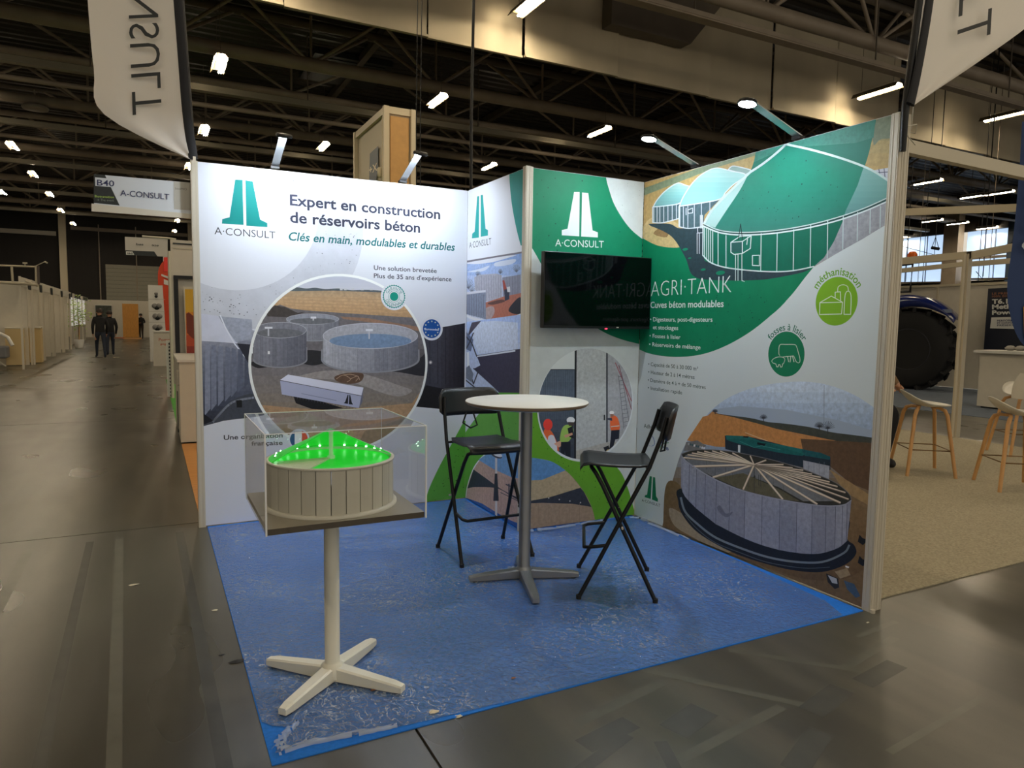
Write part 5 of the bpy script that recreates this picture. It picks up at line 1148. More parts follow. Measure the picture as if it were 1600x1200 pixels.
flag('feather_flag', 'white flag with dark letters on black pole at top right', Yg, P4, O4, 'A·CONSULT', CLOTH, INKF, (ts, (te[0]-ts[0], te[1]-ts[1]), (tt[0]-te[0], tt[1]-te[1]), 1), pr=.018)
# wires that tie the right pole to the end post
b = MB(); x0, z0 = pf(1416, 200, -3.05); b.tube([(x0-.03, -3.055, z0), (x0+.02, -3.09, z0+.01), (x0+.06, -3.06, z0-.02), (x0+.02, -3.03, z0-.01), (x0-.02, -3.06, z0-.03), (x0+.05, -3.07, z0-.08)], .003, 5); b.tube([(x0+.04, -3.05, z0), (x0+.035, -3.06, z0+.2), (x0+.03, -3.06, z0+.34)], .002, 5); tag(b.build('tie_wire', mat('cream_wire', rgb(206, 200, 184), .5)), 'thin white tie wire round the right flag pole', 'wire')

def text_on(parent, body, O, X, U, m, name='lettering', off=0.0):     # O origin, X full width vector, U cap height vector
    tv_, tf = text_mesh(body, off); x0 = min(v[0] for v in tv_); w = max(v[0] for v in tv_)-x0; O, X, U = Vector(O), Vector(X), Vector(U)
    b = MB(); b.add([O+X*((x-x0)/w)+U*(y/CAP) for (x, y) in tv_], tf); return b.build(name, m, parent)
NAVY = mat('navy_ink', rgb(34, 42, 86), .5); PALEB = mat('fascia_white', rgb(206, 210, 214), .45); DKP = mat('dark_print', rgb(22, 30, 30), .5, var=.4, scale=40); GREYP = mat('beige_grey_print', rgb(176, 172, 160), .5)
# B40 stand board
FY = .05; fa = thing('fascia_board', 'hanging stand board reading B40 A-CONSULT at the left end of the back wall', 'sign board', (-.34, FY+.01, 2.3))
def fp(x, y, d=0): p = py(x, y, FY-d); return (p.x, FY-d, p.z)
def slab(parent, name, pts, m, d, th): b = MB(); b.prism([fp(x, y, d) for x, y in pts], (0, th, 0)); return b.build(name, m, parent)
slab(fa, 'board', [(147, 272), (303, 286), (303, 341), (147, 327)], PALEB, 0, .018); slab(fa, 'lower_rail', [(143, 318), (304, 335), (304, 342), (143, 330)], ALU, .004, .03)
slab(fa, 'dark_print', [(146.5, 272), (164, 273.5), (187, 321), (146.5, 317)], DKP, .0012, .0008); slab(fa, 'grey_print', [(271, 283.5), (303, 286), (303, 329), (272, 327)], GREYP, .0012, .0008); slab(fa, 'number_plate', [(148.5, 277), (182, 280), (180, 292.5), (149, 290.5)], PALEB, .0022, .0008)
Vt = lambda a_, b_: Vector(b_)-Vector(a_)
def ftext(body, p0, p1, pt, m, off=.0, name='lettering'): O = fp(*p0, .0034); text_on(fa, body, O, Vt(O, fp(*p1, .0034)), Vt(O, fp(*pt, .0034)), m, name, off)
ftext('B40', (151.5, 289.5), (178.5, 291.3), (151.5, 280), NAVY, .01); ftext('A-CONSULT', (188, 305.5), (264.5, 312), (188, 296), NAVY, .004); ftext('Biotransition', (148, 308.2), (178, 309.7), (148, 304.5), mat('lime_ink', rgb(170, 200, 90), .5)); ftext('→ The event', (151, 314), (178, 314.8), (151, 310), mat('grey_ink', rgb(120, 128, 118), .5)); ftext('bioMO', (274, 296), (292, 297.5), (274, 292.5), mat('grey_ink2', rgb(108, 104, 96), .5))
b = MB(); P = fp(303, 250); b.bb((P[0]-.006, FY+.003, 2.0), (P[0]+.012, FY+.022, 2.60)); b.build('support_post', ALU, fa)

# tall box tower behind
Yt = 9.0; Tt = py(603, 163, Yt); tw = thing('advertising_tower', 'tall cream box tower with dark hexagon logo rising behind the back wall', 'advertising tower', (Tt.x+.3, Yt+1.1, 0))
x0, x1, y0, y1, zt = Tt.x, Tt.x+.58, Yt, Yt+2.35, 5.87
CRB = mat('cream_frame', rgb(214, 200, 170), .5); TAN = mat('tan_board', rgb(206, 158, 92), .5, var=.06); CRW = mat('cream_sheet', rgb(196, 184, 158), .55)
MB().bb((x0+.03, y0+.03, 0), (x1-.03, y1-.03, zt-.04)).build('core', CRW, tw)
for (x, y) in ((x0, y0), (x1, y0), (x0, y1), (x1, y1)): MB().box((x, y, zt/2), (.11, .11, zt)).build('corner_post', CRB, tw)
MB().bb((x0-.02, y0-.02, zt-.14), (x1+.02, y0+.03, zt)).build('top_rail', CRB, tw); MB().bb((x0-.03, y0, zt-.14), (x0+.03, y1, zt)).build('top_rail', CRB, tw)
MB().bb((x0+.09, y0-.005, .1), (x1-.09, y0+.03, zt-.18)).build('tan_panel', TAN, tw); MB().bb((x0+.001, y0+.28, .1), (x0+.03, y0+.30, zt-.14)).build('seam', CRB, tw)
def tp3(x, y): p = px(x, y, x0-.002); return (x0-.004, p.y, p.z)
b = MB(); b.add([tp3(*q) for q in ((578, 240), (591, 228), (591, 262), (588, 282), (577, 282))], [(0, 1, 2, 3, 4)]); b.build('hexagon_logo', mat('slate_print', rgb(84, 92, 104), .5), tw)
O = Vector(tp3(577, 272))-Vector((.003, 0, 0)); text_on(tw, '+X', O, Vector(tp3(590, 266))-Vector(tp3(577, 272)), Vector(tp3(577, 260))-Vector(tp3(577, 272)), mat('cream_ink', rgb(220, 210, 184), .5), 'lettering', .02)
MB().lathe((x0-.03, y0+.35, 4.6), [(.03, -.1), (.05, -.08), (.05, .08), (.03, .1)], 12).build('side_lamp', CRB, tw)

# ================================================================== RIGHT NEIGHBOUR
SAND = mat('sand_carpet', rgb(158, 149, 126), .8, var=.25, scale=70, bump=.4)
b = MB(); b.add([(3.125, -2.955, .006), (9.55, -2.93, .006), (9.55, 1.42, .006), (3.125, 1.42, .006), (3.125, -2.955, 0), (9.55, -2.93, 0), (9.55, 1.42, 0), (3.125, 1.42, 0)], [(0, 1, 2, 3), (0, 4, 5, 1), (1, 5, 6, 2), (2, 6, 7, 3), (3, 7, 4, 0)]); tag(b.build('carpet', SAND), 'sand coloured carpet under the white shell stools right of the stand', 'carpet')

b = MB(); b.bb((12.3, -3, 0), (18.0, 9.5, .008)); tag(b.build('carpet', mat('grey_blue_carpet', rgb(92, 102, 116), .85, var=.1)), 'grey blue carpet under the blue tractor', 'carpet')
pt = thing('stand_frame', 'white aluminium frame of posts and cross beams around the sand carpet stand', 'stand frame', (9.6, .42, 0))
FR = mat('warm_white_frame', rgb(196, 186, 162), .45, .1)
def beam(p, q, h=.07, w=.045, name='cross_beam'):
    p, q = Vector(p), Vector(q); d = (q-p); L = d.length; d.normalize(); s = Vector((-d.y, d.x, 0)).normalized(); u = d.cross(s) * -1; R = Matrix((d, s, u if u.z > 0 else -u)).transposed()
    b = MB(); b.box((p+q)/2, (L, w, h), M=R); return b.build(name, FR, pt)
MB().box((9.6, .42, 1.26), (.085, .085, 2.52)).build('post', FR, pt)
for d_ in (-.05, .05): MB().box((9.6+d_, .42, 1.26), (.01, .03, 2.5)).build('post_groove', ALU, pt)
beam(py(1412, 229, -3.0), py(1660, 284, -3.0), .066)
beam(px(1401, 332, 9.6), px(1660, 322, 9.6), .10)
beam(px(1398, 409, 9.6), px(1519, 398, 9.6), .10); beam(px(1512, 400, 9.6), px(1660, 372, 9.6), .10); beam(px(1398, 424, 10.6), px(1512, 412, 10.6), .07); beam(px(1512, 413, 11.5), px(1600, 406, 11.5), .08)
# far partition behind the tractor
pw = thing('partition_wall', 'long warm white partition wall behind the tractor', 'partition wall', (18, 5, 0))
for i in range(9):
    y = 14-i*1.25*1.6; MB().bb((18, y-1.96, 0.02), (18.04, y-.02, 2.62)).build('wall_panel', BEIGEW, pw); MB().box((17.99, y, 1.32), (.05, .04, 2.64)).build('post', FR, pw)
MB().bb((17.97, -4, 2.6), (18.05, 14, 2.66)).build('top_rail', FR, pw)
def txp(x, y, X): p = px(x, y, X); return Vector((X, p.y, p.z))
pt2 = thing('poster', 'dark navy poster with white lettering on the partition beside the counter', 'poster', tuple(txp(1570, 500, 17.6)))
q = [txp(*a_, 17.6) for a_ in ((1544, 451), (1640, 446), (1640, 548), (1537, 546))]; b = MB(); b.prism(q, (.02, 0, 0)); b.build('sheet', mat('navy_poster', rgb(20, 26, 42), .5), pt2)
WI = mat('poster_white', rgb(206, 206, 200), .6)
def ptxt(body, p0, p1, ptop, off=0.02, m=WI): O = txp(*p0, 17.58); text_on(pt2, body, O, txp(*p1, 17.58)-O, txp(*ptop, 17.58)-O, m, 'lettering', off)
ptxt('T6.180', (1550, 474.5), (1592, 473.5), (1550, 467.5), .04); ptxt('Methane', (1550, 483), (1602, 481), (1550, 475.8), .04); ptxt('Power', (1550, 491.5), (1590, 490.5), (1550, 485), .04)
ptxt('LE PREMIER', (1550, 460.5), (1590, 459.5), (1550, 457), .01, mat('orange_ink', rgb(150, 100, 70), .6)); ptxt('100% BIOGAZ', (1550, 464.5), (1592, 463.6), (1550, 461.5), .01, mat('orange_ink', rgb(150, 100, 70), .6))
q = [txp(*a_, 17.585) for a_ in ((1549, 496), (1620, 494), (1620, 515), (1547, 513))]; b = MB(); b.prism(q, (.008, 0, 0)); b.build('white_box', WI, pt2)
ptxt2 = lambda body, p0, p1, ptop: (lambda O: text_on(pt2, body, O, txp(*p1, 17.57)-O, txp(*ptop, 17.57)-O, NAVY, 'lettering', .01))(txp(*p0, 17.57))
ptxt2('PERFORMANCE', (1558, 502.5), (1600, 501.8), (1558, 499.5)); ptxt2('ET CONFORT', (1558, 506), (1588, 505.4), (1558, 503.3)); ptxt2('PRÉSERVÉS', (1558, 509.5), (1592, 509), (1558, 507))
# counter
ct = thing('counter', 'plain white reception counter in front of the navy poster', 'counter', (14.3, 2.4, 0))
MB().bb((13.8, .9, .04), (14.55, 2.5, 1.06)).build('body', BEIGEW, ct); MB().bb((13.72, .85, 1.06), (14.62, 2.58, 1.11)).build('worktop', WHITE, ct); MB().bb((13.85, .95, 0), (14.5, 2.45, .04)).build('plinth', DKP, ct)
b = MB(); random.seed(5)
for i in range(4):
    b.lathe((14.3+random.uniform(-.1, .1), 2.25-i*.16, 1.11), [(.05, 0), (.09, .03), (.1, .05), (.05, .09), (.0001, .1)], 8)
tag(b.build('crumpled_cloth', mat('pale_cloth', rgb(150, 146, 138), .8)), 'pale crumpled wrapping lying on the white counter', 'wrapping')

# shell stools
def shell_stool():
    t = thing('shell_stool', 'x', 'bar stool', (0, 0, 0), 0, 'white shell stools with oak legs')
    G = lambda *p: Vector(p)
    for sx, sy in ((-1, -1), (-1, 1), (1, -1), (1, 1)):
        b = MB(); b.tube([G(sx*.265, sy*.225, 0), G(sx*.165, sy*.15, .62), G(sx*.145, sy*.13, .672), G(sx*.10, sy*.10, .69), G(0, sy*.06, .692)], [.017, .019, .019, .016, .014], 9); b.build('leg', OAK, t)
    b = MB(); c4 = [G(-.217, -.189, .27), G(.217, -.189, .27), G(.217, .189, .27), G(-.217, .189, .27)]; b.tube(c4, .006, 7, closed=True); b.build('footrest_wire', mat('dark_bronze_wire', rgb(120, 92, 56), .4, .4), t)
    # scooped shell, low back at -y
    vs = []; n = 32; rings = 7
    for j in range(rings):
        r = j/(rings-1)
        for k in range(n):
            a = 2*math.pi*k/n; x = .225*r*math.cos(a); y = .225*r*math.sin(a)
            back = max(0, -math.sin(a)); z = .708+.035*r**3+.125*back**1.6*r**2.4+.02*max(0, math.sin(a))*-r**3; vs.append(G(x, y-.02*back*r*r, z))
    N = len(vs); vs += [v-Vector((0, 0, .010)) for v in vs]; fs = []
    for j in range(rings-1):
        for k in range(n): a = j*n+k; a2 = j*n+(k+1) % n; fs += [(a, a2, a2+n, a+n), (N+a, N+a+n, N+a2+n, N+a2)]
    o_ = (rings-1)*n
    for k in range(n): fs.append((o_+k, o_+(k+1) % n, N+o_+(k+1) % n, N+o_+k))
    b = MB(); b.add(vs, fs, 0, True); b.build('seat_shell', SHELL, t)
    return t
ss = shell_stool(); index_kids(ss)
ss.location = (6.79, -.90, 0); ss.rotation_euler = (0, 0, math.radians(-128)); ss['label'] = 'white shell stool on oak legs nearest the end of the right wall'
dup(ss, (6.93, -1.70, 0), math.radians(-128), 'white shell stool on oak legs at the right edge, in front of another')
dup(ss, (9.0, -.72, 0), math.radians(150), 'white shell stool behind the one at the right edge')
# tall backed shell behind it
b = MB(); vs = []; n = 12
for j in range(7):
    v = j/6
    for k in range(n+1):
        q = -1+2*k/n; w_ = .23*(1-.35*v**3); vs.append(Vector((8.6+.10*q*q, -.95+q*w_*1.0, .70+.30*v)))
fs = [(j*(n+1)+k, j*(n+1)+k+1, (j+1)*(n+1)+k+1, (j+1)*(n+1)+k) for j in range(6) for k in range(n)]
ss3 = [o for o in bpy.data.objects if o.get('label') == 'white shell stool behind the one at the right edge'][0]
b.add(vs, fs, 0, True); b.add([v+Vector((.01, 0, 0)) for v in vs], [f[::-1] for f in fs], 0, True); b.build('seat_back', SHELL, ss3)

# tractor
cx, cy = pxy(1424, 553, (16.9, 5.5)).x, pxy(1424, 553, (16.9, 5.5)).y; RZ = .99; cam_dir = Vector((CP.x-cx, CP.y-cy, 0)).normalized(); ax = (Matrix.Rotation(math.radians(-18), 3, 'Z') @ cam_dir)
tr_ = thing('tractor', 'blue tractor with large black tyre and orange beacon behind the shell stools', 'tractor', (cx, cy, 0))
zax = ax; xax = Vector((-ax.y, ax.x, 0)); yax = Vector((0, 0, 1)); RW = Matrix((xax, yax, zax)).transposed(); cw = Vector((cx, cy, RZ))
b = MB(); b.lathe(cw, [(.50, -.30), (.62, -.33), (.88, -.31), (.945, -.26), (.95, 0), (.945, .26), (.88, .31), (.62, .33), (.50, .30)], 48, M=RW); b.build('tyre', mat('black_tyre_rubber', rgb(11, 11, 12), .8), tr_)
for i in range(36):
    a = 2*math.pi*i/36; s = 1 if i % 2 else -1; c_ = cw+RW@Vector((.965*math.cos(a), .965*math.sin(a), s*.15))
    R_ = RW @ Matrix.Rotation(a, 3, 'Z') @ Matrix.Rotation(s*math.radians(35), 3, 'X'); b = MB(); b.box(c_, (.11, .075, .38), M=R_); b.build('tread_lug', mat('black_tyre_rubber'), tr_)
b = MB(); b.lathe(cw, [(.0001, .06), (.2, .08), (.22, .16), (.40, .20), (.5, .31), (.52, .30), (.5, .27)], 32, M=RW); wrim = b.build('wheel_rim', mat('dark_rim', rgb(30, 32, 40), .4), tr_)
for i in range(8): a = 2*math.pi*i/8; b = MB(); b.lathe(cw+RW@Vector((.16*math.cos(a), .16*math.sin(a), .085)), [(.02, 0), (.02, .03), (.0001, .032)], 6, M=RW); b.build('wheel_nut', ALU, wrim)
BLU = mat('tractor_blue_paint', rgb(16, 32, 96), .22, coat=.6)
sgn = 1 if (xax.x*RT.x+xax.y*RT.y) > 0 else -1
vs = []; fs = []; NA = 16; arc = [(-1.25, .98+.35), (-1.0, 1.95), (-.6, 2.22), (-.1, 2.30), (.3, 2.24), (.62, 2.08), (.86, 1.88), (.98, 1.74)]
arcs = S([(a_*sgn, z_) for a_, z_ in arc], n=4)
for (u, z) in arcs:
    for w in (-.36, -.2, 0, .2, .36): vs.append(Vector((cx, cy, 0))+xax*u+Vector((0, 0, z+(.03 if abs(w) < .3 else -.05)))+zax*w)
k = len(arcs); N = len(vs); vs += [v-Vector((0, 0, .05+.30*max(0, 1-(i_//5)/(k-6))**.8)) for i_, v in enumerate(vs)]
for i in range(k-1):
    for j in range(4): a = i*5+j; fs += [(a, a+1, a+6, a+5), (N+a, N+a+5, N+a+6, N+a+1)]
    fs += [(i*5, i*5+5, N+i*5+5, N+i*5), (i*5+4, N+i*5+4, N+i*5+9, i*5+9)]
fs += [(a, a+1, N+a+1, N+a) for a in range((k-1)*5, (k-1)*5+4)]
b = MB(); b.add(vs, fs, 0, True); b.build('fender', BLU, tr_)
T3 = lambda u, w, z: Vector((cx, cy, 0))+xax*(u*sgn)+zax*w+Vector((0, 0, z))
b = MB(); b.box(T3(.80, .30, 1.93), (.22, .08, .08), M=RW); b.build('tail_lamp', mat('lamp_grey', rgb(120, 130, 150), .2), tr_)
b = MB(); b.box(T3(-1.6, -1.0, 1.2), (1.9, 1.1, 1.2), M=RW, bev=.08); b.build('body', BLU, tr_)
b = MB(); b.box(T3(-1.7, -.9, 2.4), (1.5, 1.3, 1.1), M=RW, bev=.06); b.build('cab', mat('cab_glass_dark', rgb(18, 20, 24), .1), tr_)
b = MB(); b.box(T3(-1.7, -.9, 3.0), (1.8, 1.5, .14), M=RW, bev=.05); b.build('cab_roof', mat('tractor_roof', rgb(30, 34, 44), .4), tr_)
b = MB(); b.lathe(T3(-.12, 0, 0)+Vector((0, 0, 3.16)), [(.07, -.04), (.11, -.02), (.12, .03), (.11, .18), (.07, .24), (.0001, .25)], 16); b.build('beacon', mat('orange_beacon_plastic', rgb(216, 96, 20), .25), tr_)
b = MB(); b.tube([T3(-.9, 0, 3.05), T3(-.1, 0, 3.1), T3(-.12, 0, 2.42), T3(-.8, 0, 2.40)], .035, 8); b.build('beacon_bracket', BLACK, tr_)
b = MB(); b.tube([T3(-.9, .1, 1.9), T3(-.72, .1, 2.3), T3(-.45, .1, 2.06), T3(-.3, .1, 2.15)], .045, 8); b.box(T3(-.28, .1, 2.2), (.18, .10, .16), M=RW); b.build('work_lamp', BLACK, tr_)

# navy feather flag
Fq = Vector((9.0, -.5, 0)); NV = mat('navy_flag_cloth', rgb(34, 58, 104), .7)
def pd_(x, y): return pxy(x, y, Fq)
t = thing('feather_flag', 'navy blue feather flag with pale vertical letters cut by the right edge', 'flag', tuple(pd_(1640, 560)))
fdir = RT.copy(); fdir.z = 0; fdir.normalize()
pts = [(1597, 190), (1595, 250), (1592, 300), (1588, 350), (1582, 400), (1577, 430), (1575, 455), (1576, 480), (1582, 510), (1592, 533), (1610, 552)]
vs = []; fs = []; m_ = 10
for i, p in enumerate(S(pts, n=3)):
    L_ = pd_(*p)
    for j in range(m_+1): u = j/m_; q = L_+fdir*(u*.75); vs.append(q+Vector((-fdir.y, fdir.x, 0))*(.03*math.sin(u*7+i*.15)))
k = len(vs)//(m_+1); fs = [(i*(m_+1)+j, i*(m_+1)+j+1, (i+1)*(m_+1)+j+1, (i+1)*(m_+1)+j) for i in range(k-1) for j in range(m_)]
b = MB(); b.add(vs, fs, 0, True); b.build('flag_cloth', NV, t)
nrm = -Vector((-fdir.y, fdir.x, 0))*.045
O = pd_(1605, 402)+nrm; X = (pd_(1640, 40)-pd_(1605, 402)); text_on(t, 'AGRICULTURE', O, X, -fdir*.115, mat('pale_flag_ink', rgb(176, 184, 196), .6), 'flag_lettering')
q = [pd_(1595, 480), pd_(1600, 476), pd_(1612, 476), pd_(1612, 545), pd_(1600, 536), pd_(1596, 522)]; b = MB(); b.add([v+nrm for v in q], [tuple(range(6))]); b.build('yellow_print', mat('yellow_print', rgb(226, 170, 30), .6), t)
b = MB(); e = pd_(1665, 560); b.tube([Vector((e.x, e.y, .02)), e, pd_(1668, 300), pd_(1665, 150)], .02, 8); b.build('flag_pole', BLACK, t); b = MB(); b.lathe((e.x, e.y, 0), [(.2, 0), (.2, .02), (.03, .04)], 16); b.build('foot_plate', BLACK, t)
# hanging rigging near the windows
for (x1_, y1_, x2_, y2_, lab) in ((1402, 383, 1460, 398, 'thin dark cable slanting over the left daylight window'), (1548, 391, 1592, 376, 'thin dark cable slanting over the right daylight window'), (1525, 424, 1535, 436, 'dark cable running to the small camera over the right window')):
    b = MB(); q_ = px(x2_, y2_, 20); b.tube([px(x1_, y1_, 20), q_, (q_.x, q_.y, 9.5)], .012, 5); tag(b.build('cable', BLACK), lab, 'cable')
for (x_, y0_, y1_, lab) in ((1441, 370, 445, 'thin vertical wire before the left window, right one'), (1415, 370, 440, 'thin vertical wire before the left window, left one'), (1528, 370, 440, 'thin vertical wire before the right window, left one'), (1536, 365, 432, 'thin vertical wire before the right window, right one')):
    P = px(x_, y1_, 20); b = MB(); b.cyl((20, P.y, P.z), (20, P.y, 9.5), .010, 5); tag(b.build('cable', BLACK), lab, 'cable')
for Z_, (xa, xb) in ((442, (1400, 1470)), (436, (1516, 1575))):
    b = MB(); p, q = px(xa, Z_, 22), px(xb, Z_-1, 22); b.cyl(p, q, .03, 6); b.cyl((p+q)/2, Vector(((p+q)/2).xy.to_tuple()+(9.5,)), .01, 5); tag(b.build('lighting_bar', DSTEEL), 'thin horizontal bar low before the %s daylight window' % ('left' if xa < 1500 else 'right'), 'bar')
t = thing('hanging_bracket', 'small trapeze bracket hanging before the left daylight window', 'bracket', tuple(px(1461, 388, 20)))
b = MB(); a_, c_ = px(1456, 387, 20), px(1467, 389, 20); b.cyl(a_, c_, .05, 6); b.build('bar', BLACK, t); b = MB(); m1_ = px(1462, 370, 20); b.tube([a_, m1_, c_], .012, 5); b.build('sling', BLACK, t); b = MB(); b.cyl(m1_, (m1_.x, m1_.y, 9.5), .012, 5); b.build('cable', BLACK, t)

# ================================================================== PEOPLE
def body(name, label, joints, bones, radii, mats, zones, loc, group=None):
    me = bpy.data.meshes.new(name+'_skeleton'); keys = list(joints); idx = {k: i for i, k in enumerate(keys)}
    me.from_pydata([joints[k] for k in keys], [(idx[a], idx[b]) for a, b in bones], [])
    o = bpy.data.objects.new('tmp', me); COL.objects.link(o); bpy.context.view_layer.objects.active = o
    sk = o.modifiers.new('s', 'SKIN'); sk.use_smooth_shade = True
    for i, k in enumerate(keys): r = radii[k]; me.skin_vertices[0].data[i].radius = r if isinstance(r, tuple) else (r, r)
    me.skin_vertices[0].data[idx['pelvis']].use_root = True
    su = o.modifiers.new('u', 'SUBSURF'); su.levels = 2; su.render_levels = 2
    dg = bpy.context.evaluated_depsgraph_get(); m2 = bpy.data.meshes.new_from_object(o.evaluated_get(dg)); COL.objects.unlink(o); bpy.data.objects.remove(o)
    m2.materials.clear()
    for mm in mats: m2.materials.append(mm)
    for p in m2.polygons:
        c = p.center; best = min(keys, key=lambda k: (Vector(joints[k])-c).length-(radii[k][0] if isinstance(radii[k], tuple) else radii[k])*.6); p.material_index = zones(best, c); p.use_smooth = True
    root = thing(name, label, 'person', loc, 0, group); m2.transform(Matrix.Translation((0, 0, 0)))
    bo = bpy.data.objects.new('body', m2); COL.objects.link(bo); bo.parent = root
    return root
JACK = mat('black_jacket_cloth', rgb(24, 24, 26), .8, var=.15, scale=10); JEAN = mat('dark_jeans', rgb(36, 44, 60), .8, var=.15, scale=12); SHOE = mat('dark_shoe', rgb(28, 26, 26), .6); HAIR = mat('dark_hair', rgb(46, 36, 30), .7, var=.2, scale=30); GREYT = mat('grey_shirt', rgb(150, 146, 140), .8)
def hands(J, Bn, Rr, side, wrist, d, s):
    w = Vector(wrist); d = Vector(d).normalized(); s = Vector(s).normalized(); J['palm'+side] = tuple(w+d*.05); Rr['palm'+side] = (.036, .02); Bn.append(('wrist'+side, 'palm'+side))
    for i, (off, ln) in enumerate(((-.03, .075), (-.01, .085), (.01, .08), (.03, .062))):
        a = 'f%d%s' % (i, side); J[a] = tuple(w+d*.09+s*off); J[a+'b'] = tuple(w+d*(.09+ln*.5)+s*off*1.1); J[a+'c'] = tuple(w+d*(.09+ln*.9)+s*off*1.1+Vector((0, 0, -.01))); Rr[a] = .011; Rr[a+'b'] = .0095; Rr[a+'c'] = .008; Bn += [('palm'+side, a), (a, a+'b'), (a+'b', a+'c')]
    J['t'+side] = tuple(w+d*.055+s*-.045); J['tb'+side] = tuple(w+d*.085+s*-.06); Rr['t'+side] = .012; Rr['tb'+side] = .009; Bn += [('palm'+side, 't'+side), ('t'+side, 'tb'+side)]
def standing(label, loc, h=1.78, face=math.pi/2, stride=.16, mats=None, arms='down', lean=0.0):
    k = h/1.78; F = Vector((math.cos(face), math.sin(face), 0)); Sd = Vector((-F.y, F.x, 0))
    g = lambda f, s, z: tuple(F*f*k+Sd*s*k+Vector((0, 0, z*k)))
    J = dict(pelvis=g(0, 0, .95), belly=g(.0, 0, 1.08), chest=g(.0+lean, 0, 1.30), neckb=g(lean, 0, 1.46), neck=g(.01+lean, 0, 1.53), head=g(.02+lean, 0, 1.62), crown=g(.02+lean, 0, 1.71))
    R = dict(pelvis=(.155, .12), belly=(.15, .12), chest=(.185, .13), neckb=(.10, .09), neck=(.055, .055), head=(.085, .1), crown=(.07, .08))
    B = [('pelvis', 'belly'), ('belly', 'chest'), ('chest', 'neckb'), ('neckb', 'neck'), ('neck', 'head'), ('head', 'crown')]
    for s, sg in (('L', 1), ('R', -1)):
        st_ = stride*sg
        J['hip'+s] = g(0, .09*sg, .90); J['knee'+s] = g(.03+st_*.6, .10*sg, .50); J['ankle'+s] = g(st_-.02, .10*sg, .09); J['toe'+s] = g(st_+.15, .115*sg, .04)
        J['sh'+s] = g(lean, .17*sg, 1.41); J['wrist'+s] = (g(.12, .215*sg, .88) if arms == 'down' else g(.25, .10*sg, 1.12)); J['elb'+s] = (g(-.03, .235*sg, 1.13) if arms == 'down' else g(.02, .27*sg, 1.14))
        R.update({'hip'+s: .10, 'knee'+s: .065, 'ankle'+s: .045, 'toe'+s: (.045, .035), 'sh'+s: .075, 'elb'+s: .055, 'wrist'+s: .036})
        B += [('pelvis', 'hip'+s), ('hip'+s, 'knee'+s), ('knee'+s, 'ankle'+s), ('ankle'+s, 'toe'+s), ('chest', 'sh'+s), ('sh'+s, 'elb'+s), ('elb'+s, 'wrist'+s)]
        w = Vector(J['wrist'+s]); dd = (w-Vector(J['elb'+s])); hands(J, B, R, s, w, dd, F if arms == 'down' else Sd*-sg)
    def zones(b, c):
        if b in ('head', 'neck'): return 3
        if b == 'crown': return 4
        if b.startswith(('toe',)): return 2
        if b.startswith(('ankle', 'knee', 'hip', 'pelvis')): return 1 if c.z < .92*k else 0
        if b.startswith(('f', 'palm', 't')): return 3
        return 0
    r = body('person', label, J, B, R, mats or [JACK, JEAN, SHOE, SKIN, HAIR], zones, loc)
    # hair cap, ears, nose
    hc = Vector(loc)+Vector(J['head'])+Vector((0, 0, .045*k)); b = MB(); b.lathe(hc-F*.018, [(.098*k, -.05*k), (.104*k, 0), (.096*k, .05*k), (.06*k, .095*k), (.0001, .108*k)], 16); b.build('hair', HAIR, r)
    b = MB(); b.lathe(Vector(loc)+Vector(J['head'])+F*.098*k, [(.0001, -.03), (.016, -.02), (.010, .02), (.0001, .03)], 8)
    for sg in (1, -1): b.lathe(Vector(loc)+Vector(J['head'])+Sd*(.088*sg*k), [(.0001, -.03), (.014, -.015), (.016, .015), (.0001, .03)], 8)
    b.build('face_features', SKIN, r); return r
Pp = pz(158, 559); standing('person in black jacket and dark jeans walking away down the aisle, nearer of two', tuple(Pp), 1.80, math.radians(100), .24)
Pp = pz(166, 556.5); standing('person with a pale hood close beside the nearer walker in the aisle', (Pp.x+.12, Pp.y+.6, 0), 1.74, math.radians(95), -.15, [JACK, JEAN, mat('pale_shoe', rgb(160, 156, 150), .6), SKIN, GREYT])
Pp = pz(221, 529.5); standing('person in dark clothes standing right of the wooden crate', tuple(Pp), 1.76, math.radians(250), .05, [JACK, mat('brown_trousers', rgb(60, 48, 40), .8), SHOE, SKIN, HAIR], 'front')

# leaning person, mostly hidden by the right wall: sleeve, hand and shoe show
KH = mat('khaki_jacket', rgb(122, 96, 66), .8, var=.15, scale=10)
hand = pxy(1404, 606, (6.62, -.62)); sh = pxy(1376, 515, (6.2, -.42)); el = pxy(1384, 578, (6.3, -.50)); shoe = pz(1391, 733)
base = Vector((sh.x-.22, sh.y+.02, 0))
lx = lambda v: tuple(Vector(v)-Vector((base.x, base.y, 0)))
J = dict(pelvis=(0, .12, .85), belly=(0.0, .08, .95), chest=(0.02, .02, 1.18), neckb=(.02, 0, 1.33), neck=(.04, -.02, 1.40), head=(.07, -.04, 1.48), crown=(.07, -.04, 1.57)); R = dict(pelvis=(.16, .13), belly=(.15, .13), chest=(.18, .14), neckb=(.1, .09), neck=.055, head=(.085, .1), crown=(.07, .08)); B = [('pelvis', 'belly'), ('belly', 'chest'), ('chest', 'neckb'), ('neckb', 'neck'), ('neck', 'head'), ('head', 'crown')]
J['shR'] = (.16, -.08, 1.26); J['elbR'] = lx(el); J['wristR'] = lx(hand+(el-hand).normalized()*.10); R.update(shR=.08, elbR=.062, wristR=.045); B += [('chest', 'shR'), ('shR', 'elbR'), ('elbR', 'wristR')]
w = Vector(J['wristR']); hands(J, B, R, 'R', w, hand-el, (-.3, .9, .3)); 
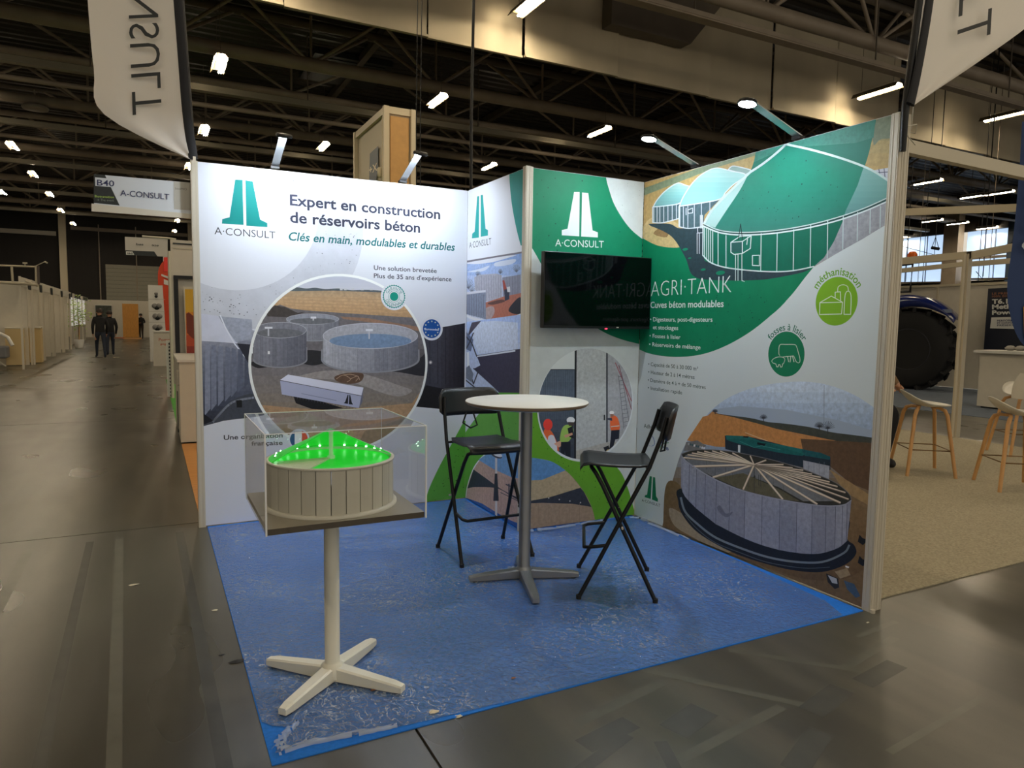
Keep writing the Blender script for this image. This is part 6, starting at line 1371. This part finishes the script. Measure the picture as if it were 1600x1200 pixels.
J['shL'] = (-.16, .1, 1.26); J['elbL'] = (-.22, -.05, 1.02); J['wristL'] = (-.1, -.25, .92); R.update(shL=.08, elbL=.06, wristL=.04); B += [('chest', 'shL'), ('shL', 'elbL'), ('elbL', 'wristL')]; hands(J, B, R, 'L', J['wristL'], (.4, -.8, -.2), (1, 0, 0))
s_ = lx((shoe.x, shoe.y, 0))
J['hipR'] = (.10, .04, .82); J['kneeR'] = (.26, -.20, .62); J['ankleR'] = (s_[0]-.09, s_[1]+.03, .10); J['toeR'] = (s_[0]+.07, s_[1], .045); J['hipL'] = (-.10, .04, .82); J['kneeL'] = (-.02, -.30, .52); J['ankleL'] = (-.12, -.25, .10); J['toeL'] = (0, -.34, .045)
for s in 'LR': R.update({'hip'+s: .10, 'knee'+s: .07, 'ankle'+s: .055, 'toe'+s: (.06, .045)}); B += [('pelvis', 'hip'+s), ('hip'+s, 'knee'+s), ('knee'+s, 'ankle'+s), ('ankle'+s, 'toe'+s)]
def zz(b, c):
    if b in ('head', 'neck'): return 3
    if b == 'crown': return 4
    if b.startswith('toe'): return 2
    if b.startswith(('ankle', 'knee', 'hip', 'pelvis')): return 1
    if b.startswith(('f', 'palm', 't')): return 3
    return 0
dup(ss, (base.x, base.y+.13, 0), math.radians(20), 'white shell stool under the khaki jacketed person, mostly behind the right wall')
pr_ = body('person', 'person in khaki jacket leaning a hand on the shell stool, mostly behind the right wall', J, B, R, [KH, mat('dark_trousers', rgb(24, 24, 28), .85), SHOE, SKIN, HAIR], zz, (base.x, base.y, 0))
b = MB(); b.lathe(Vector((base.x, base.y, 0))+Vector((.07, -.03, 1.53)), [(.1, -.05), (.105, 0), (.096, .05), (.06, .09), (.0001, .105)], 16); b.build('hair', HAIR, pr_)

# ================================================================== LEFT AISLE
PT = mat('dark_picture', rgb(60, 66, 56), .6, var=.5, scale=6); LGT = mat('backlit_panel', rgb(220, 220, 214), .5, emit=(1, .95, .85, 1), es=.22)
names = ['nearest', 'second', 'third', 'fourth', 'fifth', 'sixth']
yb_ = [18.1, 20.2, 22.6, 25.4, 28.6, 31.8, 35.5]
for i in range(5):
    y0, y1 = yb_[i], yb_[i+1]; t = thing('trade_booth', 'white panelled booth on the left of the aisle, %s in the row' % names[i], 'booth', (-5, (y0+y1)/2, 0))
    MB().bb((-7.2, y1-.06, 0), (-3.62, y1-.02, 2.5)).build('side_panel', BEIGEW, t)
    MB().bb((-7.25, y0, 0), (-7.2, y1-.07, 2.5)).build('back_panel', BEIGEW, t)
    MB().box((-3.5, y0, 1.28), (.05, .05, 2.56)).build('post', ALU, t); MB().box((-3.56, y1-.04, 1.28), (.05, .05, 2.56)).build('post', ALU, t)
    MB().bb((-3.52, y0+.03, 2.3), (-3.48, y1-.07, 2.55)).build('fascia', BEIGEW, t)
    MB().bb((-3.47, y1-.9, 2.24), (-3.46, y1-.35, 2.48)).build('number_tag', DKP, t)
    if i >= 1: MB().bb((-3.55, y1-.10, 0), (-3.5, y1-.13, 2.3)).build('flank', BEIGEW, t)
for k, (y0, y1) in enumerate(((31.9, 35), (36, 40), (41, 45))):
    t = thing('trade_booth', 'bright booth on the left of the aisle by the plants, %s' % ('near end', 'middle', 'far end')[k], 'booth', (-4, (y0+y1)/2, 0))
    MB().bb((-3.95, y0, 1.0), (-3.90, y1, 2.45)).build('backlit_panel', LGT, t); MB().bb((-3.95, y0, .05), (-3.90, y1, .98)).build('lower_panel', BEIGEW, t); MB().box((-3.75, y0, 1.28), (.05, .05, 2.56)).build('post', ALU, t); MB().bb((-3.8, y0, 2.46), (-3.72, y1, 2.62)).build('fascia', BEIGEW, t)
    for j in range(3): MB().bb((-3.7, y0+.6+j, 2.4), (-3.68, y0+1.0+j, 2.6)).build('number_tag', DKP, t)
# plant
t = thing('potted_plant', 'leafy green potted plant at the booths on the left of the aisle', 'plant', (-3.35, 33.4, 0)); random.seed(9)
MB().lathe((-3.35, 33.4, 0), [(.16, 0), (.22, .4), (.2, .4), (.2, .36), (.0001, .35)], 16).build('pot', WHITE, t); b = MB(); b.tube([(-3.35, 33.4, .35), (-3.33, 33.42, 1.1), (-3.38, 33.4, 1.7)], .02, 6); b.build('stem', OAK, t)
b = MB()
for i in range(420):
    p = Vector((-3.35+random.gauss(0, .26), 33.4+random.gauss(0, .26), 1.55+random.gauss(0, .34))); a = random.random()*6.3; d = Vector((math.cos(a), math.sin(a), random.uniform(-.5, .5)))*.15; s = d.cross(Vector((0, 0, 1))).normalized()*.05
    b.add([p, p+d*.5+s, p+d, p+d*.5-s], [(0, 1, 2, 3)])
o = b.build('foliage', mat('leaf_green', rgb(176, 204, 84), .5, var=.3, scale=5), t); o['kind'] = 'stuff'
# first booth: counters, chair arc, lamp posts above
for (x, y, w, lab) in ((-3.93, 20.0, .42, 'pale cream cabinet in the nearest left booth, front one'), (-3.62, 21.3, .40, 'pale cream cabinet in the left booth, just behind the front one')):
    t = thing('cabinet', lab, 'cabinet', (x, y, 0)); MB().box((x, y, .56), (w, .5, 1.08)).build('body', mat('cream_cabinet', rgb(206, 180, 128), .5), t); MB().box((x, y, 1.115), (w+.04, .54, .03)).build('top', BEIGEW, t); MB().box((x, y+.0, .01), (w-.04, .46, .02)).build('plinth', DKP, t)
t = thing('lounge_chair', 'white curved armchair shell cut by the left edge of the picture', 'chair', (-4.6, 19.6, 0))
b = MB(); b.tube([pxy(-25, 522, (-4.6, 19.6)), pxy(0, 521, (-4.6, 19.6)), pxy(12, 527, (-4.6, 19.6)), pxy(20, 540, (-4.6, 19.6))], .05, 8); b.build('arm_rail', WHITE, t)
b = MB(); P = pxy(-5, 550, (-4.6, 19.6)); b.box((P.x, P.y, P.z), (.55, .5, .35), bev=.05); b.build('seat', mat('grey_upholstery', rgb(120, 120, 122), .8), t)
b = MB(); b.cyl((P.x+.2, P.y, 0), (P.x-.1, P.y, P.z-.15), .02, 8); b.cyl((P.x-.3, P.y, 0), (P.x-.1, P.y, P.z-.15), .02, 8); b.build('legs', ALU, t)
fr_ = thing('light_gantry', 'white tube gantry with small spotlights above the nearest left booth', 'gantry', (-4.4, 18.5, 2.5))
def gp(x, y): return pxy(x, y, (-4.2, 18.4))
for a_, c_, r_ in (((-20, 414), (57, 417), .025), ((-20, 440), (60, 445), .04), ((40, 439), (60, 447), .03), ((18, 416), (20, 441), .03), ((56, 415), (57, 446), .03), ((57, 415), (70, 409), .012), ((70, 409), (74, 411), .022)):
    b = MB(); b.cyl(gp(*a_), gp(*c_), r_, 8); b.build('tube', FR, fr_)
P = gp(39, 411); b = MB(); b.box(P, (.1, .06, .04)); b.cyl(P, gp(39, 416), .012, 6); b.build('spotlight', FR, fr_)
P = gp(60, 430); b = MB(); b.box(P, (.05, .04, .5)); b.build('banner', mat('grey_banner', rgb(90, 80, 74), .7), fr_)

# crate, pallet truck, framed picture at the end of the aisle
PINE = mat('pine_board', rgb(204, 142, 58), .5, var=.15, scale=5, stretch=(8, 8, 1)); Pc = pz(205, 530)
t = thing('wooden_crate', 'tall yellow pine crate standing at the far end of the aisle', 'crate', (Pc.x, Pc.y, 0)); 
for i in range(4): MB().bb((Pc.x-.47+i*.236, Pc.y-.02, .12), (Pc.x-.47+i*.236+.23, Pc.y+.02, 2.38)).build('plank', PINE, t)
MB().bb((Pc.x-.47, Pc.y+.02, .12), (Pc.x+.47, Pc.y+.7, 2.36)).build('crate_body', PINE, t); MB().bb((Pc.x-.5, Pc.y-.03, 0), (Pc.x+.62, Pc.y+.7, .11)).build('pallet', OAK, t)
t = thing('pallet_truck', 'dark pallet truck with upright handle left of the pine crate', 'pallet truck', (Pc.x-1.35, Pc.y-.4, 0)); X_ = Pc.x-1.35; Y_ = Pc.y-.4
b = MB(); b.cyl((X_, Y_, .2), (X_, Y_, 1.15), .03, 8); b.tube([(X_, Y_, 1.12), (X_-.1, Y_, 1.2), (X_-.1, Y_, 1.32), (X_+.1, Y_, 1.32), (X_+.1, Y_, 1.2), (X_, Y_, 1.12)], .02, 6); b.build('handle', BLACK, t); b = MB(); b.cyl((X_-.1, Y_, .12), (X_+.1, Y_, .12), .12, 14); b.box((X_+.15, Y_+.1, .3), (.3, .3, .3)); b.build('wheel_unit', DKP, t)
for s in (-.15, .15): MB().bb((X_+.1, Y_+.1+s, .07), (X_+.95, Y_+.2+s, .13)).build('fork', mat('orange_fork', rgb(180, 96, 50), .5), t)
t = thing('picture', 'dark landscape picture on the white wall at the end of the aisle', 'picture', (-3.0, 53.4, 1.8)); P0, P1 = py(149, 477, 53.4), py(175, 502, 53.4); MB().bb((P0.x, 53.38, P1.z), (P1.x, 53.45, P0.z)).build('canvas', PT, t); MB().bb((P0.x-.04, 53.42, P1.z-.04), (P1.x+.04, 53.47, P0.z+.04)).build('frame', WHITE, t)
MB().bb((-4.6, 53.5, 0), (2.0, 53.56, 2.7)).build('wall_1', BEIGEW)['kind'] = 'structure'

# right side of the aisle, from far to near
t = thing('exhibit_panel', 'narrow white panel with four pictures of motors beside the aisle', 'display panel', tuple(pz(245, 566)))
Yp = 21.3
def ap_(x, y, Y=Yp, d=0): p = py(x, y, Y-d); return Vector((p.x, Y-d, p.z))
b = MB(); b.prism([ap_(231, 445), ap_(254, 446), ap_(262, 566), ap_(235, 565)], (0, .08, 0)); b.build('sheet', WHITE, t)
for k, (x, y) in enumerate(((244, 459), (245, 478), (246, 494), (246, 511))):
    b = MB()
    for j in range(3): P = ap_(x+(j-1)*(3.2 if k else .3), y+(j % 2)*(2 if k else 4), d=.01); r = .09 if k else .05; b.lathe(P, [(.0001, -.01), (r, -.008), (r, .004), (.0001, .006)], 14, M=Matrix.Rotation(math.pi/2, 3, 'X'), mi=j % 2)
    b.build('motor_picture', [mat('motor_grey', rgb(124, 122, 118), .5), DKP], t)
for yy in (467, 486, 503): b = MB(); b.prism([ap_(232, yy, d=.005), ap_(258, yy+.5, d=.005), ap_(258, yy+1, d=.005), ap_(232, yy+.6, d=.005)], (0, .003, 0)); b.build('divider_line', GREYP, t)
t = thing('counter', 'white counter with red printed lettering beside the motor panel', 'counter', (.0, 19.0, 0)); CY = 18.8
b = MB(); b.prism([ap_(240, 519, CY), ap_(300, 519, CY), ap_(300, 572, CY), ap_(240, 572, CY)], (0, .5, 0)); b.build('body', BEIGEW, t); q = ap_(240, 519, CY); b = MB(); b.bb((q.x-.03, CY-.03, q.z), (q.x+1.1, CY+.52, q.z+.04)); b.build('worktop', WHITE, t)
RI = mat('red_ink', rgb(196, 84, 56), .6)
for body_, p0, p1, pt_ in (('Pompes', (248, 533), (272, 533), (248, 528)), ('PE', (251, 540), (262, 540), (251, 536.5))): O = ap_(*p0, CY, .004); text_on(t, body_, O, ap_(*p1, CY, .004)-O, ap_(*pt_, CY, .004)-O, RI)
t = thing('feather_flag', 'orange red advertising flag behind the motor panel', 'flag', (0.1, 22.5, 0)); FO = mat('orange_flag', rgb(206, 66, 28), .6, emit=None)
b = MB(); vs = [ap_(x, y, 22.4) for x, y in S([(247, 445), (247, 425), (252, 412), (262, 404), (275, 402)])+[(282, 560), (262, 560)]]; b.prism(vs, (0, .01, 0)); b.build('flag_cloth', FO, t); b = MB(); b.prism([ap_(256, 402, 22.4), ap_(265, 402, 22.4), ap_(265, 424, 22.4), ap_(256, 424, 22.4)], (0, -.02, 0)); b.build('red_tab', mat('bright_red', rgb(230, 60, 50), .5), t)
b = MB(); b.prism([ap_(252, 428, 22.4, .02), ap_(268, 434, 22.4, .02), ap_(268, 438, 22.4, .02), ap_(252, 431, 22.4, .02)], (0, .005, 0)); b.prism([ap_(256, 436, 22.4, .02), ap_(266, 440, 22.4, .02), ap_(264, 446, 22.4, .02), ap_(256, 444, 22.4, .02)], (0, .005, 0)); b.build('pale_mark', WI, t); b = MB(); q = ap_(270, 560, 22.4); b.cyl((q.x, 22.45, 0), (q.x, 22.45, 3.2), .03, 8); b.build('flag_pole', BLACK, t)
t = thing('banner_cube', 'small illuminated white and red sign above the orange flag', 'sign', (.1, 23, 3)); b = MB(); b.prism([ap_(255, 398, 23), ap_(268, 399, 23), ap_(268, 412, 23), ap_(255, 411, 23)], (0, .3, 0)); b.build('box', WHITE, t); b = MB(); b.cyl((.12, 23.1, 0), (.12, 23.1, 3.0), .03, 8); b.build('post', ALU, t)
# white hanging fascia with reversed lettering
Ys = 9.0; t = thing('fascia_board', 'grey and black hanging stand board seen from behind further down the aisle', 'sign board', (-.3, Ys, 2.4))
b = MB(); b.prism([ap_(195, 370, Ys), ap_(262, 373, Ys), ap_(262, 401, Ys), ap_(196, 398, Ys)], (0, .03, 0)); b.build('board', mat('grey_board', rgb(190, 184, 176), .5), t)
b = MB(); b.prism([ap_(196, 391, Ys, .004), ap_(241, 393, Ys, .004), ap_(246, 400.5, Ys, .004), ap_(196, 398.4, Ys, .004)], (0, .003, 0)); b.build('dark_print', DKP, t); b = MB(); b.prism([ap_(197, 392.5, Ys, .008), ap_(207, 393, Ys, .008), ap_(210, 398.4, Ys, .008), ap_(197, 398, Ys, .008)], (0, .003, 0)); b.build('number_plate', WI, t)
for body_, p0, p1, pt_ in (('sad', (224, 383.5), (213, 383), (224, 380)), ('sce', (248, 385), (237, 384.4), (248, 381.5)), ('B44', (207, 397.4), (199, 397), (207, 394.4))): O = ap_(*p0, Ys, .013); text_on(t, body_, O, ap_(*p1, Ys, .013)-O, ap_(*pt_, Ys, .013)-O, DKP, 'lettering', .015)
b = MB(); b.tube([ap_(222, 369, Ys), ap_(262, 372, Ys), ap_(275, 374, Ys)], .018, 6); b.build('top_tube', ALU, t); b = MB(); q = ap_(264.5, 400, Ys); b.cyl((q.x, Ys+.02, 0), (q.x, Ys+.02, 2.7), .03, 8); b.build('post', ALU, t)
# neighbour booth directly behind the back wall
nb = thing('trade_booth', 'cream booth wall with black door frame just behind the left back wall edge', 'booth', (.5, 5.6, 0)); Yn = 5.5
b = MB(); b.prism([ap_(266, 374, Yn), ap_(330, 379, Yn), ap_(330, 432, Yn), ap_(269, 430, Yn)], (0, .06, 0)); b.build('header_panel', BEIGEW, nb)
b = MB(); b.prism([ap_(270, 379, Yn, .02), ap_(330, 383, Yn, .02), ap_(330, 385, Yn, .02), ap_(270, 381, Yn, .02)], (0, .02, 0)); b.build('dark_slot', DKP, nb)
b = MB(); b.prism([ap_(268, 386, Yn, .015), ap_(330, 390, Yn, .015), ap_(330, 392, Yn, .015), ap_(268, 388, Yn, .015)], (0, .015, 0)); b.build('moulding', FR, nb)
b = MB(); b.prism([ap_(266, 374, Yn, .01), ap_(270, 374, Yn, .01), ap_(276, 600, Yn, .01), ap_(272, 600, Yn, .01)], (0, .07, 0)); b.build('post', ALU, nb)
b = MB(); b.prism([ap_(271, 431, Yn, .04), ap_(278, 431, Yn, .04), ap_(282, 566, Yn, .04), ap_(275, 566, Yn, .04)], (0, .05, 0)); b.prism([ap_(271, 430, Yn, .045), ap_(330, 433, Yn, .045), ap_(330, 438, Yn, .045), ap_(271, 435, Yn, .045)], (0, .05, 0)); b.build('black_frame', BLACK, nb)
b = MB(); b.prism([ap_(277, 436, Yn+.05), ap_(330, 438, Yn+.05), ap_(330, 640, Yn+.05), ap_(282, 640, Yn+.05)], (0, .05, 0)); b.build('door_leaf', BEIGEW, nb)
Yq = 5.4; t = thing('picture', 'framed orange sunset picture beside the edge of the back wall', 'picture', tuple(ap_(300, 500, Yq)))
b = MB(); b.prism([ap_(287, 449, Yq), ap_(332, 450, Yq), ap_(332, 562, Yq), ap_(291, 561, Yq)], (0, .03, 0)); b.build('frame', FR, t)
b = MB(); cs_ = [rgb(206, 160, 30), rgb(206, 130, 24), rgb(196, 96, 22), rgb(170, 62, 18), rgb(130, 34, 12)]
for i in range(12):
    y0, y1 = 452+i*8.9, 452+(i+1)*8.9; j = min(3, i//3); b.add([ap_(289+i*.25, y0, Yq, .003), ap_(331, y0, Yq, .003), ap_(331, y1, Yq, .003), ap_(289+i*.25, y1, Yq, .003)], [(0, 1, 2, 3)], min(4, i//2-1 if i > 1 else 0))
b.build('canvas', [mat('sunset_%d' % i, c_, .5) for i, c_ in enumerate(cs_)], t)
b = MB(); b.add([ap_(x, y, Yq, .006) for x, y in ((291, 490), (295, 488), (300, 492), (306, 496), (312, 492), (312, 520), (306, 522), (304, 530), (300, 528), (292, 520))], [tuple(range(10))]); b.build('dark_figure_shape', mat('sunset_dark', rgb(110, 40, 16), .6), t)
# white cabinet with perforated rack, green and timber floor strips
Yk = 3.75; cab = thing('cabinet', 'white cabinet at the corner behind the left edge of the back wall', 'cabinet', (.25, 4.5, 0)); c0_, c1_ = pz(283, 694), pz(272, 665)
zt_ = ap_(284, 566, c0_.y).z
MB().bb((c0_.x, c0_.y, 0.02), (1.1, c1_.y+.1, zt_)).build('body', BEIGEW, cab); MB().bb((c0_.x-.02, c0_.y-.02, zt_), (1.12, c1_.y+.12, zt_+.03)).build('top', WHITE, cab)
MB().bb((c0_.x-.004, c0_.y+.15, .1), (c0_.x, c0_.y+.6, zt_-.3)).build('door', BEIGEW, cab); MB().bb((c0_.x-.012, c0_.y+.62, .05), (c0_.x, c0_.y+.66, zt_-.4)).build('dark_gap', DKP, cab); MB().bb((c0_.x-.02, c0_.y+.2, zt_-.28), (c0_.x, c0_.y+.5, zt_-.12)).build('vent', ALU, cab)
rk = thing('perforated_rack', 'white upright with a column of dark holes beside the white cabinet', 'rack', (-.02, 12.5, 0)); q0, q1 = pz(262, 622), pz(270, 622)
Yr = q0.y; b = MB(); b.prism([ap_(259, 532, Yr), ap_(269, 532, Yr), ap_(273, 620, Yr), ap_(262, 620, Yr)], (0, .05, 0)); b.build('upright', WHITE, rk)
for i in range(16):
    P = ap_(265+i*.2, 537+i*5.4, Yr, .004); b = MB(); b.lathe(P, [(.022, 0), (.022, .004), (.0001, .004)], 10, M=Matrix.Rotation(math.pi/2, 3, 'X')); b.build('hole', DKP, rk)
GC = mat('lime_carpet', rgb(70, 150, 50), .85, var=.12); WF = mat('timber_floor', rgb(206, 140, 62), .4, var=.12, scale=4, stretch=(1, 8, 1))
b = MB(); b.bb((-.04, 5.1, 0), (3.5, 13.4, .008)); tag(b.build('carpet', GC), 'lime green carpet strip beside the white cabinet', 'carpet')
wf = thing('timber_floor', 'orange timber floor strip between the cabinet and the back wall', 'floor covering', (.8, 2.2, 0))
for i in range(8): MB().bb((-.04+i*.26, .30, 0), (-.04+i*.26+.255, c0_.y+1.2 if i else c0_.y-.03, .008)).build('floor_board', WF, wf)
